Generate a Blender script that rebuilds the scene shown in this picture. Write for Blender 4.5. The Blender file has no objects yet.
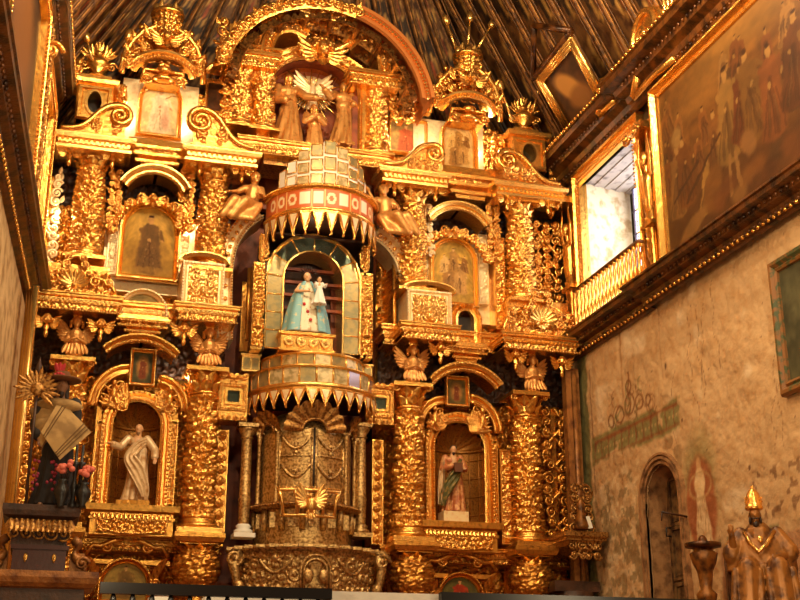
import bpy, math, random
import numpy as np
from mathutils import Matrix, Vector
PI = math.pi
rng = np.random.default_rng(7)
random.seed(7)
C = bpy.context.scene.collection
sc = bpy.context.scene

# ------------------------------------------------------------------ camera
CAM = np.array([0.681, -23.0, 1.7])
FPX = 1215.04
YAW, PIT, ROL = 0.28279, 0.332466, 0.000357
_f = np.array([math.sin(YAW)*math.cos(PIT), math.cos(YAW)*math.cos(PIT), math.sin(PIT)])
_r = np.array([math.cos(YAW), -math.sin(YAW), 0.0]); _u = np.cross(_r, _f)
_R = math.cos(ROL)*_r+math.sin(ROL)*_u; _U = -math.sin(ROL)*_r+math.cos(ROL)*_u
cd = bpy.data.cameras.new('camera'); cam = bpy.data.objects.new('camera', cd); C.objects.link(cam)
m = Matrix.Identity(4)
for i in range(3):
    m[i][0] = _R[i]; m[i][1] = _U[i]; m[i][2] = -_f[i]; m[i][3] = CAM[i]
cam.matrix_world = m
cd.lens = FPX/800*36; cd.sensor_width = 36; cd.clip_end = 200; cd.clip_start = .05
sc.camera = cam

def P(px, py, Y=0.0):
    """measured point of the photograph on the vertical plane y = Y"""
    d = _f*FPX+_R*(px-400)-_U*(py-300)
    return CAM+d*((Y-CAM[1])/d[1])
def PX(px, py, X):
    d = _f*FPX+_R*(px-400)-_U*(py-300)
    return CAM+d*((X-CAM[0])/d[0])
def RC(x0, y0, x1, y1, Y=0.0):
    """box in the photo -> centre x, bottom z, width, height in metres on plane y=Y"""
    mx, my = (x0+x1)/2, (y0+y1)/2
    a, b = P(x0, my, Y), P(x1, my, Y); t, u = P(mx, y0, Y), P(mx, y1, Y)
    return u[0]*.5+t[0]*.5, u[2], b[0]-a[0], t[2]-u[2]

# ------------------------------------------------------------------ mesh builder
class MB:
    def __init__(s): s.V = []; s.F = []; s.n = 0; s.col = []
    def add(s, V, F, mi=0, sm=True, col=None):
        V = np.asarray(V, float).reshape(-1, 3)
        F = np.asarray(F, np.int64)
        s.V.append(V); s.F.append((F+s.n, mi, sm)); s.n += len(V)
        s.col.append(col if col is not None else np.ones((len(V), 3)))
        return s
    def merge(s, o, loc=(0, 0, 0), rot=None, sc=1.0, mi=None):
        if not o.V: return s
        V = np.concatenate(o.V)*np.asarray(sc)
        if rot is not None: V = V@np.array(rot).T
        V = V+np.asarray(loc, float)
        sgn = np.prod(np.ones(3)*np.asarray(sc)) < 0
        s.V.append(V); s.col.append(np.concatenate(o.col))
        for F, m_, sm in o.F: s.F.append(((F[:, ::-1] if sgn else F)+s.n, m_ if mi is None else mi, sm))
        s.n += len(V); return s
    def mesh(s, name, mats):
        V = np.concatenate(s.V); me = bpy.data.meshes.new(name)
        me.vertices.add(len(V)); me.vertices.foreach_set('co', V.ravel())
        loops = []; tot = []; mi = []; smo = []
        for F, m_, sm in s.F:
            if len(F) == 0: continue
            loops.append(F.ravel()); tot.append(np.full(len(F), F.shape[1]))
            mi.append(np.full(len(F), m_)); smo.append(np.full(len(F), sm))
        loops = np.concatenate(loops); tot = np.concatenate(tot)
        me.loops.add(len(loops)); me.loops.foreach_set('vertex_index', loops.astype(np.int32))
        me.polygons.add(len(tot))
        st = np.concatenate([[0], np.cumsum(tot)[:-1]])
        me.polygons.foreach_set('loop_start', st.astype(np.int32))
        me.polygons.foreach_set('loop_total', tot.astype(np.int32))
        me.polygons.foreach_set('material_index', np.concatenate(mi).astype(np.int32))
        me.polygons.foreach_set('use_smooth', np.concatenate(smo).astype(bool))
        me.update(calc_edges=True); me.validate()
        cc = np.concatenate(s.col)
        if (cc != 1).any():
            a = me.color_attributes.new('Col', 'FLOAT_COLOR', 'POINT')
            a.data.foreach_set('color', np.c_[cc, np.ones(len(cc))].astype(np.float32).ravel())
        for m_ in (mats if isinstance(mats, (list, tuple)) else [mats]): me.materials.append(m_)
        return me

def O(name, mb, mats, parent=None, loc=None, remesh=None):
    me = mb.mesh(name, mats)
    o = bpy.data.objects.new(name, me); C.objects.link(o)
    if remesh:
        md = o.modifiers.new('r', 'REMESH'); md.mode = 'VOXEL'; md.voxel_size = remesh; md.use_smooth_shade = True
        s_ = o.modifiers.new('s', 'SMOOTH'); s_.iterations = 2; s_.factor = .4
        dg = bpy.context.evaluated_depsgraph_get()
        nm = bpy.data.meshes.new_from_object(o.evaluated_get(dg)); o.modifiers.clear()
        o.data = nm; bpy.data.meshes.remove(me); nm.name = name
        if not nm.materials: nm.materials.append(mats if not isinstance(mats, (list, tuple)) else mats[0])
    if parent is not None: o.parent = parent
    if loc is not None: o.location = loc
    return o
def tag(o, label, cat, group=None):
    o['label'] = label; o['category'] = cat
    if group: o['group'] = group
    return o
def T(name, label, cat, loc, group=None, rz=0):
    o = bpy.data.objects.new(name, None); C.objects.link(o); o.location = loc; o.rotation_euler = (0, 0, rz)
    o.empty_display_size = .1
    return tag(o, label, cat, group)
def S(name, mb, mats):
    o = O(name, mb, mats); o['kind'] = 'structure'; return o
def dup(root, loc, label, group=None, mirror=False):
    r = root.copy(); C.objects.link(r); r.location = loc; r['label'] = label
    if group: r['group'] = group
    if mirror: r.scale = (-1, 1, 1)
    for ch in list(root.children):
        c = ch.copy(); C.objects.link(c); c.parent = r
        for g in ch.children:
            d = g.copy(); C.objects.link(d); d.parent = c
    return r

# ------------------------------------------------------------------ primitives
def gfaces(r, c, wr=False, wc=False):
    i = np.arange(r if wr else r-1)[:, None]; j = np.arange(c if wc else c-1)[None]
    a = i*c+j; b = i*c+(j+1) % c; d = ((i+1) % r)*c+j; e = ((i+1) % r)*c+(j+1) % c
    return np.stack([a+0*b, b, e, d], -1).reshape(-1, 4)
def grid(mb, X, Y, Z, wr=False, wc=False, mi=0, sm=True, col=None, flip=False):
    X, Y, Z = np.broadcast_arrays(X, Y, Z); F = gfaces(X.shape[0], X.shape[1], wr, wc)
    if flip: F = F[:, ::-1]
    return mb.add(np.stack([X, Y, Z], -1).reshape(-1, 3), F, mi, sm, col)
_BF = np.array([[0, 3, 2, 1], [4, 5, 6, 7], [0, 1, 5, 4], [1, 2, 6, 5], [2, 3, 7, 6], [3, 0, 4, 7]])
def box(mb, x0, x1, y0, y1, z0, z1, mi=0):
    return mb.add([[x0, y0, z0], [x1, y0, z0], [x1, y1, z0], [x0, y1, z0], [x0, y0, z1], [x1, y0, z1], [x1, y1, z1], [x0, y1, z1]], _BF, mi, False)
def cbox(mb, c, s, mi=0):
    return box(mb, c[0]-s[0]/2, c[0]+s[0]/2, c[1]-s[1]/2, c[1]+s[1]/2, c[2]-s[2]/2, c[2]+s[2]/2, mi)
def ell(mb, c, r, nu=10, nv=7, mi=0, rot=None):
    r = np.ones(3)*r
    th = np.linspace(0, 2*PI, nu, endpoint=False)[None]; ph = np.linspace(-PI/2, PI/2, nv)[:, None]
    ph = np.clip(ph, -PI/2+.02, PI/2-.02)
    V = np.stack([np.cos(ph)*np.cos(th)*r[0], np.cos(ph)*np.sin(th)*r[1], np.sin(ph)*r[2]+0*th], -1).reshape(-1, 3)
    if rot is not None: V = V@np.array(rot).T
    F = gfaces(nv, nu, False, True)
    mb.add(V+np.asarray(c), F, mi)
    b = mb.n-len(V)
    mb.F.append((np.array([[b+i for i in range(nu)][::-1]]), mi, True)); mb.F.append((np.array([[b+(nv-1)*nu+i for i in range(nu)]]), mi, True))
    return mb
def tube(mb, pts, rad, n=6, mi=0, cap=True, squash=None):
    pts = np.asarray(pts, float); N = len(pts); rad = np.ones(N)*rad
    t = np.gradient(pts, axis=0); t /= np.linalg.norm(t, axis=1)[:, None]+1e-9
    ref = np.array([0, 1., 0]) if abs(t[:, 1]).mean() < .8 else np.array([1., 0, 0])
    a = np.cross(t, ref); a /= np.linalg.norm(a, axis=1)[:, None]+1e-9; b = np.cross(t, a)
    th = np.linspace(0, 2*PI, n, endpoint=False)
    sq = 1 if squash is None else squash
    V = pts[:, None]+rad[:, None, None]*(np.cos(th)[None, :, None]*a[:, None]+sq*np.sin(th)[None, :, None]*b[:, None])
    mb.add(V.reshape(-1, 3), gfaces(N, n, False, True)[:, ::-1], mi)
    if cap:
        s0 = mb.n-N*n
        mb.F.append((np.array([[s0+i for i in range(n)]]), mi, True)); mb.F.append((np.array([[s0+(N-1)*n+i for i in range(n)][::-1]]), mi, True))
    return mb
def lathe(mb, prof, n=24, c=(0, 0, 0), mi=0, a0=0, a1=2*PI, sx=1, sy=1, fn=None, cap=True, sm=True):
    prof = np.array(prof, float); full = abs(a1-a0-2*PI) < 1e-6
    th = np.linspace(a0, a1, n, endpoint=not full)[None]
    r = prof[:, 0][:, None]+0*th; z = prof[:, 1][:, None]+0*th
    if fn is not None: r = fn(r, th+0*r, z)
    grid(mb, c[0]+sx*r*np.cos(th), c[1]+sy*r*np.sin(th), c[2]+z, False, full, mi, sm)
    if cap and full:
        s0 = mb.n-r.size
        mb.F.append((np.array([[s0+i for i in range(n)][::-1]]), mi, False))
        mb.F.append((np.array([[s0+(len(prof)-1)*n+i for i in range(n)]]), mi, False))
    return mb
def resamp(path, step, closed=False):
    path = np.asarray(path, float)
    d = np.r_[0, np.cumsum(np.linalg.norm(np.diff(path, axis=0), axis=1))]
    n = max(2, int(round(d[-1]/step))+1); s = np.linspace(0, d[-1], n)
    return np.stack([np.interp(s, d, path[:, k]) for k in range(3)], -1)
def mold(mb, path, prof, B=(0, -1, 0), flip=False, mi=0, sm=False, closed=False):
    """sweep a profile [(outward, along B)] along a path"""
    path = np.asarray(path, float); B = np.asarray(B, float); N = len(path)
    seg = np.diff(path, axis=0)
    if closed: seg = np.vstack([seg, path[0]-path[-1]])
    seg = seg/(np.linalg.norm(seg, axis=1)[:, None]+1e-12)
    nn = np.cross(B, seg); nn /= np.linalg.norm(nn, axis=1)[:, None]+1e-12
    if flip: nn = -nn
    if closed: A = nn; Bq = np.roll(nn, 1, axis=0)
    else: A = np.vstack([nn, nn[-1]]); Bq = np.vstack([nn[0], nn])
    nv = A+Bq; nv /= np.linalg.norm(nv, axis=1)[:, None]+1e-12
    k = 1/np.clip((nv*A).sum(1), .35, 1)
    prof = np.asarray(prof, float)
    V = path[:, None]+prof[None, :, :1]*(nv*k[:, None])[:, None]+prof[None, :, 1:]*B[None, None]
    F = gfaces(N, len(prof), closed, False)
    if flip: F = F[:, ::-1]
    mb.add(V.reshape(-1, 3), F, mi, sm); return mb
def beads(mb, path, step, r, mi=0, sq=1.0, nu=6, nv=4):
    t = MB(); ell(t, (0, 0, 0), (r, r*sq, r), nu, nv, mi)
    for p in resamp(path, step): mb.merge(t, p)
    return mb
def dents(mb, path, step, s, mi=0):
    for p in resamp(path, step): cbox(mb, p, s, mi)
    return mb
def arc(cx, cz, r, a0, a1, n=20, y=0, rz=None):
    t = np.linspace(a0, a1, n); rz = r if rz is None else rz
    return np.stack([cx+r*np.cos(t), 0*t+y, cz+rz*np.sin(t)], -1)
def archpath(w, h, y=0, n=18, rise=None):
    r = w/2; rise = r if rise is None else rise
    a = arc(0, h-rise, r, PI, 0, n, y, rise)
    return np.vstack([[[-r, y, 0]], a, [[r, y, 0]]])
def scroll(mb, cx, cz, r, turns=1.6, hand=1, th=.02, y=0, a0=0, mi=0, n=18):
    t = np.linspace(0, 1, n); a = a0+hand*turns*2*PI*t; rr = r*(1-t*.86)
    p = np.stack([cx+rr*np.cos(a), y-.5*th*t*2, cz+rr*np.sin(a)], -1)
    tube(mb, p, th*(1-.35*t), 5, mi); ell(mb, p[-1], th*1.3, 6, 4, mi); return mb
def leaf(mb, base, ang, L, W, curl=.3, mi=0, lobes=4, roll=0):
    t = np.linspace(0, 1, 9)[:, None]; s = np.linspace(-1, 1, 5)[None]
    w = W*(np.sin(PI*np.clip(t, .04, .97))**.6)*(1+.28*np.sin(lobes*2*PI*t))*.5
    x = s*w; z = t*L*(1-.15*curl*t)
    y = -curl*L*t**2*.8-.25*W*(1-np.abs(s))+.0*s
    ca, sa = math.cos(ang-PI/2), math.sin(ang-PI/2)
    grid(mb, base[0]+x*ca-z*sa, base[1]+y+0*x, base[2]+x*sa+z*ca, mi=mi); return mb
def rinceau(u, v, cell=.16, seed=0, sharp=1.0):
    """height 0..1 of carved scrollwork"""
    ci = np.floor(u/cell); cj = np.floor(v/(cell*.87))
    best = np.full(u.shape, 9.); H = np.zeros(u.shape)
    for di in (-1, 0, 1):
        for dj in (-1, 0, 1):
            i = ci+di; j = cj+dj
            h1 = np.abs(np.sin(i*12.9898+j*78.233+seed*3.7)*43758.5453) % 1
            h2 = np.abs(np.sin(i*39.346+j*11.135+seed*1.3)*24634.6345) % 1
            x = (i+.5+.5*(j % 2)-.25+.22*(h1-.5))*cell; z = (j+.5+.22*(h2-.5))*cell*.87
            d = np.hypot(u-x, v-z)/cell; a = np.arctan2(v-z, u-x)
            hand = np.where((i+j) % 2 == 0, 1, -1)
            ph = a*hand+d*11+h1*6.28
            hh = np.clip(.5+.62*np.cos(ph), 0, 1)*np.clip(1.25-1.5*d, 0, 1)+np.exp(-(d*7)**2)*.7
            hh += .16*np.clip(np.cos(7*a+3*d), 0, 1)*np.clip(1-abs(d-.45)*5, 0, 1)
            m_ = d < best; H = np.where(m_, hh, H); best = np.where(m_, d, best)
    H = np.clip((H-.22)*1.9, 0, 1); return H*H*(3-2*H)*.85+.15*H
def panel(mb, x0, x1, z0, z1, y=0, dep=.05, cell=.16, seed=0, res=.022, mi=0, sym=True, border=0):
    nx = max(3, int((x1-x0)/res)); nz = max(3, int((z1-z0)/res))
    X, Z = np.meshgrid(np.linspace(x0, x1, nx), np.linspace(z0, z1, nz)); mx = (x0+x1)/2
    h = rinceau(np.abs(X-mx) if sym else X, Z, cell, seed)
    if border:
        e = np.minimum(np.minimum(X-x0, x1-X), np.minimum(Z-z0, z1-Z))
        h = np.where(e < border, .9*np.sqrt(np.clip(1-((e-border/2)/(border/2))**2, 0, 1)), h)
    grid(mb, X, y-dep*h, Z, mi=mi); return mb
def filler(mb, w, z0, z1, cell, th, seed=0, y=0, prof=None, mi=0, leaves=True, dens=1.0, sym=True):
    """openwork carving, mirrored about x = 0; prof(t)->half width factor"""
    rg = np.random.default_rng(seed); nz = max(1, int((z1-z0)/(cell*.9)))
    t = MB()
    for k in range(nz):
        z = z0+(k+.5)*(z1-z0)/nz; hw = w/2*(prof((z-z0)/(z1-z0)) if prof else 1)
        nx = max(1, int(hw/cell)) if sym else max(1, int(2*hw/cell))
        for i in range(nx):
            if rg.random() > dens: continue
            x = (i+.5)*hw/nx if sym else -hw+(i+.5)*2*hw/nx
            x += (rg.random()-.5)*cell*.3; zz = z+(rg.random()-.5)*cell*.3
            r = cell*(.42+.2*rg.random())
            scroll(t, x, zz, r, 1.2+.5*rg.random(), 1 if rg.random() < .5 else -1, th*(.8+.4*rg.random()), y-.02*rg.random(), rg.random()*6.28)
            if leaves:
                leaf(t, (x+(rg.random()-.5)*cell, y, zz+(rg.random()-.5)*cell), rg.random()*6.28, cell*.75, cell*.42, .5)
    mb.merge(t, mi=mi)
    if sym: mb.merge(t, sc=(-1, 1, 1), mi=mi)
    return mb
def lin(c):
    if isinstance(c, str): c = [int(c[i:i+2], 16)/255 for i in (0, 2, 4)]
    c = np.asarray(c, float); return np.where(c <= .04045, c/12.92, ((c+.055)/1.055)**2.4)

# ------------------------------------------------------------------ materials
def mat(name, col, rough=.4, metal=0., bump=None, mix=None, spec=None, emit=None, attr=False, trans=0, wave=None):
    m_ = bpy.data.materials.new(name); m_.use_nodes = True; nt = m_.node_tree; N = nt.nodes; L = nt.links
    b = N['Principled BSDF']; b.inputs['Roughness'].default_value = rough; b.inputs['Metallic'].default_value = metal
    b.inputs['Base Color'].default_value = (*col, 1)
    if spec is not None: b.inputs['Specular IOR Level'].default_value = spec
    if trans: b.inputs['Transmission Weight'].default_value = trans
    if emit: b.inputs['Emission Color'].default_value = (*emit[0], 1); b.inputs['Emission Strength'].default_value = emit[1]
    tc = N.new('ShaderNodeTexCoord'); src = None
    if attr:
        at = N.new('ShaderNodeAttribute'); at.attribute_name = 'Col'; src = at.outputs['Color']
        L.new(src, b.inputs['Base Color'])
    if mix:
        c2, scale, lo, hi = mix
        n_ = N.new('ShaderNodeTexNoise'); n_.inputs['Scale'].default_value = scale; n_.inputs['Detail'].default_value = 6
        L.new(tc.outputs['Object'], n_.inputs['Vector'])
        mr = N.new('ShaderNodeMapRange'); mr.inputs[1].default_value = lo; mr.inputs[2].default_value = hi
        L.new(n_.outputs['Fac'], mr.inputs[0])
        mx = N.new('ShaderNodeMix'); mx.data_type = 'RGBA'
        L.new(mr.outputs[0], mx.inputs[0])
        if src is not None: L.new(src, mx.inputs[6])
        else: mx.inputs[6].default_value = (*col, 1)
        mx.inputs[7].default_value = (*c2, 1)
        if attr: mx.blend_type = 'MULTIPLY'
        L.new(mx.outputs[2], b.inputs['Base Color'])
    if bump:
        last = None
        for (sca, st, dist) in bump:
            n_ = N.new('ShaderNodeTexNoise'); n_.inputs['Scale'].default_value = sca; n_.inputs['Detail'].default_value = 4
            L.new(tc.outputs['Object'], n_.inputs['Vector'])
            bp = N.new('ShaderNodeBump'); bp.inputs['Strength'].default_value = st; bp.inputs['Distance'].default_value = dist
            L.new(n_.outputs['Fac'], bp.inputs['Height'])
            if last is not None: L.new(last, bp.inputs['Normal'])
            last = bp.outputs[0]
        L.new(last, b.inputs['Normal'])
    return m_
BOLE = (.38, .10, .02)
GB = [(40, .25, .008), (11, .35, .03)]
gold = mat('gold_leaf', (.94, .50, .11), .27, .95, GB, (BOLE, 14, .54, .80))
gold2 = mat('aged_gold', (.80, .39, .075), .3, .92, GB, ((.20, .055, .012), 14, .5, .8))
goldf = mat('matte_carved_gold', (.74, .36, .10), .38, .6, [(30, .25, .01)], ((.35, .12, .025), 9, .5, .8))
goldp = mat('smooth_gold', (.98, .60, .17), .25, .92, [(70, .25, .01)], (BOLE, 10, .6, .9))
pale = mat('pale_gilt', (.97, .78, .45), .36, .45, [(40, .3, .01)], ((.85, .5, .2), 14, .5, .8))
dgold = mat('dark_bronze_gold', (.55, .28, .075), .38, .8, GB, ((.12, .04, .012), 25, .42, .65))
wood = mat('gilded_brown_wood', (.40, .16, .04), .42, .35, [(30, .4, .02)], ((.12, .035, .01), 6, .4, .7))
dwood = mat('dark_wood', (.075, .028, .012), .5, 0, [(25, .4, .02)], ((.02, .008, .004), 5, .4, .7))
red = mat('red_brown_panel', (.32, .07, .02), .5, .1, [(20, .3, .02)], ((.12, .025, .01), 3, .4, .7))
black = mat('black_paint', (.012, .009, .008), .35)
mirr = mat('old_mirror', (.46, .33, .13), .25, .45, [(18, .2, .02)], ((.30, .26, .13), 9, .45, .6))
mirrg = mat('green_mirror', (.20, .26, .19), .12, .8, [(15, .1, .02)], ((.1, .12, .08), 5, .45, .65))
mirrp = mat('pale_mirror_foil', (.78, .62, .34), .25, .35, [(28, .35, .02)], ((.42, .33, .15), 10, .45, .6))
silver = mat('gilt_silver', (.70, .45, .17), .34, .8, [(45, .45, .012), (9, .4, .03)], ((.26, .13, .04), 22, .42, .62))
white = mat('white_cloth', (.82, .76, .66), .8, 0, [(30, .3, .01)])
whitep = mat('white_paint', (.88, .84, .74), .5, 0, [(50, .2, .005)])
canvas = mat('painted_canvas', (1, 1, 1), .62, 0, [(60, .25, .006), (6, .2, .02)], None, attr=True, spec=.2)
plaster = mat('painted_plaster', (1, 1, 1), .9, 0, [(14, .45, .03), (2.2, .6, .06), (60, .3, .01)], ((.86, .76, .62), 5, .45, .75), attr=True)
skin = mat('painted_skin', (.62, .33, .18), .4)
brownskin = mat('brown_painted_skin', (.26, .12, .06), .4)

# ------------------------------------------------------------------ carved kit
def bead_arch(mb, path, off, y, step=.07, r=.022, mi=0):
    """beads offset outward from a path in the xz plane"""
    p = resamp(path, step); t = np.gradient(p, axis=0); t /= np.linalg.norm(t, axis=1)[:, None]+1e-9
    nn = np.cross((0, -1, 0), t); q = p+nn*off; q[:, 1] = y
    s = MB(); ell(s, (0, 0, 0), (r, r*.8, r), 6, 4)
    for v in q: mb.merge(s, v, mi=mi)
def cherub(s=1.0):
    mb = MB()
    ell(mb, (0, -.06, 0), (.075, .075, .09), 10, 8); ell(mb, (0, -.135, -.005), (.014, .02, .02), 5, 4)
    for sx in (-1, 1):
        ell(mb, (sx*.03, -.125, -.03), (.03, .02, .025), 6, 4)
        for k in range(4): ell(mb, (sx*(.02+.025*k), -.06, .085-.03*k), (.034, .05, .034), 6, 4)
        for k in range(5):
            leaf(mb, (sx*.06, -.02, -.02-.02*k), PI/2-sx*(PI/2-.5+.25*k), .24-.025*k, .075, .15)
    leaf(mb, (0, -.03, -.07), -PI/2, .15, .1, .3)
    t = MB(); t.merge(mb, sc=s); return t
def make_column(H, Rr, seed, label, loc, name='carved_column', mt=None, cell=.17, group='carved gilded columns'):
    mt = mt or gold
    t = T(name, label, 'column', loc, group)
    b = MB(); q = Rr*1.38
    box(b, -q, q, -q, q, 0, .05*H*.6)
    lathe(b, [(Rr*1.3, .03*H), (Rr*1.36, .045*H), (Rr*1.28, .06*H), (Rr*1.08, .068*H), (Rr*1.2, .08*H), (Rr*1.02, .092*H)], 24)
    O('base', b, mt, t)
    s = MB(); z0, z1 = .09*H, .84*H; nz = int((z1-z0)/.022); n = max(36, int(2*PI*Rr/.024))
    zz = np.linspace(z0, z1, nz); tt = (zz-z0)/(z1-z0)
    rr = Rr*(1-.10*tt)
    def fn(r, th, z):
        u = th*Rr; h = rinceau(u, z+.12*np.sin(th*2)*0, cell*2*PI*Rr/(cell*round(2*PI*Rr/cell))/1.0, seed)
        band = np.exp(-((z-(z0+.36*(z1-z0)))/.035)**2)+np.exp(-((z-z0-.03)/.03)**2)+np.exp(-((z-z1+.03)/.03)**2)
        tw = .06*Rr*np.sin(2*th+z*6.)
        return r*.80+tw+.32*Rr*np.where(band > .3, 1.05*np.clip(band, 0, 1), h)
    lathe(s, np.c_[rr, zz], n, fn=fn, cap=False)
    O('shaft', s, mt, t)
    c = MB(); zc = .84*H; hc = .16*H
    lathe(c, [(Rr*.95, zc), (Rr*1.02, zc+.06*hc), (Rr*.86, zc+.12*hc), (Rr*.9, zc+.5*hc), (Rr*1.15, zc+.82*hc)], 20)
    for ring, (zz_, L_, k_) in enumerate([(zc+.1*hc, .42*hc, 8), (zc+.42*hc, .45*hc, 8)]):
        for i in range(k_):
            a = 2*PI*(i+.5*ring)/k_; l = MB(); leaf(l, (0, -Rr*.88, 0), PI/2, L_, Rr*.72, .55)
            ca, sa = math.cos(a), math.sin(a); c.merge(l, (0, 0, zz_), [[ca, -sa, 0], [sa, ca, 0], [0, 0, 1]])
    for sx in (-1, 1):
        scroll(c, sx*Rr*1.15, zc+.78*hc, Rr*.28, 1.4, sx, .02, -Rr*1.05)
    box(c, -Rr*1.35, Rr*1.35, -Rr*1.35, Rr*1.35, zc+.84*hc, zc+hc)
    O('capital', c, mt, t)
    return t
def entab(w, d, h, label, loc, name='cornice_block', mt=None, friezeseed=3, cat='cornice', group='projecting cornice blocks', fr=.35, leaves=True):
    """front face centre bottom at loc; runs back d"""
    mt = mt or gold; t = T(name, label, cat, loc, group); b = MB(); hw = w/2
    box(b, -hw, hw, 0.02, d, 0, h)
    path = [(-hw, d, 0), (-hw, 0, 0), (hw, 0, 0), (hw, d, 0)]
    o = .16*h+.05
    prof = [(-.02, 0), (.03, .0), (.035, .06*h), (.0, .1*h), (.0, fr*h+.04*h), (.03, fr*h+.08*h), (.03, .58*h), (.4*o, .62*h), (.45*o, .70*h), (.85*o, .76*h), (.85*o, .88*h), (o, .92*h), (o, h), (-.02, h)]
    mold(b, path, prof, B=(0, 0, 1), flip=True)
    O('moulding', b, mt, t)
    dd = MB(); s = .05 if h < .45 else .06
    dents(dd, [(-hw-.05, -.05, .55*h), (hw+.05, -.05, .55*h)], s*1.7, (s, .06, .12*h))
    for sx in (-1, 1): dents(dd, [(sx*(hw+.05), .02, .55*h), (sx*(hw+.05), d, .55*h)], s*1.7, (.06, s, .12*h))
    beads(dd, [(-hw-.04, -.045, .03*h), (hw+.04, -.045, .03*h)], .06, .026)
    O('dentil_band', dd, goldp if mt is gold else mt, t)
    f = MB(); panel(f, -hw+.02, hw-.02, .12*h, (fr+.02)*h, -.005, .05, max(.09, .26*h), friezeseed, .02)
    O('frieze', f, mt, t)
    return t
def volute_pediment(w, h, hand, label, loc, d=.45, mt=None):
    """S-scroll half pediment; the volute stands at the +x end for hand=1"""
    mt = mt or gold
    t = T('scroll_pediment', label, 'pediment', loc, 'scroll pediments of the attic')
    n = 24; s = np.linspace(0, 1, n); x = -w/2+s*w*.84; r = h*.3
    z = .16*h+(h*.84)*(1/(1+np.exp(-(s-.55)*9)))
    b = MB()
    top = np.stack([x, 0*x, z], -1)
    sp_t = np.linspace(0, 1, 30); a = PI/2-sp_t*2*PI*1.7; rr = r*(1-.85*sp_t); cx, cz = x[-1], z[-1]-r
    sp = np.stack([cx+rr*np.cos(a), -.03*sp_t, cz+rr*np.sin(a)], -1)
    full = np.vstack([top, sp[1:]])
    tube(b, full, np.r_[np.linspace(.05, .07, n), np.linspace(.07, .035, 29)], 8)
    tube(b, full+np.array([0, .12, 0]), .05, 6); 
    ell(b, sp[-1], .06, 8, 6)
    # body below the curve
    zt = np.r_[z, z[-1]]; xt = np.r_[x, x[-1]+r*.5]
    X = np.tile(xt, (2, 1)); Z = np.stack([0*zt, zt-.02]); grid(b, X, .03, Z, sm=False)
    grid(b, np.stack([xt, xt]), np.stack([0*xt+.03, 0*xt+d]), np.stack([zt, zt]), sm=False, flip=True)
    box(b, -w/2, w/2-.1, .04, d, 0, .14*h)
    l = MB(); 
    m_ = (s > .35); filler(l, w*.5, .1*h, .55*h, h*.22, .022, 5, 0)
    b.merge(l, (w*.16, -.01, 0))
    beads(b, top[:18]+np.array([0, -.04, -.07]), .07, .022)
    if hand < 0:
        q = MB(); q.merge(b, sc=(-1, 1, 1)); b = q
    O('scroll', b, mt, t)
    c = MB(); hw = w/2
    mold(c, [(-hw, d, 0), (-hw, 0, 0), (hw, 0, 0), (hw, d, 0)], [(0, -.3), (.06, -.3), (.06, -.24), (.03, -.2), (.03, -.14), (.12, -.1), (.14, -.03), (.14, 0), (0, 0)], B=(0, 0, 1), flip=True)
    box(c, -hw+.012, hw-.012, 0.012, d, -.29, -.005)
    dents(c, [(-hw, -.06, -.17), (hw, -.06, -.17)], .1, (.055, .06, .07))
    O('cornice', c, goldp, t)
    return t

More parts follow.
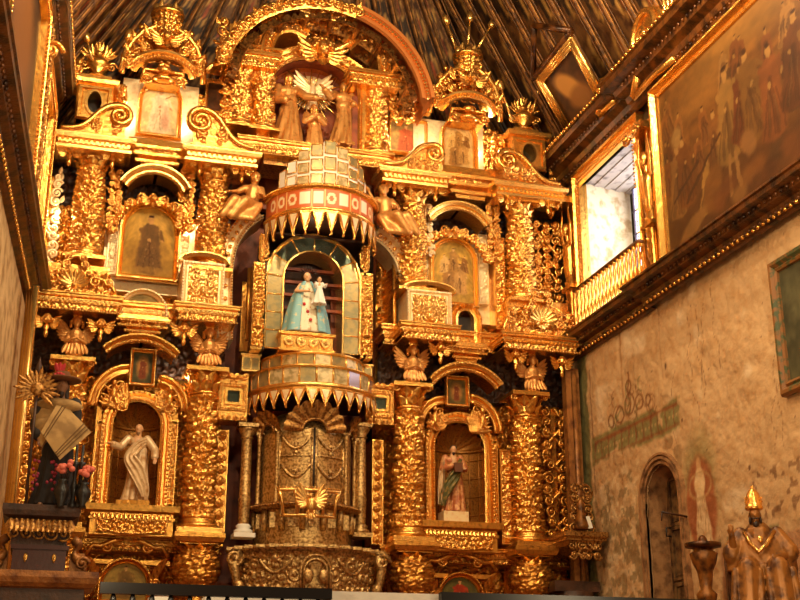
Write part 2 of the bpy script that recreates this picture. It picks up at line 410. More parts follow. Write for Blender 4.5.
# ------------------------------------------------------------------ painter
class Paint:
    def __init__(s, w, h, bg='7a4a1c', res=96, seed=0, noise=.25):
        k = res/max(w, h); s.nx = max(8, int(w*k)); s.ny = max(8, int(h*k)); s.w = w; s.h = h
        s.X, s.Y = np.meshgrid(np.linspace(0, 1, s.nx), np.linspace(0, 1, s.ny)); s.asp = h/w
        s.c = np.ones((s.ny, s.nx, 3))*np.array([int(bg[i:i+2], 16)/255 for i in (0, 2, 4)])
        s.rg = np.random.default_rng(seed)
        n = sum(np.kron(s.rg.random((q, q)), np.ones((-(-s.ny//q), -(-s.nx//q))))[:s.ny, :s.nx] for q in (6, 13, 29))/3
        for _ in range(3): n = (n+np.roll(n, 1, 0)+np.roll(n, 1, 1)+np.roll(n, -1, 0)+np.roll(n, -1, 1))/5
        s.c *= (1+noise*(n[..., None]-.5)*2)
    def mix(s, m_, col, a=1.):
        col = np.array([int(col[i:i+2], 16)/255 for i in (0, 2, 4)]); m_ = np.clip(m_, 0, 1)[..., None]*a
        s.c = s.c*(1-m_)+col*m_
    def ell(s, x, y, rx, ry, col, rot=0, soft=.15, a=1.):
        dx = s.X-x; dy = (s.Y-y)*s.asp; c_, s_ = math.cos(rot), math.sin(rot)
        d = np.hypot((dx*c_+dy*s_)/rx, (-dx*s_+dy*c_)/(ry*s.asp)); s.mix((1-d)/soft+.5, col, a)
    def line(s, x0, y0, x1, y1, w, col, a=1.):
        A = np.array([x0, y0*s.asp]); B = np.array([x1, y1*s.asp]); d = B-A; L = (d**2).sum()+1e-9
        t = np.clip(((s.X-A[0])*d[0]+(s.Y*s.asp-A[1])*d[1])/L, 0, 1)
        dist = np.hypot(s.X-A[0]-t*d[0], s.Y*s.asp-A[1]-t*d[1]); s.mix((w-dist)/(w*.5)+.5, col, a)
    def fig(s, x, y, h, robe, skinc='c98a50', w=.35, lean=0, dark='3a1c08', arms=True, halo=None):
        """standing figure, y = feet, h = height (fractions)"""
        a = s.asp; hw = h*w*a
        top = y+h
        if halo: s.ell(x+lean*h*a, top-.07*h, .1*h*a, .1*h, halo, soft=.3)
        for k in range(7):
            t = k/6; s.ell(x+lean*h*a*t, y+.08*h+.68*h*t, hw*(.55-.2*t)*(1.05 if k == 5 else 1), .12*h, robe, soft=.25)
        for k in range(5): xx = x+(k-2)*hw*.24; s.line(xx, y+.04*h, x+lean*h*a*.6+(k-2)*hw*.1, y+(.45+.05*(k % 3))*h, .004, 'd0a060' if k % 2 else dark, .35)
        s.line(x+.02, y+.05*h, x+lean*h*a*.7, y+.6*h, .012, dark, .4); s.line(x-hw*.25, y+.05*h, x+lean*h*a*.6-.01, y+.5*h, .008, dark, .4)
        s.ell(x+lean*h*a, top-.07*h, .052*h*a, .075*h, skinc, soft=.3)
        s.ell(x+lean*h*a, top-.005*h, .045*h*a, .022*h, dark, soft=.6)
        if arms:
            s.line(x+lean*h*a-hw*.4, top-.22*h, x-hw*.1, top-.42*h, .035*h*a, robe); s.ell(x-hw*.02, top-.43*h, .03*h*a, .03*h, skinc)
            s.line(x+lean*h*a+hw*.4, top-.22*h, x+hw*.5, top-.38*h, .03*h*a, robe); s.ell(x+hw*.5, top-.4*h, .025*h*a, .03*h, skinc)
    def warp(s, amp=.012, seed=1):
        rg = np.random.default_rng(seed); out = []
        for q in range(2):
            n = np.zeros((s.ny, s.nx))
            for f in (9, 23, 47):
                a = rg.random((f+2, f+2)); y = np.linspace(0, f, s.ny)[:, None]+0*s.X; x = np.linspace(0, f, s.nx)[None]+0*s.X
                i = y.astype(int); j = x.astype(int); fy = y-i; fx = x-j; n += (a[i, j]*(1-fy)*(1-fx)+a[i+1, j]*fy*(1-fx)+a[i, j+1]*(1-fy)*fx+a[i+1, j+1]*fy*fx-.5)*(9/f)**.5
            out.append(n)
        I = np.clip((np.arange(s.ny)[:, None]+out[0]*amp*s.ny*2).astype(int), 0, s.ny-1); J = np.clip((np.arange(s.nx)[None]+out[1]*amp*s.nx*2*s.asp).astype(int), 0, s.nx-1)
        s.c = s.c[I, J]*(1+.22*out[0][..., None])
    def mesh(s, mb, plane='xz', arch=False, at=(0, 0, 0), mi=0, bow=0):
        """grid centred in x, bottom z=0, facing -y"""
        X = (s.X-.5)*s.w; Z = s.Y*s.h
        if arch:
            r = s.w/2; Z0 = s.h-r; xx = np.clip(np.abs(X), 0, r)
            top = Z0+np.sqrt(np.clip(r*r-xx*xx, 0, None)); Z = s.Y*top
        col = lin(np.clip(s.c, 0, 1)).reshape(-1, 3)*.999
        grid(mb, X+at[0], at[1]+0*X, Z+at[2], mi=mi, col=col); return mb
def framed(w, h, pt, label, loc, arch=False, fw=.09, name='framed_painting', mt=None, cat='painting', group=None, rz=0, bead=True, dep=.1):
    mt = mt or goldp; t = T(name, label, cat, loc, group, rz)
    pt.warp(); p = MB(); pt.mesh(p, arch=arch, at=(0, .01, 0)); O('canvas', p, canvas, t)
    f = MB()
    if arch: path = archpath(w, h)
    else: path = np.array([(-w/2, 0, 0), (-w/2, 0, h), (w/2, 0, h), (w/2, 0, 0)])
    path = np.vstack([path])
    prof = [(-.01, -.02), (0, .03), (.2*fw, .05), (.35*fw, .02), (.6*fw, dep), (.85*fw, dep), (fw, .03), (fw, -.05)]
    mold(f, path, prof, closed=True)
    if bead:
        q = np.vstack([path, path[:1]]); bead_arch(f, q, .72*fw, -dep-.0, .055, .02)
    O('frame', f, mt, t); return t

# ------------------------------------------------------------------ figures
def capsule(mb, a, b, ra, rb, n=10):
    a = np.array(a, float); b = np.array(b, float); t = np.linspace(0, 1, 5)[:, None]
    tube(mb, a+(b-a)*t, ra+(rb-ra)*t[:, 0], n); ell(mb, a, ra, n, 7); ell(mb, b, rb, n, 7)
def hand(mb, p, d, s, up=(0, 0, 1)):
    """palm and five bent fingers; d = pointing direction, s = hand length"""
    p = np.array(p, float); d = np.array(d, float); d /= np.linalg.norm(d); up = np.array(up, float)
    side = np.cross(d, up); side /= np.linalg.norm(side)+1e-9; nrm = np.cross(side, d)
    capsule(mb, p-.1*s*d, p+.4*s*d, .17*s, .22*s, 8)
    for k, L in enumerate((.42, .5, .46, .36)):
        b = p+.45*s*d+side*(k-1.5)*.155*s; m_ = b+d*L*.5*s-nrm*.03*s; e = m_+d*L*.42*s-nrm*.16*s
        tube(mb, [b, m_, e], [.085*s, .075*s, .06*s], 6)
    b = p+.02*s*d-side*.2*s; tube(mb, [b, b+.22*s*d-side*.16*s, b+.42*s*d-side*.16*s-nrm*.08*s], [.1*s, .085*s, .07*s], 6)
def head(mb, c, s, yaw=0, hair=True):
    """s = head height; face toward -y turned by yaw"""
    ca, sa = math.cos(yaw), math.sin(yaw); Rm = np.array([[ca, -sa, 0], [sa, ca, 0], [0, 0, 1]]); t = MB()
    ell(t, (0, 0, .05*s), (.36*s, .42*s, .42*s), 14, 10); ell(t, (0, -.1*s, -.22*s), (.24*s, .28*s, .27*s), 10, 8)
    tube(t, [(0, -.40*s, .08*s), (0, -.49*s, -.09*s), (0, -.38*s, -.12*s)], [.035*s, .06*s, .03*s], 6)
    for sx in (-1, 1):
        ell(t, (sx*.15*s, -.36*s, .1*s), (.1*s, .05*s, .035*s), 6, 5); ell(t, (sx*.37*s, 0, -.02*s), (.04*s, .08*s, .12*s), 6, 5)
        ell(t, (sx*.14*s, -.345*s, .015*s), (.055*s, .045*s, .035*s), 6, 5)
        ell(t, (sx*.17*s, -.28*s, -.12*s), (.1*s, .08*s, .1*s), 6, 5)
    ell(t, (0, -.355*s, -.23*s), (.1*s, .04*s, .03*s), 6, 4); ell(t, (0, -.31*s, -.38*s), (.1*s, .08*s, .07*s), 6, 5)
    mb.merge(t, c, Rm)
def robe(mb, H, zb, zt, rb, rt, k=9, amp=.14, sway=0., sy=.75, seed=0, sh=None):
    n = 60; nz = 40; z = np.linspace(zb, zt, nz)*H; t = np.linspace(0, 1, nz)
    def fn(r, th, zz):
        q = (zz/H-zb)/(zt-zb)
        return r*(1+amp*(1-q*.7)*np.sin(k*th+1.5*np.sin(q*3+seed)+seed)+.4*amp*(1-q*.6)*np.sin((k*2+1)*th+q*5+seed))
    r = (rb+(rt-rb)*t**.8)*H
    V0 = mb.n
    lathe(mb, np.c_[r, z], n, fn=fn, sy=sy)
    V = mb.V[-1]; q = V[:, 2]/H; V[:, 0] += sway*H*np.sin(q*PI*1.1)
def figure(t, H, mats, armL, armR, yaw=0, sway=.02, seed=0, folds=9, seated=False, hs=.135, voxel=None, hairm=None, beard=False, wide=.17, sleeves=True, bald=False, longhair=False):
    """builds body + robe under t. arms: (elbow, hand) offsets in H units. mats=(skin, robe)"""
    vx = voxel or H*.009
    b = MB(); r = MB()
    zs = .80; hc = (sway*H*.3, -.01*H, .925*H)
    if seated:
        zs = .80
    capsule(b, (0, 0, .6*H), (0, 0, .76*H), .07*H, .085*H); capsule(b, (0, 0, .8*H), (hc[0], 0, .89*H), .04*H, .034*H)
    head(b, hc, hs*H, yaw)
    for sx, arm in ((-1, armL), (1, armR)):
        s_ = np.array([sx*.115, 0, zs])*H; e = np.array(arm[0])*H; h_ = np.array(arm[1])*H
        capsule(b, s_, e, .035*H, .028*H); capsule(b, e, h_, .028*H, .019*H); hand(b, h_, h_-e, .085*H)
        capsule(r, s_, e, .052*H, .05*H)
        if sleeves: capsule(r, e, e+(h_-e)*.72, .05*H, .048*H)
    for sx in (-1, 1):
        capsule(b, (sx*.05*H, 0, .05*H), (sx*.05*H, 0, .5*H), .03*H, .05*H); capsule(b, (sx*.06*H, -.01*H, .02*H), (sx*.07*H, -.11*H, .015*H), .028*H, .02*H)
    capsule(b, (0, 0, .5*H), (0, 0, .6*H), .08*H, .08*H)
    O('body', b, mats[0], t, remesh=vx)
    if seated:
        # lap: thighs forward, shins down
        for sx in (-1, 1):
            capsule(r, (sx*.09*H, 0, .42*H), (sx*.13*H, -.27*H, .40*H), .1*H, .085*H); capsule(r, (sx*.13*H, -.27*H, .40*H), (sx*.13*H, -.27*H, .05*H), .085*H, .085*H)
        capsule(r, (0, -.25*H, .34*H), (0, -.27*H, .06*H), .09*H, .1*H)
        robe(r, H, .0, .62, .22, .125, folds, .1, 0, .95, seed)
    else:
        robe(r, H, .02, .62, wide, .095, folds, .13, sway, .8, seed)
    ell(r, (sway*.5*H, 0, .64*H), (.115*H, .085*H, .1*H), 14, 10); ell(r, (0, 0, .755*H), (.13*H, .08*H, .075*H), 14, 10)
    O('robe', r, mats[1], t, remesh=vx)
    if hairm is not None:
        h = MB(); ca, sa = math.cos(yaw), math.sin(yaw); Rm = np.array([[ca, -sa, 0], [sa, ca, 0], [0, 0, 1]]); q = MB(); s = hs*H
        if not bald: ell(q, (0, .08*s, .14*s), (.42*s, .44*s, .40*s), 12, 8)
        else: ell(q, (0, .2*s, -.05*s), (.41*s, .3*s, .25*s), 12, 8)
        if longhair:
            for sx in (-1, 1): capsule(q, (sx*.32*s, .05*s, .05*s), (sx*.34*s, .05*s, -.65*s), .15*s, .12*s)
            capsule(q, (0, .25*s, 0), (0, .28*s, -.7*s), .3*s, .25*s)
        if beard:
            ell(q, (0, -.24*s, -.42*s), (.2*s, .15*s, .22*s), 8, 6); ell(q, (0, -.2*s, -.6*s), (.12*s, .1*s, .16*s), 8, 6)
        h.merge(q, hc, Rm); O('hair', h, hairm, t, remesh=H*.012)
    return t
def wings(t, H, sp=.34, hgt=.42, z=.8, mt=None, up=.5):
    for sx in (-1, 1):
        w = MB()
        for k in range(8):
            leaf(w, (sx*.03*H, .09*H, z*H-.015*k*H), PI/2-sx*(up+.24*k), (sp+.02*k if k < 4 else sp+.08-.03*(k-4))*H, .09*H, -.05, lobes=0)
        for k in range(5):
            leaf(w, (sx*.03*H, .075*H, z*H-.01*k*H), PI/2-sx*(up+.1+.3*k), sp*.55*H, .08*H, -.02, lobes=0)
        O('wing', w, mt or gold, t)

# ================================================================== SETTING
XL, XR = 0.0, 11.27
CX = 5.42
def hexs(c): return np.array([int(c[i:i+2], 16)/255 for i in (0, 2, 4)])
# ---- right wall with painted plaster
def right_wall():
    y0, y1, z0, z1 = .9, -13.5, 0.0, 9.15; st = .03
    ys = np.arange(y1, y0, st); zs = np.arange(z0, z1, st)
    Y, Z = np.meshgrid(ys, zs)
    s = -Y    # distance from the altar
    c = np.ones(Y.shape+(3,))*hexs('c9a273')
    rg = np.random.default_rng(3)
    def nz(sc_, seed):
        g = np.random.default_rng(seed).random((int(10/sc_)+4, int(15/sc_)+4))
        a = Z/sc_; b = s/sc_+1; i = a.astype(int); j = b.astype(int); fa = a-i; fb = b-j; fa = fa*fa*(3-2*fa); fb = fb*fb*(3-2*fb)
        i = np.clip(i, 0, g.shape[0]-2); j = np.clip(j, 0, g.shape[1]-2)
        return g[i, j]*(1-fa)*(1-fb)+g[i+1, j]*fa*(1-fb)+g[i, j+1]*(1-fa)*fb+g[i+1, j+1]*fa*fb
    n1 = nz(.9, 1); n2 = nz(.25, 2); n3 = nz(.09, 4); fr = n1*.5+n2*.3+n3*.2
    def put(m_, col, a=1.):
        nonlocal c
        m_ = np.clip(m_, 0, 1)[..., None]*a; c = c*(1-m_)+hexs(col)*m_
    put((fr-.45)*2.5, 'd8b486', .5); put((.46-fr)*2.5, 'b08a5c', .5)
    put((nz(.5, 9)-.72)*8, 'ddc19a', .8)
    # streaks, cracks and flaked spots
    for k in range(60):
        yy, zz, r = rg.random()*9, 4+rg.random()*5, .02+.05*rg.random()**3
        put((r-np.hypot(s-yy, (Z-zz)*(.6+rg.random())))/.02, '5e3a1e', .8)
    for k in range(9):
        yy = rg.random()*8; w_ = .012; path = yy+.1*np.sin(Z*2.+k)+.05*np.sin(Z*9+k*2); z_a = 5+rg.random()*3
        put((w_-np.abs(s-path))/.012*((Z > z_a) & (Z < z_a+1.2+rg.random())), '7d5530', .8)
    def bx(a, b, lo, hi, soft=.06):
        e = np.minimum(np.minimum(s-a, b-s), np.minimum(Z-lo, hi-Z))+.10*(fr-.5)
        return e/soft+.3
    # painted dark strip near the altar
    put(bx(.05, .5, 3, 9.2), '5a5a2a', .75)
    put(bx(.62, .68, 6, 8.6), '6b4527', .8); put(bx(2.05, 2.1, 7.3, 9.1), '9a6a3a', .6); put(bx(3.7, 3.74, 7.6, 8.9), '8a5a30', .5)
    # fresco entablature over the door
    put(bx(.55, 4.3, 6.55, 7.15)*np.clip((fr-.34)*7, 0, 1), '77703c', .8)
    put(bx(.7, 4.2, 6.98, 7.06), '8c4a22', .9); put(bx(.7, 4.2, 6.62, 6.68), '8c4a22', .8)
    for k in range(26):
        a = .75+k*.135; put((.035-np.hypot(s-a, Z-6.83))/.02, 'd0a870', .8)
    for k in range(12): put(bx(.7+k*.3, .74+k*.3, 6.62, 7.02, .02), '7d3f1e', .7)
    # candelabra ornament above
    for (a, b, r) in ((1.9, 7.35, .16), (2.35, 7.45, .2), (2.75, 7.4, .14), (1.5, 7.3, .12), (3.1, 7.35, .1), (2.35, 7.8, .12)):
        d = np.hypot(s-a, Z-b); put((.035-np.abs(d-r))/.02, '7a4a24', .8)
    put((.05-np.abs(s-2.35-.05*np.sin(Z*12)))/.03*((Z > 7.2) & (Z < 8.1)), '7a4a24', .8)
    for k in range(26):
        a, b = 1.3+rg.random()*2.0, 7.22+rg.random()*.55; q = rg.random()*6.28
        put((.03-np.abs(np.hypot(s-a, Z-b)-(.08+.1*rg.random())))/.03*(np.cos(np.arctan2(Z-b, s-a)-q) > .1), ['7a4a24', '6a6a38', '8f6236'][k % 3], .65)
    # fresco beside the door: green ground, red mandorla, woman in a pale gown
    fy = 4.75
    put(1.2-np.hypot((s-fy)/.72, (Z-5.35)/1.25)*1.2+.5*(fr-.5), '5f5f28', .85)
    put((1-np.hypot((s-fy)/.55, (Z-5.1)/.95))*5+.5*(fr-.5), 'a0522a', .8)
    wz = np.clip((Z-4.35)/1.0, 0, 1); put((.34*(1-.62*wz)-np.abs(s-fy))/.04*((Z > 4.3) & (Z < 5.4)), 'd9b98c', .95)
    for k in range(5): put((.012-np.abs(s-fy-(k-2)*.11*(1-.6*wz)))/.01*((Z > 4.35) & (Z < 5.2)), 'a5794c', .8)
    put((.18-np.hypot((s-fy), (Z-5.5)*.6))/.04, 'e0c090', .95); put((.10-np.hypot(s-fy, (Z-5.83)*.8))/.03, 'c89a68', .95)
    put((.05-np.abs(np.hypot((s-fy)/1.1, (Z-5.45)/.7)-.32))/.03*(Z > 5.1), 'b8905c', .7)
    # left and right of the door, worn rendering
    put(bx(1.0, 2.6, 3.2, 6.4)*np.clip((nz(.12, 12)-.5)*5, 0, 1), 'e2c79c', .6); put(bx(.6, 2.7, 3.0, 6.2)*np.clip((nz(.2, 13)*.6+nz(.07, 19)*.4-.52)*6, 0, 1), '6e5a34', .5)
    put(bx(3.6, 4.2, 3.2, 6.5)*(nz(.2, 15) > .55), '8c6a40', .6)
    # red-brown dado and a faded band at the lower right
    put(bx(5.2, 9.5, 3.0, 4.35)*1, 'a06a48', .6); put(bx(5.2, 9.5, 4.40, 4.50)*(nz(.2, 17) > .4), '5f5a34', .7)
    put(bx(6.3, 9, 4.6, 5.4)*(nz(.1, 18) > .66), '7c5432', .7)
    rough = .03*(n2-.5)+.02*(n3-.5)+.05*(n1-.5)
    # leave out the door niche
    dc, dw, dz = 3.42, .62, 5.45
    hole = (np.abs(s-dc) < dw) & (Z < dz) | (np.hypot(s-dc, Z-dz) < dw)
    F = gfaces(*Y.shape)
    hf = hole.ravel()[F].all(1)
    mb = MB(); mb.add(np.stack([XR+.02+rough, Y, Z], -1).reshape(-1, 3), F[~hf][:, ::-1], 0, True, lin(np.clip(c, 0, 1)).reshape(-1, 3)*.999)
    S('wall_right', mb, plaster)
    # door niche: reveal and arched mouldings
    r = MB(); pa = np.array([(XR-.02, -dc+dw, 3.0)]+[(XR-.02, -dc+dw*math.cos(a), dz+dw*math.sin(a)) for a in np.linspace(0, PI, 20)]+[(XR-.02, -dc-dw, 3.0)])
    for k, (o, dpt, w_) in enumerate(((.0, .02, .05), (.08, .05, .05), (.16, .04, .04))):
        mold(r, pa, [(o, -.05), (o, dpt), (o+w_, dpt), (o+w_, -.05)], B=(-1, 0, 0))
    mold(r, pa, [(0, .0), (0, -.75)], B=(-1, 0, 0), sm=True)
    box(r, XR+.7, XR+.75, -dc-dw-.1, -dc+dw+.1, 2.9, 6.3, 0)
    me = S('trim_1', r, plasterw)
    d = T('panelled_wooden_door', 'old painted plank door deep in the arched niche of the plaster wall', 'door', (XR+.42, -dc, 3.0))
    b = MB(); n_ = 14; aa = np.linspace(0, PI, n_)
    ring = np.array([(0, dw*math.cos(a), dz-3-.0+dw*math.sin(a)) for a in aa]); 
    V = np.vstack([[(0, dw, 0)], ring, [(0, -dw, 0)]]); k = len(V); Vb = V+np.array([.06, 0, 0])
    b.add(np.vstack([V, Vb]), [[i, (i+1) % k, k+(i+1) % k, k+i] for i in range(k)], 0, False)
    b.F.append((np.array([list(range(k))]), 0, False))
    lf = O('leaf', b, doorw, d)
    for (a0, a1) in ((.15, .95), (1.12, 1.95), (2.08, 2.85)):
        p = MB(); mold(p, [(0, -.42, a0), (0, .42, a0), (0, .42, a1), (0, -.42, a1)], [(0, 0), (0, .04), (.06, .04), (.08, 0)], B=(-1, 0, 0), closed=True)
        box(p, -.02, 0, -.4, .4, a0+.02, a1-.02); ell(p, (-.03, 0, (a0+a1)/2), (.02, .12, .2), 8, 6); O('door_panel', p, doorw, lf)
    h = MB(); tube(h, [(-.05, .45, 2.0), (-.14, .45, 2.0), (-.14, .45, 1.85), (-.05, .45, 1.85)], .015, 6); O('handle', h, black, lf)
    l = T('wall_bracket_lever', 'thin iron bracket arm fixed to the plaster beside the arched door', 'bracket', (XR, -4.25, 5.0))
    q = MB(); tube(q, [(0, 0, 0), (-.25, 0, .03), (-.5, -.05, .05)], .018, 6); tube(q, [(-.5, -.05, .05), (-.52, -.05, -.1)], .015, 6); O('arm', q, dwood, l)
plasterw = mat('niche_plaster', tuple(lin('a8794c')), .9, 0, [(14, .5, .03), (50, .3, .01)], (tuple(lin('6a4526')), 5, .45, .65))
doorw = mat('old_painted_door', tuple(lin('7a5a34')), .6, 0, [(20, .4, .02)], (tuple(lin('3c2412')), 6, .42, .62))
right_wall()

# ---- upper right wall: dark painted ground behind frames, with the window hole
wy0, wy1, wz0, wz1 = -.85, -3.45, 9.45, 12.75
up = MB()
for (a, b, lo, hi) in ((2.3, wy0, 9.1, 14.2), (wy1, -14, 9.1, 14.2), (wy0, wy1, 9.1, wz0), (wy0, wy1, wz1, 14.2)):
    box(up, XR, XR+.03, b, a, lo, hi)
S('wall_right_upper', up, mat('dark_painted_wall', tuple(lin('5a3c1c')), .7, 0, [(8, .4, .03)], (tuple(lin('33301a')), 3, .4, .6)))
# window reveal (splayed, whitewashed), boarded head, panes
rv = MB(); XW = XR+1.15
whitewash = mat('whitewashed_reveal', tuple(lin('e2cfae')), .9, 0, [(10, .5, .04), (40, .4, .01)], (tuple(lin('b99a70')), 4, .5, .65))
rv.add([(XR, wy0, wz0), (XW+.1, wy0+.25, wz0), (XW+.1, wy0+.25, wz1+.2), (XR, wy0, wz1)], [[0, 3, 2, 1]], 0, False)
rv.add([(XR, wy1, wz0), (XW+.1, wy1, wz0), (XW+.1, wy1, wz1+.2), (XR, wy1, wz1)], [[0, 1, 2, 3]], 0, False)
rv.add([(XR, wy0, wz0), (XR, wy1, wz0), (XW+.1, wy1, wz0), (XW+.1, wy0+.25, wz0)], [[0, 1, 2, 3]], 0, False)
S('window_1', rv, whitewash)
hd = MB()
for k in range(9):
    x0 = XR+.0+k*.14; box(hd, x0+.005, x0+.135, wy1, wy0+.3, wz1+.02*(k % 2), wz1+.1)
S('ceiling_window_head', hd, mat('weathered_grey_boards', tuple(lin('b8aca2')), .85, 0, [(12, .5, .03)], (tuple(lin('6d645e')), 5, .5, .7)))
wf = T('barred_window', 'tall pale window with iron crossbars deep in the whitewashed reveal', 'window', (XW, (wy0+wy1)/2, wz0))
g = MB(); box(g, .04, .05, -1.15, 1.3, 0, 3.3); O('glass', g, mat('window_daylight', (.8, .88, 1), .4, emit=((.86, .90, 1.0), 5.)), wf)
bars = MB()
for k in range(7): box(bars, 0, .035, -1.15, 1.3, .05+k*.54-.02, .05+k*.54+.02)
for k in range(5): box(bars, 0, .035, -1.1+k*.58, -1.06+k*.58, 0, 3.3)
O('window_frame', bars, mat('violet_grey_iron', tuple(lin('5a5068')), .5), wf)

# ---- back wall and left wall
bw = MB(); box(bw, -1, 12.5, 2.3, 2.5, 0, 15); S('wall_altar', bw, mat('dark_back_wall', (.05, .022, .01), .9, 0, [(6, .4, .03)]))
lw = MB(); box(lw, -.3, 0, -14, 2.3, 0, 14.2); LA = -.065
wl = S('wall_left', lw, mat('cream_left_wall', tuple(lin('cfae7c')), .85, 0, [(10, .4, .03)], (tuple(lin('a07a4a')), 3, .45, .65)))
wl.rotation_euler[2] = LA
fl = MB(); box(fl, -2, 12.5, -24, 2.3, -.2, 0); box(fl, 0, 11.3, -6.5, 2.3, 0, 1.9); box(fl, 0, 11.3, -9, -6.5, 0, 1.3)
S('floor', fl, mat('brick_floor', (.25, .10, .05), .8, 0, [(8, .4, .03)]))

# ---- cornices of the side walls
brownw = mat('dark_gilded_wood', tuple(lin('6a3c16')), .35, .35, [(30, .4, .02)], (tuple(lin('2c1506')), 5, .42, .62))
def wall_cornice(side, zb, zt, out, name, ya=.3, yb=-14, steps=()):
    X = XR if side > 0 else XL; sg = -side
    pth = [(X, ya, 0)]; 
    mb = MB(); H = zt-zb
    prof = [(0, zb), (.06, zb+.02), (.10, zb+.10*H), (.10, zb+.2*H), (.25*out, zb+.24*H), (.3*out, zb+.4*H), (.55*out, zb+.5*H), (.6*out, zb+.66*H), (.9*out, zb+.72*H), (.92*out, zb+.88*H), (out, zb+.92*H), (out, zt), (0, zt)]
    path = [(X, ya, 0)]
    for (a, dx) in steps: path += [(X+sg*(path[-1][0]-X)*sg, a, 0), (X+sg*dx, a-.02, 0)]
    path += [(path[-1][0], yb, 0)]
    mold(mb, path, prof, B=(0, 0, 1), flip=(side < 0) ^ True, mi=0)
    bd = MB(); b2_ = MB(); y = ya-.1
    while y > yb:
        dx = 0
        for (a, q) in steps:
            if y < a: dx = q
        if zb > 11: ell(bd, (X+sg*(out+dx), y-.05, zt-.03), (.035, .055, .045), 6, 4)
        else: ell(bd, (X+sg*(.12+dx), y, zb+.13*H), (.03, .045, .04), 6, 4)
        ell(b2_, (X+sg*(out*.62+dx), y, zb+.62*H), (.03, .035, .04), 6, 4)
        ell(b2_, (X+sg*(.12+dx), y-.07, zb+.2*H), (.03, .03, .03), 6, 4); y -= .15
    o = T(name, {('c', 1): 'dark carved cornice below the big painting and window of the right wall', ('u', 1): 'thick dark cornice with bead rows above the right wall painting', ('c', -1): 'dark lower cornice running along the left wall', ('u', -1): 'beaded top cornice of the left wall'}[(('c' if zb < 11 else 'u'), side)], 'cornice', (0, 0, 0), 'side wall cornices')
    O('moulding', mb, brownw, o); O('bead_row', bd, gold, o); O('dark_bead_row', b2_, brownw, o)
    if side < 0: o.rotation_euler[2] = LA
    return o
wall_cornice(1, 8.95, 9.42, .42, 'wall_cornice', steps=((-3.7, .14),))
wall_cornice(1, 13.0, 13.75, .6, 'wall_cornice', ya=.2, steps=((-3.8, .15),))
wall_cornice(-1, 8.95, 9.42, .42, 'wall_cornice', ya=-.3)
wall_cornice(-1, 13.0, 13.75, .5, 'wall_cornice', ya=-.3)

# ---- ceiling: fan of painted boards and ribs rising from the wall tops to the ridge
def ceiling():
    zt = 13.9
    per = [np.array((XL-.05, y, zt)) for y in np.arange(-12, 2.2, .72)]
    n0 = len(per); per += [np.array((x, 2.2, zt)) for x in np.arange(.1, 11.3, .72)]
    n1 = len(per); per += [np.array((XR+.05, y, zt)) for y in np.arange(2.1, -13, -.72)]
    N = len(per); top = []
    for i, p in enumerate(per):
        if i < n0: q = (3.2, p[1]*1.0-.9, 19.2)
        elif i < n1:
            t = (i-n0)/(n1-1-n0); q = (3.4+4.3*t, .3, 19.2)
        else: q = (7.9, p[1]-.9, 19.2)
        top.append(np.array(q, float))
    rb = MB(); bd = MB(); rsm = MB()
    for i in range(N):
        a, b = per[i], top[i]; d = b-a
        mid = [a+d*t for t in np.linspace(0, 1, 12)]
        tube(rb, mid, .06, 6); sd = np.cross(d, (0, 0, 1.)); sd /= np.linalg.norm(sd); sd = np.cross(sd, d) if False else np.cross(d/np.linalg.norm(d), np.cross(d, (per[min(i+1, N-1)]-per[max(i-1, 0)])/1.)); sd = (per[min(i+1, N-1)]-per[max(i-1, 0)]); sd = sd/np.linalg.norm(sd)*.13
        for s_ in (-1, 1): tube(rb, [q_+sd*s_ for q_ in mid], .018, 5)
        tube(rsm, [q_+np.array([0, -.05, -.045]) for q_ in mid], .018, 5)
        if i < N-1:
            c_, e = per[i+1], top[i+1]
            if np.linalg.norm(c_-a) > 1.5: continue
            s = np.linspace(0, 1, 9)[:, None, None]; t = np.linspace(0, 1, 60)[None, :, None]
            G = (a+(c_-a)*s)*(1-t)+(b+(e-b)*s)*t
            nrm = np.cross(c_-a, d); nrm /= np.linalg.norm(nrm); nrm = nrm if nrm[2] > 0 else -nrm
            S_, T_ = np.meshgrid(np.linspace(0, 1, 9), np.linspace(0, 1, 60), indexing='ij')
            G = G+nrm*.2
            fl_ = np.abs(np.sin(T_*2*PI*3+i*1.3)); pet = (np.abs(S_-.5) < .32*fl_) & (np.abs(S_-.5) > .14*fl_)
            blk = (np.floor(T_*9+i*.5) % 3 == 0)
            col = np.where(pet[..., None], hexs('bd8c48'), np.where(blk[..., None], hexs('38220f'), hexs('6a431e')))
            col = np.where(((np.abs(S_-.5) < .1) & (fl_ > .8))[..., None], hexs('b0502a'), col)
            grid(bd, G[..., 0], G[..., 1], G[..., 2], col=lin(col).reshape(-1, 3)*.999)
    S('ceiling', bd, mat('painted_ceiling_boards', (1, 1, 1), .6, .15, [(15, .4, .03)], ((.4, .3, .22), 3, .45, .65), attr=True))
    r = T('ceiling_ribs', 'long gilded ribs fanning over the painted vault boards', 'ribs', (0, 0, 0)); O('rib_mouldings', rb, mat('brown_rib_wood', tuple(lin('7a4c20')), .5, .25, [(20, .4, .02)], (tuple(lin('3a200c')), 8, .45, .65)), r); O('rib_fillet', rsm, mat('worn_gilt_fillet', tuple(lin('a8702e')), .5, .3, [(20, .3, .02)], (tuple(lin('4a2a10')), 5, .45, .6)), r)
    cr = MB(); box(cr, 3, 8.2, -14, -2, 19.1, 19.3); S('ceiling_ridge', cr, dwood)
ceiling()

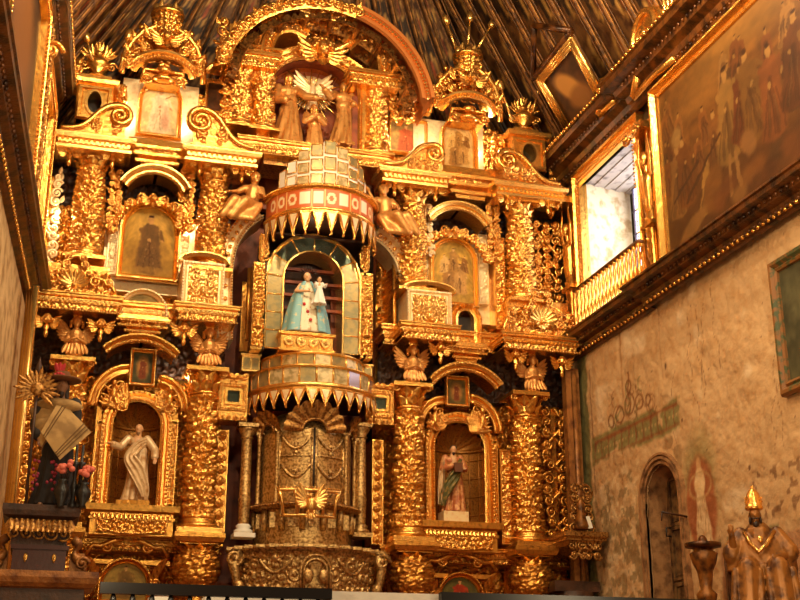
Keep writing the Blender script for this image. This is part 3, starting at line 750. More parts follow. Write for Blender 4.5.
# ================================================================== RETABLO
ZL0, ZC, ZA = 3.6, 9.0, 12.55      # base, main cornice, attic cornice
def backboards():
    t = T('altarpiece_backboard', 'carved gilded backboard of the tall altarpiece behind columns and niches', 'altarpiece', (0, 0, 0))
    colx = [0.88, 3.4, 7.52, 10.05]
    for (a, b, k) in ((.15, 3.85, 1), (7.05, 11.2, 2)):
        m_ = MB(); box(m_, a, b, .78, 1.0, 2.0, 9.3); panel(m_, a, b, 3.4, 8.05, .76, .13, .22, k, .025, sym=False); O('lower_panel', m_, gold2, t)
        m_ = MB(); box(m_, a, b, .78, 1.0, 9.3, 12.9); panel(m_, a, b, 9.3, 11.55, .76, .13, .21, k+5, .025, sym=False); O('middle_panel', m_, gold2, t)
        m_ = MB(); panel(m_, a, b, 11.55, 12.75, .77, .1, .24, k+5, .03, sym=False); O('recess_shade_panel', m_, dwood, t); m_ = MB(); panel(m_, a, b, 8.05, 9.2, .6, .1, .24, k+5, .03, sym=False); O('recess_shade_panel', m_, dwood, t)  # dark strips put the shade of the deep recess under the cornices into colour
    for (a, b, z1) in ((1.25, 3.7, 14.4), (7.15, 9.9, 14.5)):
        m_ = MB(); box(m_, a, b, .56, .8, 12.8, z1); panel(m_, a, b, 12.8, z1, .55, .06, .19, 9, .025, sym=False); O('attic_panel', m_, gold, t)
    m_ = MB(); box(m_, 3.8, 7.1, 1.2, 1.4, 12.2, 16.2); box(m_, 3.7, 7.1, 1.9, 2.0, 2, 12.3); O('centre_panel', m_, red, t)
    # pale flat strips beside the arched paintings
    for x0, x1 in ((1.42, 3.0), (7.8, 9.45)):
        m_ = MB(); box(m_, x0-.1, x1+.1, .42, .76, 9.75, 11.35); O('pale_panel', m_, pale, t)
        m_ = MB(); box(m_, x0+.0, x1+.0, .42, .56, 12.9, 14.5); O('pale_panel', m_, pale, t)
    return t
backboards()

# long cornices behind the projecting blocks
for (a, b, lb) in ((.1, 3.85, 'left'), (7.05, 11.2, 'right')):
    entab(b-a, .55, .42, f'long gilded main cornice of the {lb} bay running behind its blocks', ((a+b)/2, 0.02, 8.98), 'main_cornice', group='long cornices', fr=.3)
    entab(b-a, .55, .34, f'long gilded attic cornice of the {lb} bay under the top storey', ((a+b)/2, 0.02, 12.45), 'attic_cornice', group='long cornices', fr=.3)
    entab(b-a, .5, .3, f'plain moulding under the statue niche storey of the {lb} bay', ((a+b)/2, 0.12, 4.62), 'base_cornice', mt=gold2, group='base mouldings', fr=.3)
# projecting blocks over the columns
def blk(x0, y0, x1, y1, Y, h, label, name='cornice_block', d=.6, **k):
    cx, z, w, _ = RC(x0, y0, x1, y1, Y); return entab(w, d-.0, h, label, (cx, Y, z), name, **k)
blk(35, 300, 118, 311, -.62, .34, 'main cornice block over the leftmost lower column', d=1.15)
blk(179, 310, 235, 322, -.62, .34, 'main cornice block left of the mirrored canopy', d=1.15)
blk(404, 330, 456, 340, -.62, .34, 'main cornice block right of the mirrored canopy', d=1.15)
blk(505, 338, 577, 351, -.62, .34, 'main cornice block over the rightmost lower column beside the balcony', d=1.15)
# middle bay cornice with shaped underside
def bracket(x0, y0, x1, y1, Y, label, mt=gold):
    cx, z, w, h = RC(x0, y0, x1, y1, Y); t = T('hanging_bracket', label, 'bracket', (cx, Y, z), 'bead-edged brackets under the small paintings')
    b = MB(); hw = w/2
    for k, (f, zz, hh, dd) in enumerate(((.98, .62, .38, 0), (.9, .38, .26, .05), (.62, .14, .26, .1), (.42, 0, .16, .15))):
        box(b, -hw*f+.012, hw*f-.012, dd+.012, .7, zz*h+.004, (zz+hh)*h-.004); 
        mold(b, [(-hw*f, .7, 0), (-hw*f, dd, 0), (hw*f, dd, 0), (hw*f, .7, 0)], [(0, zz*h), (.05, zz*h), (.06, (zz+.1)*h), (.02, (zz+.16)*h), (0, (zz+hh)*h)], B=(0, 0, 1), flip=True)
        beads(b, [(-hw*f-.03, dd-.05, zz*h), (hw*f+.03, dd-.05, zz*h)], .065, .026)
    panel(b, -hw*.88, hw*.88, .4*h, .62*h, .04, .05, .12, 4); O('block', b, mt, t); return t
bracket(127, 140, 189, 166, -.35, 'bead-edged bracket under the left attic painting')
bracket(443, 168, 500, 197, -.35, 'bead-edged bracket under the right attic painting')
bracket(118, 315, 168, 334, -.4, 'bead-edged bracket under the small left oval painting')
bracket(448, 342, 487, 360, -.4, 'bead-edged bracket under the small dark arched opening')

# columns
lowA = make_column(3.15, .30, 1, 'gilded column of the lower storey right of the bald statue niche', (3.40, -.12, 4.93), name='carved_column')
for x, lb in ((.90, 'leftmost gilded lower column, partly behind the figure in the poncho'), (7.50, 'gilded lower column left of the bearded statue niche'), (10.02, 'rightmost gilded lower column beside the openwork carving')):
    dup(lowA, (x, -.12, 4.93), lb)
upA = make_column(2.35, .29, 5, 'gilded upper column right of the left arched painting', (3.38, -.1, 10.05), name='carved_column', cell=.15)
for x, lb in ((.93, 'leftmost gilded upper column above the shell pedestal'), (7.60, 'gilded upper column behind the right seated angel'), (10.05, 'rightmost gilded upper column beside the window')):
    dup(upA, (x, -.1, 10.05), lb)
# slim outer wall pilasters beside each main column
def pilaster(x0, y0, x1, y1, Y, label, kind='leaf', mt=gold, grp='narrow carved pilasters'):
    cx, z, w, h = RC(x0, y0, x1, y1, Y); t = T('carved_pilaster', label, 'pilaster', (cx, Y, z), grp)
    b = MB(); box(b, -w/2, w/2, .0, .45, 0, h); q = w*.12
    mold(b, [(-w/2+q, 0, .03), (-w/2+q, 0, h-.03), (w/2-q, 0, h-.03), (w/2-q, 0, .03)], [(-.0, 0), (0, .05), (q*.8, .05), (q, 0)], closed=True)
    O('strip', b, mt, t); f = MB()
    if kind == 'diamond':
        n = max(2, int(h/(w*.8)))
        for k in range(n):
            zc = (k+.5)*h/n; r = h/n*.46; rx = w*.34
            tube(f, [(0, -.03, zc-r), (-rx, -.03, zc), (0, -.03, zc+r), (rx, -.03, zc), (0, -.03, zc-r)], .028, 5); tube(f, [(0, -.03, zc-r*.5), (-rx*.5, -.03, zc), (0, -.03, zc+r*.5), (rx*.5, -.03, zc), (0, -.03, zc-r*.5)], .018, 5); ell(f, (0, -.03, zc), (.04, .04, .05), 6, 4)
    else:
        panel(f, -w/2+q, w/2-q, .06, h-.06, -.005, .06, max(.08, w*.42), 8, .018)
    O('relief', f, mt, t); return t
pilaster(213, 430, 227, 532, .1, 'diamond-pattern pilaster left of the glazed tabernacle', 'diamond')
pilaster(371, 440, 383, 545, .1, 'diamond-pattern pilaster right of the glazed tabernacle', 'diamond')
pilaster(93, 420, 105, 505, .15, 'leafy pilaster on the left of the bald statue niche')
pilaster(164, 420, 176, 508, .15, 'leafy pilaster on the right of the bald statue niche')
pilaster(418, 430, 430, 522, .15, 'leafy pilaster on the left of the bearded statue niche')
pilaster(486, 440, 498, 530, .15, 'leafy pilaster on the right of the bearded statue niche')
pilaster(500, 450, 511, 545, .1, 'narrow leafy pilaster left of the rightmost lower column')
pilaster(108, 205, 119, 275, .3, 'slim pilaster on the left of the left arched painting', mt=pale)
pilaster(180, 205, 190, 280, .3, 'slim pilaster on the right of the left arched painting', mt=pale)
pilaster(420, 225, 430, 300, .3, 'slim pilaster on the left of the right arched painting', mt=pale)
pilaster(478, 235, 488, 305, .3, 'slim pilaster on the right of the right arched painting', mt=pale)
pilaster(494, 238, 505, 330, .1, 'slim leafy pilaster left of the rightmost upper column')

# pedestals with shells under the outer upper columns
def shell_pedestal(x0, y0, x1, y1, Y, label):
    cx, z, w, h = RC(x0, y0, x1, y1, Y); t = T('shell_pedestal', label, 'pedestal', (cx, Y, z), 'shell pedestals under the outer upper columns')
    b = MB(); box(b, -w*.4, w*.4, .1, .9, 0, h*.8)
    pth = [(-w*.5, 0, .04)]+[tuple(p) for p in arc(-w*.22, h*.1, w*.28, PI*.95, PI*.5, 8, 0, h*.42)]+[tuple(p) for p in arc(0, h*.5, w*.16, PI*.95, .05*PI, 10, 0, h*.45)]+[tuple(p) for p in arc(w*.22, h*.1, w*.28, PI*.5, .05*PI, 8, 0, h*.42)]+[(w*.5, 0, .04)]
    tube(b, pth, .045, 6); O('block', b, gold, t)
    f = MB(); filler(f, w*.92, .02, h*.55, .2, .028, 11, -.03)
    filler(f, w*.5, h*.5, h*.98, .16, .024, 12, -.03, prof=lambda q: 1-.6*q); panel(f, -w*.42, w*.42, .02, h*.62, .08, .05, .15, 3); O('scrollwork', f, gold, t)
    s = MB()
    for k in range(9):
        a = PI*.08+k*PI*.84/8; leaf(s, (0, -.05, h*.3), a, h*.33, h*.12, .35, lobes=0)
    for k in range(6): leaf(s, (0, -.05, h*.3), -PI*.1-k*PI*.8/5, h*.16, h*.1, .3, lobes=0)
    ell(s, (0, -.12, h*.3), (.05, .05, .05)); O('shell', s, goldp, t); return t
shell_pedestal(31, 253, 118, 301, -.5, 'wide shell pedestal under the leftmost upper column')
shell_pedestal(504, 290, 578, 338, -.5, 'wide shell pedestal under the rightmost upper column')
def panel_pedestal(x0, y0, x1, y1, Y, label):
    cx, z, w, h = RC(x0, y0, x1, y1, Y); t = T('panelled_pedestal', label, 'pedestal', (cx, Y, z), 'panelled pedestals flanking the canopy')
    b = MB(); box(b, -w/2, w/2, .02, .9, 0, h*.86)
    mold(b, [(-w/2+.03, 0, .05), (-w/2+.03, 0, h*.84), (w/2-.03, 0, h*.84), (w/2-.03, 0, .05)], [(-.09, -.02), (-.08, .05), (-.05, .05), (-.04, .02), (-.01, .06), (.03, .06), (.03, -.02)], closed=True)
    bead_arch(b, np.array([(-w/2+.02, 0, .05), (-w/2+.02, 0, h*.84), (w/2-.02, 0, h*.84), (w/2-.02, 0, .05), (-w/2+.02, 0, .05)]), 0, -.07, .06, .022)
    O('block', b, pale, t); f = MB()
    filler(f, w*.78, h*.08, h*.8, .17, .024, 21, -.02); panel(f, -w*.36, w*.36, h*.08, h*.8, .015, .04, .16, 2); ell(f, (0, -.04, h*.35), (.07, .07, .1)); O('relief', f, goldp, t)
    c = MB(); mold(c, arc(0, h*.84, w*.52, PI, 0, 12, 0, h*.14), [(0, -.5), (0, .05), (.06, .1), (.09, .1), (.09, -.5)]); O('curved_top', c, goldp, t); return t
panel_pedestal(182, 256, 224, 310, -.45, 'white-edged panelled pedestal left of the camarin arch')
panel_pedestal(407, 285, 451, 334, -.45, 'white-edged panelled pedestal right of the camarin arch')
# bulb pedestals under the lower columns
bp = T('bulb_pedestal', 'leafy bulb pedestal below the column right of the bald statue niche', 'pedestal', (3.42, -.15, 3.85), 'leafy bulb pedestals')
b = MB(); box(b, -.35, .35, -.288, .64, .885, 1.075); mold(b, [(-.36, .5, 0), (-.36, -.3, 0), (.36, -.3, 0), (.36, .5, 0)], [(0, .9), (.06, .92), (.1, 1.0), (.1, 1.08), (0, 1.08)], B=(0, 0, 1), flip=True); box(b, -.3, .3, .1, .7, 0, .9); O('cap', b, gold2, bp)
b = MB(); zz = np.linspace(.04, .9, 46); rr = .16+.27*np.sin(np.clip((zz-.0)/.92, 0, 1)*PI)**.8
lathe(b, np.c_[rr, zz], 64, fn=lambda r, th, z: r*.9+.075*rinceau(th*.4, z, .17, 4)); lathe(b, [(.12, -.5), (.2, -.1), (.14, .04)], 16)
for k in range(10):
    l = MB(); leaf(l, (0, -.18, 0), PI/2, .3, .16, 1.1); a = 2*PI*k/10; ca, sa = math.cos(a), math.sin(a); b.merge(l, (0, 0, .62), [[ca, -sa, 0], [sa, ca, 0], [0, 0, 1]])
O('bulb', b, gold2, bp)
for x, lb in ((.92, 'leafy bulb pedestal below the leftmost lower column'), (7.55, 'leafy bulb pedestal below the column left of the bearded statue niche'), (10.02, 'leafy bulb pedestal below the rightmost lower column')): dup(bp, (x, -.15, 3.85), lb)

# cherub heads hanging under the cornices
chm = MB(); chm.merge(cherub(1.0)); chp = None
CH = [(47, 320, 'winged cherub head under the outer end of the lower left cornice'), (101, 325, 'winged cherub head left of the small oval painting'), (184, 329, 'winged cherub head right of the small oval painting'),
      (70, 150, 'winged cherub head under the outer left attic cornice'), (113, 153, 'winged cherub head under the attic cornice beside the left bracket'), (200, 160, 'winged cherub head under the attic cornice right of the left arched painting'), (242, 168, 'winged cherub head above the left seated angel'),
      (394, 182, 'winged cherub head above the right seated angel'), (435, 187, 'winged cherub head under the attic cornice left of the right bracket'), (506, 196, 'winged cherub head under the attic cornice right of the right bracket'), (547, 200, 'winged cherub head under the outer right attic cornice'),
      (440, 348, 'winged cherub head left of the small dark arched opening'), (515, 355, 'winged cherub head under the lower right cornice above the winged herm'), (561, 362, 'winged cherub head under the outer end of the lower right cornice')]
for i, (px, py, lb) in enumerate(CH):
    p = P(px, py, -.45)
    if chp is None:
        chp = T('winged_cherub', lb, 'cherub', tuple(p), 'winged cherub heads under the cornices')
        h = MB(); h.merge(chm, sc=1.0); O('head_and_wings', h, gold, chp)
        k_ = MB(); box(k_, -.05, .05, -.02, .5, -.05, .05); ell(k_, (0, -.02, -.26), (.045, .045, .09), 8, 6); O('drop', k_, gold, chp)
    else: dup(chp, tuple(p), lb)
# ================================================================== LOWER NICHES
def niche(x0, y0, x1, y1, label, Y=.05):
    """arched shell niche; pixel box is the opening"""
    cx, z, w, h = RC(x0, y0, x1, y1, Y); r = w/2; t = T('shell_niche', label, 'niche', (cx, Y, z), 'shell niches of the lower storey')
    b = MB(); dp = .46; sx_ = 1.0
    a = np.linspace(PI, 2*PI, 25)[None]*-1   # back half cylinder
    th = np.linspace(0, PI, 31)[None]; zz = np.linspace(0, h-r, 12)[:, None]
    X = r*np.cos(th)+0*zz; Yv = dp*np.sin(th)+0*zz
    gr = .012*(np.abs(np.sin(th*9)) < .25)
    grid(b, X*(1-gr), Yv*(1-gr), zz+0*th, flip=True)
    for k in range(4):
        zc = (k+.5)*(h-r)/4; tube(b, np.stack([r*.985*np.cos(th[0]), dp*.985*np.sin(th[0]), 0*th[0]+zc], -1), .012, 5)
    for k in range(1, 7):
        tk = k*PI/7; tube(b, [(r*.985*math.cos(tk), dp*.985*math.sin(tk), 0), (r*.985*math.cos(tk), dp*.985*math.sin(tk), h-r)], .012, 5)
    O('recess', b, shellm, t)
    s = MB(); ph = np.linspace(0, PI/2, 14)[:, None]
    fl = 1-.05*np.abs(np.sin(th*6.5+.0)); 
    # shell half dome: ribs radiate from the crown of the arch downwards
    u = np.linspace(0, PI, 53)[None]; v = np.linspace(0.0, PI/2, 14)[:, None]
    fl = 1-.13*np.abs(np.sin(u*8))*np.sin(v)
    grid(s, r*np.cos(u)*np.cos(v*0)*np.sin(v)*fl*1.0, dp*np.cos(v)*fl+0*u, (h-r)+r*np.sin(u)*np.sin(v)*fl)
    tube(s, np.stack([r*.97*np.cos(th[0]), dp*.97*np.sin(th[0]), 0*th[0]+h-r], -1), .028, 6)
    O('shell_vault', s, shellm, t)
    f = MB(); pa = archpath(w, h, 0, 26)
    mold(f, pa, [(-.02, -.3), (-.02, .04), (.03, .06), (.06, .02), (.10, .02), (.13, .08), (.19, .08), (.21, .03), (.21, -.3)], closed=False)
    bead_arch(f, pa, .015, -.075, .06, .024); bead_arch(f, pa, .16, -.10, .075, .03)
    O('arch_frame', f, gold, t)
    g = MB(); box(g, -r-.3, -r-.2, .1, .45, 0, h-r*.3); box(g, r+.2, r+.3, .1, .45, 0, h-r*.3); box(g, -r-.02, r+.02, .0, dp+.05, -.06, 0); O('jamb', g, gold2, t)
    return t, cx, z, w, h
shellm = mat('dark_gilt_shell', tuple(lin('a8702c')), .4, .6, [(30, .4, .02)], (tuple(lin('4a2408')), 30, .5, .75))
niche(110, 401, 160, 505, 'shell niche holding the bald saint in a pale robe')
niche(434, 422, 485, 522, 'shell niche holding the bearded saint in red and green')

def shelf(x0, y0, x1, y1, label):
    cx, z, w, h = RC(x0, y0, x1, y1, -.3); t = T('niche_shelf', label, 'shelf', (cx, -.3, z), 'carved shelves under the statue niches')
    b = MB(); hw = w/2
    mold(b, [(-hw+.06, .75, 0), (-hw+.06, .05, 0), (hw-.06, .05, 0), (hw-.06, .75, 0)], [(0, 0), (.02, .02), (.02, .5*h), (.05, .52*h), (.05, .6*h), (.02, .64*h), (.02, .74*h), (.12, .8*h), (.13, h), (-.3, h)], B=(0, 0, 1), flip=True)
    box(b, -hw+.07, hw-.07, .06, .74, .01, h*.98); O('ledge', b, gold2, t)
    f = MB(); panel(f, -hw*.8, hw*.8, .1*h, .5*h, .0, .07, .13, 6, .018); 
    tube(f, [(-hw*.8, -.02, .5*h)]+[(hw*.8*math.sin(a), -.02, .5*h-.42*h*abs(math.cos(a))**.6) for a in np.linspace(-PI/2, PI/2, 16)]+[(hw*.8, -.02, .5*h)], .025, 5)
    for k in range(18): leaf(f, (-hw*.86+k*hw*1.72/17, .0, .70*h), -PI/2, .12*h+.03, .08, .4, lobes=0)
    O('festoon', f, gold, t)
    return t
shelf(88, 505, 176, 536, 'carved shelf under the niche of the bald saint')
shelf(422, 522, 500, 552, 'carved shelf under the niche of the bearded saint')

# ------------------------------------------------------------------ statues
def rz_(a): return [[math.cos(a), -math.sin(a), 0], [math.sin(a), math.cos(a), 0], [0, 0, 1]]
robe_pale = mat('pale_gilt_robe', tuple(lin('e6c79a')), .38, .25, [(30, .3, .01)], (tuple(lin('b07a3c')), 7, .5, .7))
robe_red = mat('red_striped_robe', tuple(lin('b4653a')), .4, .15, [(40, .3, .01)], (tuple(lin('e0a468')), 12, .45, .6))
green = mat('green_gold_mantle', tuple(lin('5c5a30')), .4, .25, [(40, .3, .01)], (tuple(lin('a07c3a')), 12, .5, .65))
greyh = mat('grey_hair', tuple(lin('8a6a48')), .6)
dkhair = mat('dark_hair', tuple(lin('2c160a')), .5)
flesh = mat('carved_flesh', tuple(lin('e0ac7c')), .4, 0, [(40, .1, .005)])
def drape(t, name, H, pts, wd, m_, seed=0, n=30, thick=.02, fold=.018):
    """cloth band following a 3D centre line pts with half widths wd; folds across"""
    pts = np.asarray(pts, float)*H; wd = np.asarray(wd, float)*H
    d = np.linspace(0, 1, len(pts)); s = np.linspace(0, 1, n)
    c = np.stack([np.interp(s, d, pts[:, k]) for k in range(3)], -1); w = np.interp(s, d, wd)
    for _ in range(3): c[1:-1] = (c[:-2]+c[1:-1]+c[2:])/3
    tg = np.gradient(c, axis=0); tg /= np.linalg.norm(tg, axis=1)[:, None]
    side = np.cross(tg, c*np.array([1, 1, 0])+np.array([0, 1e-3, 0])); side /= np.linalg.norm(side, axis=1)[:, None]+1e-9
    out = np.cross(side, tg); u = np.linspace(-1, 1, 15)
    G = c[:, None]+side[:, None]*(w[:, None]*u)[..., None]+out[:, None]*(fold*H*np.sin(u*9+seed+s[:, None]*2))[..., None]
    G2 = G-out[:, None]*thick*H
    mb = MB(); grid(mb, G[..., 0], G[..., 1], G[..., 2]); grid(mb, G2[..., 0], G2[..., 1], G2[..., 2], flip=True); O(name, mb, m_, t)

cx, z, w, h = RC(115, 421, 158, 504, -.05)
Hs = h*.97
st = T('saint_statue', 'statue of a bald grey-bearded saint in a pale robe with outstretched hand', 'statue', (cx, .02, z+.02))
st.rotation_euler[2] = -.15
figure(st, Hs, (flesh, robe_pale), ((-.2, -.05, .68), (-.31, -.16, .70)), ((.22, -.03, .66), (.23, -.14, .52)), yaw=-.2, sway=.03, seed=1, folds=8, hairm=greyh, beard=True, bald=True, wide=.16)
drape(st, 'mantle', Hs, [(.13, .02, .8), (.05, -.13, .72), (-.1, -.16, .55), (.02, -.19, .4), (.12, -.17, .18), (.14, -.15, .06)], [.03, .06, .08, .09, .08, .05], robe_pale, 2)
b = MB(); box(b, -.3, .3, -.2, .2, -.07, 0.03); O('plinth', b, gold2, st)
cx, z, w, h = RC(437, 445, 471, 514, -.05); Hs = h
st = T('saint_statue', 'statue of a dark-bearded saint in a red robe and green mantle holding a book', 'statue', (cx, .02, z+.02))
figure(st, Hs, (flesh, robe_red), ((-.17, -.05, .63), (-.02, -.16, .66)), ((.17, -.04, .64), (.12, -.17, .62)), yaw=-.15, sway=.03, seed=4, folds=10, hairm=dkhair, beard=True, wide=.17)
drape(st, 'mantle', Hs, [(.15, .02, .82), (.06, -.14, .62), (-.04, -.17, .48), (-.14, -.15, .36), (-.19, -.1, .22), (-.2, -.06, .1)], [.035, .06, .085, .09, .08, .07], green, 1)
drape(st, 'cloak', Hs, [(-.13, .03, .82), (-.18, -.06, .7), (-.2, -.08, .5), (-.2, -.06, .3), (-.2, -.05, .12)], [.03, .05, .06, .06, .05], robe_pale, 3)
b = MB(); box(b, -.26, .26, -.18, .2, -.2, .02); O('plinth', b, pale, st)
b = MB(); box(b, -.05*Hs, .07*Hs, -.24*Hs, -.19*Hs, .56*Hs, .69*Hs); bk = O('held_book', b, mat('book_cover', tuple(lin('6a3a1c')), .5), None, st.location); tag(bk, 'small brown book held against the chest of the bearded saint', 'book')

# ------------------------------------------------------------------ zone above the niches
def small_framed(x0, y0, x1, y1, Y, label, fill, arch=False, fw=.07, nm='small_painting', cat='painting', mt=None, group=None, bg='4a3a20', cols=None):
    cx, z, w, h = RC(x0, y0, x1, y1, Y); p = Paint(w, h, bg, 60, int(x0), .3); fill(p)
    return framed(w, h, p, label, (cx, Y, z), arch, fw, nm, mt, cat, group)
def f_small(p): p.ell(.5, .5, .33, .4, '9a6a34', soft=.5); p.fig(.5, .15, .65, '7a3a1c', 'c08850')
small_framed(133, 353, 152, 383, -.05, 'small dark painting between half arches above the bald saint', f_small, bg='3c3a22')
small_framed(448, 380, 465, 404, -.05, 'small reddish painting between half arches above the bearded saint', f_small, bg='5a4a22')
def seg_pediment(x0, y0, x1, y1, Y, label, rise=.5, d=.5, nm='segmental_pediment', mt=None):
    cx, z, w, h = RC(x0, y0, x1, y1, Y); mt = mt or gold; t = T(nm, label, 'pediment', (cx, Y, z), 'curved pediments'); b = MB()
    hw = w/2-.08; R_ = (hw*hw+(h*.62)**2)/(2*h*.62); a = math.asin(min(.999, hw/R_)); th = .34*h
    pa = np.array([(R_*math.sin(q), 0, h*.62-R_+R_*math.cos(q)) for q in np.linspace(-a, a, 24)])
    mold(b, pa, [(-.0, -d), (0, 0), (th*.2, .03), (th*.4, .03), (th*.5, .08), (th*.8, .12), (th, .12), (th, -d)])
    mold(b, pa, [(0, -d), (0, 0)])
    O('curved_moulding', b, mt, t); q = MB(); bead_arch(q, pa, th*.15, -.05, .075, .026); bead_arch(q, pa, th*.75, -.14, .075, .022); O('bead_row', q, goldp, t)
    return t
seg_pediment(104, 334, 179, 356, -.35, 'curved pediment above the left small painting')
seg_pediment(431, 362, 499, 387, -.35, 'curved pediment above the right small painting')
seg_pediment(125, 165, 187, 190, -.2, 'thin curved pediment over the left arched painting', mt=goldp)
seg_pediment(429, 202, 488, 224, -.2, 'thin curved pediment over the right arched painting', mt=goldp)
def half_arc(cx_, cy_, r_, side, Y, label):
    """quarter ring broken pediment with carving inside"""
    c = P(cx_, cy_, Y); s = P(cx_+r_, cy_, Y)[0]-c[0]; t = T('half_arch_ornament', label, 'ornament', tuple(c), 'half arches beside the small paintings'); b = MB()
    a = np.linspace(PI*.5, PI, 14) if side < 0 else np.linspace(PI*.5, 0, 14)
    ox = .0
    for k, (r, q, m_) in enumerate(((s, .05, 0), (s*.82, .035, 0))):
        tube(b, np.stack([r*np.cos(a), 0*a-.05, r*1.15*np.sin(a)], -1), q, 6)
    t0 = np.stack([s*.91*np.cos(a), 0*a, s*1.05*np.sin(a)], -1); 
    mold(b, t0 if side < 0 else t0[::-1], [(-.1*s, -.4), (-.1*s, .02), (.1*s, .04), (.1*s, -.4)])
    for k in range(len(a)-1):
        p = t0[k]; tube(b, [p*(.9), p*1.08], .02, 4)
    O('ring', b, gold, t); f = MB()
    for k in range(9):
        q = rng.random(); ang = PI*.5+side*-1*rng.random()*PI*.5; rr = s*(.15+.55*q)
        scroll(f, rr*math.cos(ang), rr*1.1*math.sin(ang), s*.17, 1.4, side, .022, -.02, q*6)
    for k in range(8):
        ang = PI*.5-side*(k+.5)/8*PI*.5; leaf(f, (0, 0, 0), ang, s*.7, s*.16, .15)
    ell(f, (side*s*.38, -.1, s*.35), (.07, .06, .14), 8, 6); ell(f, (side*s*.38, -.12, s*.35+.2), (.05, .05, .06), 8, 6)
    capsule(f, (side*s*.3, -.1, s*.42), (side*s*.15, -.14, s*.55), .025, .02, 6); capsule(f, (side*s*.45, -.1, s*.42), (side*s*.6, -.14, s*.5), .025, .02, 6)
    capsule(f, (side*s*.36, -.1, s*.25), (side*s*.25, -.12, .02), .035, .02, 6); capsule(f, (side*s*.42, -.1, s*.25), (side*s*.5, -.12, .05), .035, .02, 6)
    O('carved_child_and_leaves', f, gold, t)
half_arc(127, 408, 38, -1, -.02, 'carved half arch left of the small painting above the bald saint')
half_arc(157, 410, 30, 1, -.02, 'carved half arch right of the small painting above the bald saint')
half_arc(444, 430, 27, -1, -.02, 'carved half arch left of the small painting above the bearded saint')
half_arc(470, 432, 30, 1, -.02, 'carved half arch right of the small painting above the bearded saint')

# winged herm busts over the lower columns
def herm(label, loc, H=.9, group='winged herms over the lower columns'):
    t = T('winged_herm', label, 'angel', loc, group)
    b = MB(); capsule(b, (0, 0, .3*H), (0, 0, .52*H), .13*H, .15*H); capsule(b, (0, 0, .5*H), (0, -.02*H, .7*H), .06*H, .055*H)
    head(b, (0, -.05*H, .78*H), .26*H)
    for sx in (-1, 1): capsule(b, (sx*.15*H, 0, .52*H), (sx*.2*H, -.1*H, .33*H), .055*H, .045*H); capsule(b, (sx*.2*H, -.1*H, .33*H), (sx*.06*H, -.2*H, .38*H), .045*H, .03*H); hand(b, (sx*.06*H, -.2*H, .38*H), (-sx, -.1, .3), .1*H)
    O('body', b, goldf, t, remesh=.014)
    r = MB(); zz = np.linspace(-.02, .42, 24)*H
    lathe(r, np.c_[.12*H+.07*H*np.sin(np.linspace(0, PI*.95, 24)), zz], 40, fn=lambda r_, th, z: r_*(1+.07*np.sin(9*th+z*8)), sy=.8); 
    for k in range(7): leaf(r, ((k-3)*.055*H, -.12*H, .3*H), -PI/2+(k-3)*.12, .26*H, .1*H, .3)
    O('drapery', r, goldf, t)
    h = MB(); ell(h, (0, .0, .83*H), (.12*H, .125*H, .1*H), 10, 7)
    for sx in (-1, 1): [ell(h, (sx*.12*H, -.02*H, (.80-.05*k)*H), (.04*H, .05*H, .04*H), 6, 4) for k in range(3)]
    for k in range(5): leaf(h, (0, -.02*H, .88*H), PI/2+(k-2)*.45, .13*H, .06*H, .1, lobes=0)
    O('hair', h, gold2, t)
    for sx in (-1, 1):
        w = MB()
        for k in range(7): leaf(w, (sx*.12*H, .08*H, .6*H-.02*k*H), PI/2-sx*(.75+.2*k), (.4-.035*k)*H, .1*H, -.05, lobes=0)
        for k in range(4): leaf(w, (sx*.1*H, .055*H, .58*H-.02*k*H), PI/2-sx*(.85+.25*k), .22*H, .09*H, -.02, lobes=0)
        O('wing', w, goldf, t)
    return t
h0 = herm('winged herm with folded hands above the leftmost lower column', (.92, -.3, 8.08))
for x, lb in ((3.42, 'winged herm above the column left of the mirrored balcony'), (7.55, 'winged herm above the column right of the mirrored balcony'), (10.15, 'winged herm above the rightmost lower column')): dup(h0, (x, -.3, 8.08), lb)

# openwork side ornaments
def openwork(x0, y0, x1, y1, Y, label, cell=.2, th=.035, seed=0, mt=None, prof=None, back=True, sym=False, group='openwork side ornaments'):
    cx, z, w, h = RC(x0, y0, x1, y1, Y); t = T('openwork_ornament', label, 'ornament', (cx, Y, z), group)
    f = MB(); filler(f, w, 0, h, cell, th, seed, 0, prof, sym=sym)
    n = 40; zz = np.linspace(0, h, n); tube(f, np.stack([w*.3*np.sin(zz*5+seed), 0*zz+.04, zz], -1), th*1.3, 6); tube(f, np.stack([-w*.3*np.sin(zz*5+seed), 0*zz+.05, zz], -1), th*1.0, 6)
    O('scrollwork', f, mt or gold, t); 
    if back: b = MB(); box(b, -.05, .05, .06, .3, .05, h-.05); O('support', b, gold2, t)
    return t
openwork(541, 408, 572, 562, .15, 'openwork scroll carving right of the rightmost lower column', .24, .04, 31, gold2)
openwork(2, 385, 34, 510, -.1, 'openwork scroll carving at the far left beside the poncho figure', .22, .035, 32)
openwork(34, 172, 62, 268, .1, 'openwork scroll carving left of the leftmost upper column', .2, .035, 33, pale)
openwork(532, 222, 562, 300, .1, 'openwork scroll carving right of the rightmost upper column', .2, .035, 34)
openwork(107, 170, 122, 232, .0, 'small openwork carving between the left column and arched painting', .14, .025, 35)
openwork(420, 205, 434, 255, .0, 'small openwork carving left of the right arched painting', .14, .025, 36, pale)
openwork(486, 205, 500, 262, .0, 'small openwork carving right of the right arched painting', .14, .025, 37)
openwork(176, 168, 196, 230, .0, 'small openwork carving right of the left arched painting', .14, .025, 38)

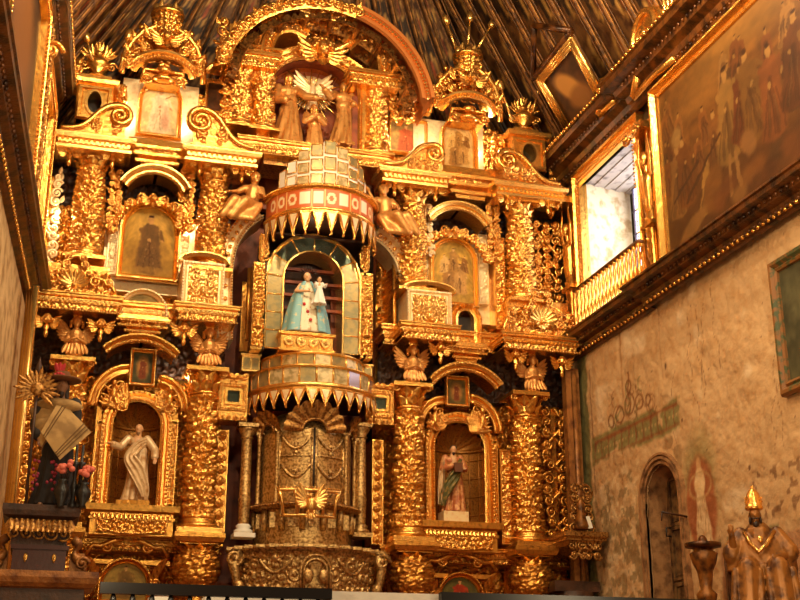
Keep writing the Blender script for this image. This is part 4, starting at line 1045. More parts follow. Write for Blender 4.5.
# ------------------------------------------------------------------ arched paintings middle storey
def f_saint(p):
    p.ell(.5, .3, .5, .3, '8a6228', soft=.6, a=.6); p.ell(.5, .75, .4, .25, 'c79a4c', soft=.8, a=.6)
    p.fig(.5, .05, .82, '6e4c22', 'b88648', .42, arms=True); p.line(.4, .3, .62, .25, .012, '4a2c10', .5)
    for k in range(5): p.ell(.1+.2*k, .08, .1, .05, 'a87c34', soft=.6, a=.6)
def f_angels(p):
    for (x, y, h_, c_) in ((.38, .1, .6, '9a6c34'), (.66, .15, .5, 'b88848'), (.5, .5, .38, 'a87838'), (.25, .5, .3, 'c49a58'), (.78, .55, .28, '8a5c28')): p.fig(x, y, h_, c_, 'd2a262', .45)
cx, z, w, h = RC(124, 208, 175, 276, .2); p = Paint(w, h, 'a8802e', 90, 4, .3); f_saint(p)
framed(w, h, p, 'arched painting of a robed friar in the left middle bay', (cx, .2, z), True, .11, 'arched_painting')
cx, z, w, h = RC(434, 242, 473, 302, .2); p = Paint(w, h, 'b48a38', 90, 5, .3); f_angels(p)
framed(w, h, p, 'arched painting of several saints in the right middle bay', (cx, .2, z), True, .11, 'arched_painting')
cx, z, w, h = RC(142, 86, 178, 134, .1); p = Paint(w, h, 'e2c48c', 90, 6, .15); p.fig(.5, .04, .9, 'e8d2ac', 'c49264', .45, dark='8a5a2c'); p.ell(.66, .3, .12, .2, 'd8a888', soft=.6); p.line(.62, .75, .9, .95, .014, '9a6a34')
framed(w, h, p, 'pale arched painting of a white-robed saint under the left crown', (cx, .1, z), True, .1, 'arched_painting')
cx, z, w, h = RC(444, 124, 473, 170, .1); p = Paint(w, h, 'd2a868', 90, 7, .2); f_angels(p)
framed(w, h, p, 'golden arched painting with clustered figures under the right crown', (cx, .1, z), True, .1, 'arched_painting')
# garlands over the arched paintings
def garland(cx_, cy_, r_, Y, label):
    c = P(cx_, cy_, Y); s = P(cx_+r_, cy_, Y)[0]-c[0]; t = T('carved_garland', label, 'garland', tuple(c), 'garlands with cherubs over the arched paintings'); b = MB()
    for side in (-1, 1):
        for k in range(8):
            a = PI/2+side*(.1+k*.17); x, z = s*math.cos(a), s*math.sin(a)
            ell(b, (x, -.06, z), (.07, .07, .06), 7, 5); leaf(b, (x, -.03, z), a+.5*side, .17, .1, .5); leaf(b, (x, -.03, z), a-.6*side, .15, .09, .4)
            if k % 2: scroll(b, x*1.12, z*1.12+.02, .1, 1.4, side, .022, -.06, k)
    O('leaf_swag', b, gold, t)
    k_ = MB(); k_.merge(cherub(.9), (0, -.08, s*1.08)); O('cherub_head', k_, gold, t)
garland(150, 236, 36, .05, 'fruit and leaf garland with cherub over the left arched painting')
garland(454, 267, 32, .05, 'fruit and leaf garland with cherub over the right arched painting')
for i, (x0, y0, x1, y1, lb) in enumerate(((123, 294, 163, 324, 'small arched landscape painting below the left arched painting'),)):
    cx, z, w, h = RC(x0, y0, x1, y1, .0); p = Paint(w, h, '8c7440', 60, 11, .3); p.ell(.35, .4, .25, .2, 'b89a5c', soft=.7); p.ell(.7, .35, .2, .25, '5a4a20', soft=.6)
    framed(w, h, p, lb, (cx, 0, z), True, .1, 'arched_painting', pale)
cx, z, w, h = RC(457, 312, 473, 347, .0)
t = T('arched_opening', 'small dark arched opening under the right arched painting', 'opening', (cx, -.02, z)); b = MB(); pa = archpath(w, h, 0, 18)
mold(b, pa, [(-.01, -.5), (0, .06), (.05, .08), (.09, .03), (.15, .1), (.19, .03), (.19, -.5)]); bead_arch(b, pa, .12, -.11, .06, .022); O('arch_frame', b, gold, t)
b = MB(); box(b, -w/2, w/2, .12, .14, 0, h-w/2+.1); O('dark_recess', b, black, t)

# lower arches (predella)
def lower_arch(x0, y0, x1, y1, label, fill, bg):
    cx, z, w, h = RC(x0, y0, x1, y1, .0); p = Paint(w, h, bg, 80, 3, .2); fill(p); t = framed(w, h, p, label, (cx, .0, z), True, .1, 'lunette_painting', gold2)
    f = MB()
    for s in (-1, 1):
        q = MB(); tube(q, [(.1*w, -.05, h+.42), (.35*w, -.05, h+.38), (.62*w, -.05, h+.28), (.8*w, -.05, h+.3), (.95*w, -.05, h+.12)], [.03, .05, .05, .04, .05], 6); box(q, .3*w, 1.0*w, 0, .3, h-.02, h+.06); scroll(q, .45*w, h+.28, .1, 1.5, -1, .03, -.04)
        for k in range(4): leaf(q, (.72*w, -.02, h*.35+.1*k), PI*.5-(k-1.5)*.4, .28, .12, .5)
        for k in range(3): scroll(q, (.68+.1*k)*w, h*.45-.1*k, .09, 1.4, 1, .025, -.04, k)
        f.merge(q, sc=(s, 1, 1))
    box(f, -.3*w, .3*w, -.06, .3, h+.42, h+.56); dents(f, [(-.26*w, -.08, h+.46), (.26*w, -.08, h+.46)], .07, (.04, .05, .07)); O('scroll_crest', f, gold2, t); return t
lower_arch(103, 563, 147, 600, 'lunette painting of a hooded figure below the left shelf', lambda p: (p.fig(.5, .05, .85, '7a5a2a', 'b88a50', .6), p.ell(.5, .4, .2, .2, '5a4420', soft=.6, a=.5)), '8c7034')
lower_arch(441, 577, 479, 612, 'lunette painting of a figure in red below the right shelf', lambda p: (p.fig(.5, .05, .85, 'a03418', 'c89058', .6)), '5a5024')
# ================================================================== CENTRE
# mirrored lower gallery (polygonal balcony) with lambrequin
def arcxy(R_, a0, a1, n, z=0): 
    a = np.linspace(a0, a1, n); return np.stack([R_*np.sin(a), -R_*np.cos(a), 0*a+z], -1)
def fit_ring(x0, x1, y, Yc, k=1.0):
    """circle centred at depth Yc whose silhouette reaches x0..x1 at row y"""
    c = P((x0+x1)/2, y, Yc); w = P(x1, y, Yc)[0]-P(x0, y, Yc)[0]; return c, w/2
Yc = .2
def ring_band(R_, n, z0, z1, mats, mi_fn, half=1.45, dep=.05):
    mb = MB(); p = arcxy(R_, -half, half, n+1)
    for k in range(n):
        a, b_ = p[k], p[k+1]; d = b_-a; mi = mi_fn(k)
        for (u0, u1, o, m_) in ((.04, .96, 0, mi),):
            q0 = a+d*u0; q1 = a+d*u1; nn = np.array([d[1], -d[0], 0]); nn /= np.linalg.norm(nn); nn *= o
            mb.add([q0+nn+[0, 0, z0], q1+nn+[0, 0, z0], q1+nn+[0, 0, z1], q0+nn+[0, 0, z1]], [[0, 1, 2, 3]], m_, False)
        tube(mb, [a+[0, 0, z0], a+[0, 0, z1]], .022, 6, 2)
    return mb
def lambrequin(R_, n, ztop, L, half=1.45, m0=0, m1=1):
    mb = MB(); p = arcxy(R_, -half, half, n+1)
    for k in range(n):
        a, b_ = p[k], p[k+1]; mm = (a+b_)/2; top = np.array([0, 0, ztop]); nn = mm/np.linalg.norm(mm)*.03
        o3 = [a+top, b_+top, b_+top-[0, 0, .12*L], mm+top-[0, 0, L], a+top-[0, 0, .12*L]]
        mb.add(o3+[v-nn*.6 for v in o3], [[0, 4, 3, 3], [0, 3, 2, 1], [5, 6, 7, 8], [5, 8, 9, 9]], m0, False)
        c = (a+b_)/2+top-[0, 0, .38*L]; i3 = [c+(v-c)*.6+nn for v in o3]; mb.add(i3, [[0, 4, 3, 3], [0, 3, 2, 1]], m1, False)
        tube(mb, [o3[4]+nn*.6, o3[3]+nn*.6, o3[2]+nn*.6], .02, 5, 0); ell(mb, o3[3], (.03, .03, .04), 6, 4, m0)
    return mb
c, R1 = fit_ring(250, 372, 402, Yc)
g = T('mirrored_gallery', 'curved gallery of mirror panels with zigzag fringe below the camarin', 'balcony', (c[0], Yc, c[2]))
b = MB(); lathe(b, [(R1*.9, -.02), (R1*1.04, -.02), (R1*1.06, .05), (R1*1.0, .09), (R1*.8, .09)], 48, a0=PI, a1=2*PI, cap=False); O('bottom_rim', b, goldp, g)
O('lower_mirror_band', ring_band(R1, 11, .09, .38, 0, lambda k: [0, 1, 0, 0, 1, 0, 0, 3, 0, 3, 0][k % 11]), [mirrp, mirr, goldp, mat('lilac_mirror', (.62, .5, .55), .2, .7)], g)
b = MB(); lathe(b, [(R1*.75, .38), (R1*1.02, .38), (R1*1.05, .41), (R1*1.0, .44), (R1*.74, .44)], 48, a0=PI, a1=2*PI, cap=False); O('middle_rim', b, goldp, g)
O('upper_mirror_band', ring_band(R1*.84, 9, .44, .70, 0, lambda k: [0, 1, 0, 1, 0, 1, 0, 0, 1][k]), [mirrp, mirr, goldp], g)
b = MB(); lathe(b, [(0.02, .70), (R1*.86, .70), (R1*.88, .73), (R1*.84, .76), (0.02, .76)], 48, a0=PI, a1=2*PI, cap=False); O('top_rim', b, goldp, g)
O('lambrequin', lambrequin(R1*1.05, 15, -.02, .38), [gold, pale], g)
b = MB(); lathe(b, [(.02, -.1), (R1*.95, -.1), (R1*.95, 0)], 40, a0=PI, a1=2*PI, cap=False); box(b, -R1, R1, 0, .5, -.1, .7); O('core', b, dwood, g)
# pale end blocks beside gallery
for (x0, y0, x1, y1, lb) in ((242, 356, 260, 371, 'small mirrored block at the left end of the gallery'), (355, 366, 372, 381, 'small pale block at the right end of the gallery')):
    cx, z, w, h = RC(x0, y0, x1, y1, -.1); t = T('end_block', lb, 'block', (cx, -.1, z), 'end blocks of the gallery'); b = MB(); box(b, -w/2, w/2, 0, .3, 0, h); box(b, -w/2-.03, w/2+.03, -.03, .32, h, h+.04); O('casing', b, goldp, t)
    b = MB(); box(b, -w*.42, -.02, -.015, 0, .04, h-.04); box(b, .02, w*.42, -.015, 0, .04, h-.04); O('mirror', b, mirr, t)

# camarin: arch of mirrors
c, R2 = fit_ring(270, 356, 355, -.35)
A = T('camarin_arch', 'round arch faced with old mirror panels around the dark camarin', 'arch', (c[0], -.35, c[2]))
cx, z, w, h = RC(283, 253, 342, 352, -.35)
ox = cx-c[0]; path = archpath(w, h, 0, 13); path[:, 0] += ox; path[:, 2] += z-c[2]
ww = .42
def arch_tiles(path, off0, off1, y, mifn, joints=True):
    mb = MB(); seg = np.gradient(path, axis=0); seg /= np.linalg.norm(seg, axis=1)[:, None]; nn = np.cross((0, -1, 0), seg)
    p0 = path+nn*off0; p1 = path+nn*off1
    for k in range(len(path)-1):
        q = [p0[k], p0[k+1], p1[k+1], p1[k]]; cc = sum(q)/4; q = [cc+(v-cc)*.93+np.array([0, y, 0]) for v in q]
        mb.add(q, [[0, 1, 2, 3]], mifn(k), False); tube(mb, [p0[k]+[0, y, 0], p1[k]+[0, y, 0]], .018, 5, 2)
    return mb
left_ = [path[0]+(path[1]-path[0])*t for t in np.linspace(0, 1, 5)]; right_ = [path[-2]+(path[-1]-path[-2])*t for t in np.linspace(0, 1, 5)]
arcp = path[1:-1][::2]
pp = np.vstack([left_[:-1], arcp, right_[1:]])
O('mirror_panels', arch_tiles(pp, .03, .34, -.06, lambda k: [0, 0, 0, 0, 0, 3, 3, 3, 3, 0, 0, 0, 0, 0, 0][k % 15]), [mirr, mirrp, goldp, mirrg], A)
b = MB(); mold(b, path, [(0, -.6), (0, .08), (.03, .08), (.04, .05), (.33, .05), (.35, .1), (.38, .1), (.38, -.6)]); O('arch_frame', b, goldp, A)
for s in (-1, 1):
    f = MB(); panel(f, ox+s*(w/2+.5)-.11, ox+s*(w/2+.5)+.11, .05, 1.75, -.1, .07, .12, 3, .018); box(f, ox+s*(w/2+.5)-.12, ox+s*(w/2+.5)+.12, -.1, .3, .0, 1.8)
    zz = 1.8
    for k in range(5): scroll(f, ox+s*(w/2+.42), zz+.12+.1*k, .09, 1.4, s, .025, -.12, k); leaf(f, (ox+s*(w/2+.45), -.1, zz+.1*k), PI/2-s*.3, .22, .12, .4)
    O('side_strip', f, gold, A)
b = MB(); box(b, -1.05, 1.05, .8, .85, .0, h+.4); box(b, -1.05, -1.0, -.1, .8, 0, h+.3); box(b, 1.0, 1.05, -.1, .8, 0, h+.3); box(b, -1.05, 1.05, -.1, .85, h+.35, h+.4)
for k in range(4): box(b, -1, 1, .35, .45, h*.8-.28*k+.2, h*.8-.28*k+.26, 1)
box(b, .5, .95, .7, .78, 0, h*.8, 1)
O('dark_interior', b, [dwood, red], A)
# virgin pedestal
cx, z, w, h = RC(281, 333, 333, 352, -.75); t = T('statue_pedestal', 'gilded pedestal with a row of bosses under the robed Madonna', 'pedestal', (cx, -.55, z)); b = MB()
box(b, -w/2+.012, w/2-.012, -.188, .29, 0.01, h-.01); mold(b, [(-w/2, .3, 0), (-w/2, -.2, 0), (w/2, -.2, 0), (w/2, .3, 0)], [(0, 0), (.04, 0), (.04, .05), (0, .07), (0, h-.07), (.04, h-.05), (.05, h), (0, h)], B=(0, 0, 1), flip=True)
O('block', b, gold, t)
for k in range(4):
    q = MB(); xx = (k-1.5)*w*.235; lathe(q, [(.02, 0), (.10, 0), (.105, .03), (.085, .045), (.06, .02), (.03, .06), (.005, .07)], 14, cap=False)
    q2 = MB(); q2.merge(q, (xx, -.2, h*.5), [[1, 0, 0], [0, 0, -1], [0, 1, 0]]); O('boss', q2, goldp, t)
# Virgin and child
cx, z, w, h = RC(284, 268, 333, 334, -.6)
V = T('madonna_statue', 'robed Madonna in a blue mantle holding a child dressed in white', 'statue', (cx-.02, -.55, z)); Hv = h*.98
blue = mat('pale_blue_mantle', tuple(lin('7fb0b4')), .45, .1, [(40, .25, .01)], (tuple(lin('d8c48c')), 10, .56, .68))
wgold = mat('white_gold_dress', tuple(lin('efe2c2')), .5, .1, [(50, .25, .01)], (tuple(lin('c08a4c')), 14, .56, .66))
b = MB(); capsule(b, (0, 0, .5*Hv), (0, 0, .85*Hv), .06*Hv, .03*Hv); head(b, (-.01*Hv, -.02, .88*Hv), .16*Hv, -.15)
for s, e, hh in ((-1, (-.19, -.1, .62), (-.05, -.2, .6)), (1, (.17, -.1, .62), (.12, -.24, .52))):
    S_ = np.array([s*.1, 0, .76])*Hv; e = np.array(e)*Hv; q = np.array(hh)*Hv; capsule(b, S_, e, .03*Hv, .025*Hv); capsule(b, e, q, .025*Hv, .02*Hv); hand(b, q, q-e, .09*Hv)
O('body', b, flesh, V, remesh=.012)
r = MB(); zz = np.linspace(0, .8, 30)*Hv; lathe(r, np.c_[np.interp(zz/Hv, [0, .3, .55, .7, .8], [.31, .26, .19, .13, .06])*Hv, zz], 60, sy=.6, fn=lambda r_, th, z_: r_*(1+.035*np.sin(11*th+z_)))
O('dress', r, wgold, V)
for s in (-1, 1):
    q = MB(); th = np.linspace(PI*1.5+s*.42, PI*1.5+s*2.4, 26)[None]; zz = (np.linspace(.0, .81, 26)*Hv)[:, None]
    rr = np.interp(zz/Hv, [0, .3, .55, .7, .81], [.36, .30, .23, .165, .07])*Hv*(1+.04*np.sin(8*th+2)); ext = s*.0
    grid(q, rr*np.cos(th), .66*rr*np.sin(th)-.01, zz+0*th); grid(q, .97*rr*np.cos(th), .97*.66*rr*np.sin(th)-.01, zz+0*th, flip=True); O('mantle', q, blue, V)
d_ = MB(); ell(d_, (-.01*Hv, .02*Hv, .9*Hv), (.085*Hv, .075*Hv, .085*Hv), 10, 8)
for k in range(9): a = PI/2+(k-4)*.32; tube(d_, [(.02+.08*Hv*math.cos(a), 0, .93*Hv+.07*Hv*math.sin(a)), (.02+.16*Hv*math.cos(a), 0, .93*Hv+.15*Hv*math.sin(a))], [.014, .006], 5)
O('crown_and_hair', d_, dkhair, V)
rs = MB()
for (x, zz) in ((-.02, .3), (.02, .17), (-.07, .42)): ell(rs, (x*Hv, -.2*Hv*(1.15-zz), zz*Hv), (.025*Hv, .012, .025*Hv), 8, 5)
O('red_ornament', rs, mat('red_enamel', (.6, .02, .02), .4), V)
K = T('child_statue', 'small crowned child in a white gown held by the Madonna', 'statue', (cx+.12*Hv-.02, -.55-.26*Hv, z+.38*Hv)); hk = .42*Hv
figure(K, hk, (flesh, whitep), ((-.17, -.1, .62), (-.2, -.24, .7)), ((.2, -.05, .66), (.22, -.2, .72)), seed=6, folds=7, wide=.27, hs=.22, hairm=dkhair, voxel=.01)

# side passages: gilded arch ribs framing dark openings
def side_arch(pts, label, Y=-.1):
    w_ = np.array([P(x, y, Y) for x, y in pts]); o = w_[0].copy(); t = T('curved_arch', label, 'arch', tuple(o), 'curved arch frames beside the camarin'); q = w_-o
    s = np.linspace(0, 1, len(q)); ss = np.linspace(0, 1, 30); q = np.stack([np.interp(ss, s, q[:, k]) for k in range(3)], -1)
    for _ in range(3): q[1:-1] = (q[:-2]+q[1:-1]+q[2:])/3
    b = MB(); flip = False
    mold(b, q, [(0, -.7), (0, .02), (.05, .05), (.09, .0), (.2, .0), (.24, .1), (.3, .1), (.32, -.7)], flip=flip, sm=False); O('arch_moulding', b, pale, t)
    f = MB(); bead_arch(f, q, .03, -.08, .06, .022); bead_arch(f, q, .27, -.13, .07, .028)
    for k in range(2, 28, 2): 
        p0 = q[k]; ell(f, p0+np.array([0, -.03, 0])+np.cross((0, -1, 0), (q[k+1]-q[k-1])/np.linalg.norm(q[k+1]-q[k-1]))*.145, (.05, .03, .05), 6, 4)
    O('bead_row', f, gold, t); return t
side_arch([(233, 340), (232, 300), (233, 265), (238, 244), (249, 228), (264, 218)], 'pale curved arch frame left of the camarin')
side_arch([(372, 238), (385, 247), (396, 262), (402, 285), (404, 315), (403, 345)], 'pale curved arch frame right of the camarin')
# ribbed splayed jambs inside the passages
def jamb(x0, y0, x1, y1, ya, yb, label, mt):
    a = P(x0, y1, ya); b_ = P(x1, y1, yb); zt = P(x0, y0, ya)[2]; t = T('splayed_jamb', label, 'jamb', tuple(a), 'splayed jambs of the side passages'); d = b_-a; m_ = MB(); H = zt-a[2]
    n = 60; s = np.linspace(0, 1, 8)[None]; zz = np.linspace(0, H, 160)[:, None]
    nr = np.array([d[1], -d[0]]); nr = nr/np.linalg.norm(nr); nr = nr if nr[1] < 0 else -nr
    o = .035*np.abs(np.sin(zz*28)); grid(m_, d[0]*s+nr[0]*o, d[1]*s+nr[1]*o, zz+0*s); tube(m_, [(0, 0, 0), (0, 0, H)], .05, 6); tube(m_, [(d[0], d[1], 0), (d[0], d[1], H)], .05, 6)
    box(m_, min(0, d[0])-.02, max(0, d[0])+.02, max(0, d[1])+.02, max(0, d[1])+.06, 0, H); O('ribbed_panel', m_, mt, t)
jamb(381, 268, 394, 362, .9, .1, 'ribbed gold jamb inside the right passage', gold)
jamb(247, 268, 257, 340, .1, .9, 'ribbed gold jamb inside the left passage', gold2)

# canopy over the camarin: painted drum, zigzag fringe, mirrored crown
c, R3 = fit_ring(266, 372, 232, -.3)
K = T('mirrored_canopy', 'round canopy with painted drum, zigzag fringe and stepped mirrored crown', 'canopy', (c[0], -.3, c[2]))
b = MB(); lathe(b, [(R3*.96, .03), (R3*1.02, 0), (R3*1.05, .05), (R3, .09)], 56, a0=PI, a1=2*PI, cap=False); O('lower_rim', b, goldp, K)
b = MB(); dr = mat('painted_drum', (1, 1, 1), .4, .1, [(30, .2, .01)], attr=True)
a = np.linspace(PI, 2*PI, 161)[None]; zz = np.linspace(.09, .47, 20)[:, None]; u = (a-PI)/PI*13; v = (zz-.09)/.38
fu = u-np.floor(u); iu = np.floor(u).astype(int) % 13
cc = np.ones((20, 161, 3))*hexs('c8622c'); cc[:] = np.where(((fu > .12) & (fu < .88) & (v > .18) & (v < .85) & np.isin(iu, [4, 5, 7, 9]))[..., None], hexs('f4e4c4'), cc)
d0 = np.hypot((fu-.5), (v-.5)); cc = np.where(((np.abs(d0-.26) < .08) & np.isin(iu, [1, 2, 3, 6, 8, 10, 11]))[..., None], hexs('f0d8a8'), cc); cc = np.where(((fu < .05)+0*v > .5)[..., None], hexs('f0c880'), cc)
grid(b, R3*np.cos(a)+0*zz, R3*np.sin(a)+0*zz, zz+0*a, col=lin(cc).reshape(-1, 3)*.999); O('drum', b, dr, K)
b = MB(); lathe(b, [(R3, .47), (R3*1.06, .50), (R3*1.08, .56), (R3*1.0, .6), (R3*.6, .62)], 56, a0=PI, a1=2*PI, cap=False)
beads(b, arcxy(R3*1.08, -1.5, 1.5, 60, .53), .07, .028); O('upper_rim', b, gold, K)
O('lambrequin', lambrequin(R3*1.03, 13, .02, .5), [gold, pale], K)
b = MB(); lathe(b, [(.02, .0), (R3*.97, .0), (R3*.97, .5), (.02, .5)], 40, a0=PI, a1=2*PI, cap=False); box(b, -R3*.95, R3*.95, 0, .5, 0, .5); O('core', b, dwood, K)
# stepped mirrored crown: columns of tiles on a curve
b = MB(); tops = [.62, .78, 1.0, 1.14, 1.24, 1.12, .98, .84, .6]; Rc = R3*.84; pc = arcxy(Rc, -1.3, 1.3, 10)
for k in range(9):
    a_, b_ = pc[k], pc[k+1]; H_ = .6+tops[k]*.86; zb = .6; rows = 3 if 2 <= k <= 6 else (2 if k in (1, 7) else 1)
    if k in (0, 8): rows = 1
    b.add([a_+[0, 0, zb], b_+[0, 0, zb], b_+[0, 0, H_-.06], (a_+b_)/2+[0, 0, H_], a_+[0, 0, H_-.06]], [[0, 1, 2, 4], [4, 2, 3, 3]], 1, False)
    nn = (a_+b_)/2; nn = nn/np.linalg.norm(nn)*.02
    back = -nn*3
    b.add([a_+back+[0, 0, zb], b_+back+[0, 0, zb], b_+back+[0, 0, H_-.06], a_+back+[0, 0, H_-.06]], [[0, 3, 2, 1]], 1, False)
    for r_ in range(rows):
        z0 = zb+(H_-zb)*r_/rows+.03; z1 = zb+(H_-zb)*(r_+1)/rows-.05
        p0, p1 = a_+(b_-a_)*.08+nn, a_+(b_-a_)*.92+nn; mi = 0 if (k in (3, 4, 6, 7)) else (1 if k in (0, 1, 8) else 2)
        b.add([p0+[0, 0, z0], p1+[0, 0, z0], p1+[0, 0, z1], p0+[0, 0, z1]], [[0, 1, 2, 3]], mi, False)
        for (e0, e1) in ((p0+[0, 0, z0], p1+[0, 0, z0]), (p1+[0, 0, z0], p1+[0, 0, z1]), (p1+[0, 0, z1], p0+[0, 0, z1]), (p0+[0, 0, z1], p0+[0, 0, z0])): tube(b, [e0, e1], .014, 4, 3)
O('mirrored_crown', b, [mirr, whitep, mirrp, goldp], K)

# angels seated on the arches
def seated_angel(x0, y0, x1, y1, Y, label, flipx, seed):
    cx, z, w, h = RC(x0, y0, x1, y1, Y); t = T('seated_angel', label, 'angel', (cx, Y, z)); H = h*1.18
    s = -1 if flipx else 1
    b = MB(); r = MB()
    hip = np.array([0, 0, .26])*H; ch = np.array([s*.03, -.02, .56])*H; hd = np.array([s*.05, -.04, .75])*H
    capsule(b, hip, ch, .085*H, .09*H); capsule(b, ch, hd, .045*H, .04*H); head(b, hd, .2*H, s*.3)
    for k, e, q in ((-1, (-.2, -.04, .5), (-.32, -.1, .46)), (1, (.17, -.06, .46), (.1, -.2, .42))):
        if flipx and k == -1: e, q = (-.22, -.05, .55), (-.3, -.08, .68)
        S_ = ch+np.array([k*.12, 0, .02])*H; e = np.array(e)*H; q = np.array(q)*H
        capsule(b, S_, e, .04*H, .033*H); capsule(b, e, q, .033*H, .022*H); hand(b, q, q-e, .11*H); capsule(r, S_, e, .055*H, .05*H)
    O('body', b, goldf, t, remesh=.014)
    for k in (-1, 1):
        kn = np.array([-s*.2+k*.08, -.22, .28])*H; an = np.array([-s*.38+k*.07, -.2, .02])*H
        capsule(r, hip+np.array([k*.07*H, 0, 0]), kn, .1*H, .085*H); capsule(r, kn, an, .085*H, .06*H)
    ell(r, hip, (.16*H, .14*H, .12*H), 12, 8); capsule(r, hip, ch, .11*H, .105*H)
    for k in range(6): capsule(r, hip+np.array([(k-2.5)*.05*H, -.1*H, .02]), np.array([(-s*.16+(k-2.5)*.065)*H, -.17*H, .02*H]), .06*H, .05*H, 8)
    O('robe', r, goldf, t, remesh=.028)
    h_ = MB(); ell(h_, hd+np.array([0, .02*H, .03*H]), (.09*H, .09*H, .09*H), 10, 7); capsule(h_, hd+np.array([0, .06*H, 0]), hd+np.array([0, .06*H, -.12*H]), .07*H, .05*H); O('hair', h_, gold2, t)
    return t
seated_angel(232, 173, 270, 224, -.45, 'carved angel seated on the left arch, head bowed', False, 1)
seated_angel(368, 186, 404, 236, -.45, 'carved angel seated on the right arch raising a hand', True, 2)

# small square mirror frames beside the tabernacle
for (x0, y0, x1, y1, lb) in ((218, 374, 248, 420, 'ornate square mirror frame left of the gallery fringe'), (366, 384, 394, 424, 'ornate square mirror frame right of the gallery fringe')):
    cx, z, w, h = RC(x0, y0, x1, y1, -.3); t = T('square_mirror', lb, 'mirror', (cx, -.3, z), 'square mirror frames beside the gallery'); b = MB(); box(b, -w/2, w/2, .02, .5, 0, h)
    q = w*.22
    for e, (i, o_) in enumerate(((w*.2, w*.28), (w*.36, w*.47))):
        mold(b, [(-i, 0, h*.5-i), (-i, 0, h*.5+i), (i, 0, h*.5+i), (i, 0, h*.5-i)], [(0, 0), (0, .06), (o_-i, .06), (o_-i, 0)], closed=True)
    sq = [(-w*.42, 0, h*.5-w*.42), (-w*.42, 0, h*.5+w*.42), (w*.42, 0, h*.5+w*.42), (w*.42, 0, h*.5-w*.42), (-w*.42, 0, h*.5-w*.42)]; bead_arch(b, np.array(sq, float), 0, -.08, .055, .022)
    O('frame', b, gold, t); m_ = MB(); box(m_, -w*.2, w*.2, -.0, .01, h*.5-w*.2, h*.5+w*.2); O('mirror_glass', m_, mirrg, t)
    f = MB(); filler(f, w*.95, h*.84, h*1.06, .12, .022, 6, -.02); filler(f, w*.95, -.04*h, h*.14, .12, .022, 7, -.02); O('scroll_crest', f, gold, t)

# glazed tabernacle
c, R4 = fit_ring(252, 353, 515, .15)
tz = c[2]; TB = T('tabernacle', 'curved gilt-silver tabernacle with three shell arches and paired doors', 'tabernacle', (c[0], .15, tz))
zt_ = P(303, 402, -1.0)[2]-tz; RB = R4
b = MB(); lathe(b, [(RB*.93, 0), (RB*.93, zt_*.74)], 40, a0=PI, a1=2*PI, cap=False, fn=lambda r, th, z: r*(1+.012*np.sin(th*30)*0)); 
lathe(b, [(RB*.93, zt_*.74), (RB*.85, zt_*.86), (RB*.6, zt_*.97), (.05, zt_)], 40, a0=PI, a1=2*PI, cap=False); O('drum', b, silver, TB)
# embossed doors: swags and rosettes
e = MB()
def onr(a, z, r): return np.array([r*math.sin(a), -r*math.cos(a), z])
rr = RB*.945
for s in (-1, 1):
    for k, zz in enumerate((.70, .42)):
        sw = [onr(s*(.06+.62*u), zt_*(zz-.13*math.sin(PI*u)), rr) for u in np.linspace(0, 1, 16)]; tube(e, sw, .03, 6)
        for p in resamp(sw, .07): ell(e, p, (.028, .028, .028), 5, 4)
    for zz in (.60, .53, .35, .14): q = onr(s*.36, zt_*zz, rr); ell(e, q, (.05, .035, .05), 8, 5); [ell(e, q+np.array([.06*math.cos(v), 0, .06*math.sin(v)]), (.022, .02, .022), 5, 4) for v in np.linspace(0, 2*PI, 7)[:-1]]
    tube(e, [onr(s*u, zt_*.5, rr) for u in np.linspace(.04, .7, 8)], .014, 5)
    for u in (.04, .72): tube(e, [onr(s*u, 0.02, rr), onr(s*u, zt_*.76, rr)], .028, 6)
for zz in np.linspace(.05, .74, 24): ell(e, onr(-.045, zt_*zz, rr+.01), (.02, .02, .02), 5, 4)
O('embossed_door', e, silver, TB)
e = MB(); tube(e, [onr(.0, .02, rr+.0), onr(.0, zt_*.78, rr)], .022, 6); O('door_gap', e, black, TB)
for (a0, wd, zb, zh) in ((-.0, .78, .74, .27), (-1.0, .5, .74, .2), (1.0, .5, .74, .2)):
    s = MB(); n = 9 if wd > .5 else 6
    hw = RB*wd*.62; u = np.linspace(.0, PI, n*6+1)[None]; v = np.linspace(.45, 1, 6)[:, None]
    rad = zt_*zh*v*(1+.10*np.abs(np.sin(u*n)))*1.0; aa = a0-np.cos(u)*wd*.72*v; rz = RB*(.97+.26*(v-.45))
    rz = rz+.05*np.abs(np.sin(u*n)); grid(s, rz*np.sin(aa), -rz*np.cos(aa), zt_*zb+np.sin(u)*rad)
    grid(s, (rz-.05)*np.sin(aa), -(rz-.05)*np.cos(aa), zt_*zb+np.sin(u)*rad, flip=True)
    tube(s, [((RB*1.0)*math.sin(a0-math.cos(q)*wd*.33), -(RB*1.0)*math.cos(a0-math.cos(q)*wd*.33), zt_*(zb+math.sin(q)*zh*.45)) for q in np.linspace(0, PI, 16)], .03, 6)
    O('shell_arch', s, dgold, TB)
def slim_col(H, r):
    q = MB(); lathe(q, [(r*1.5, 0), (r*1.6, .05), (r*1.2, .08), (r*1.35, .12), (r, .16), (r*.98, H*.35), (r*1.1, H*.37), (r, H*.39), (r*.88, H-.2), (r*1.1, H-.18), (r*.9, H-.14), (r*1.5, H-.05), (r*1.6, H)], 18); box(q, -r*1.8, r*1.8, -r*1.8, r*1.8, H, H+.05); return q
for a in (-1.25, -.74, .74, 1.25):
    q = MB(); q.merge(slim_col(zt_*.74, .04), tuple(onr(a, 0, RB*1.0))); O('column', q, silver, TB)
b = MB(); lathe(b, [(.02, -.02), (RB*1.05, -.02), (RB*1.12, .03), (RB*1.1, .09), (RB*.95, .1)], 48, a0=PI, a1=2*PI, cap=False); beads(b, arcxy(RB*1.13, -1.45, 1.45, 50, .04), .06, .028); O('beaded_sill', b, dgold, TB)
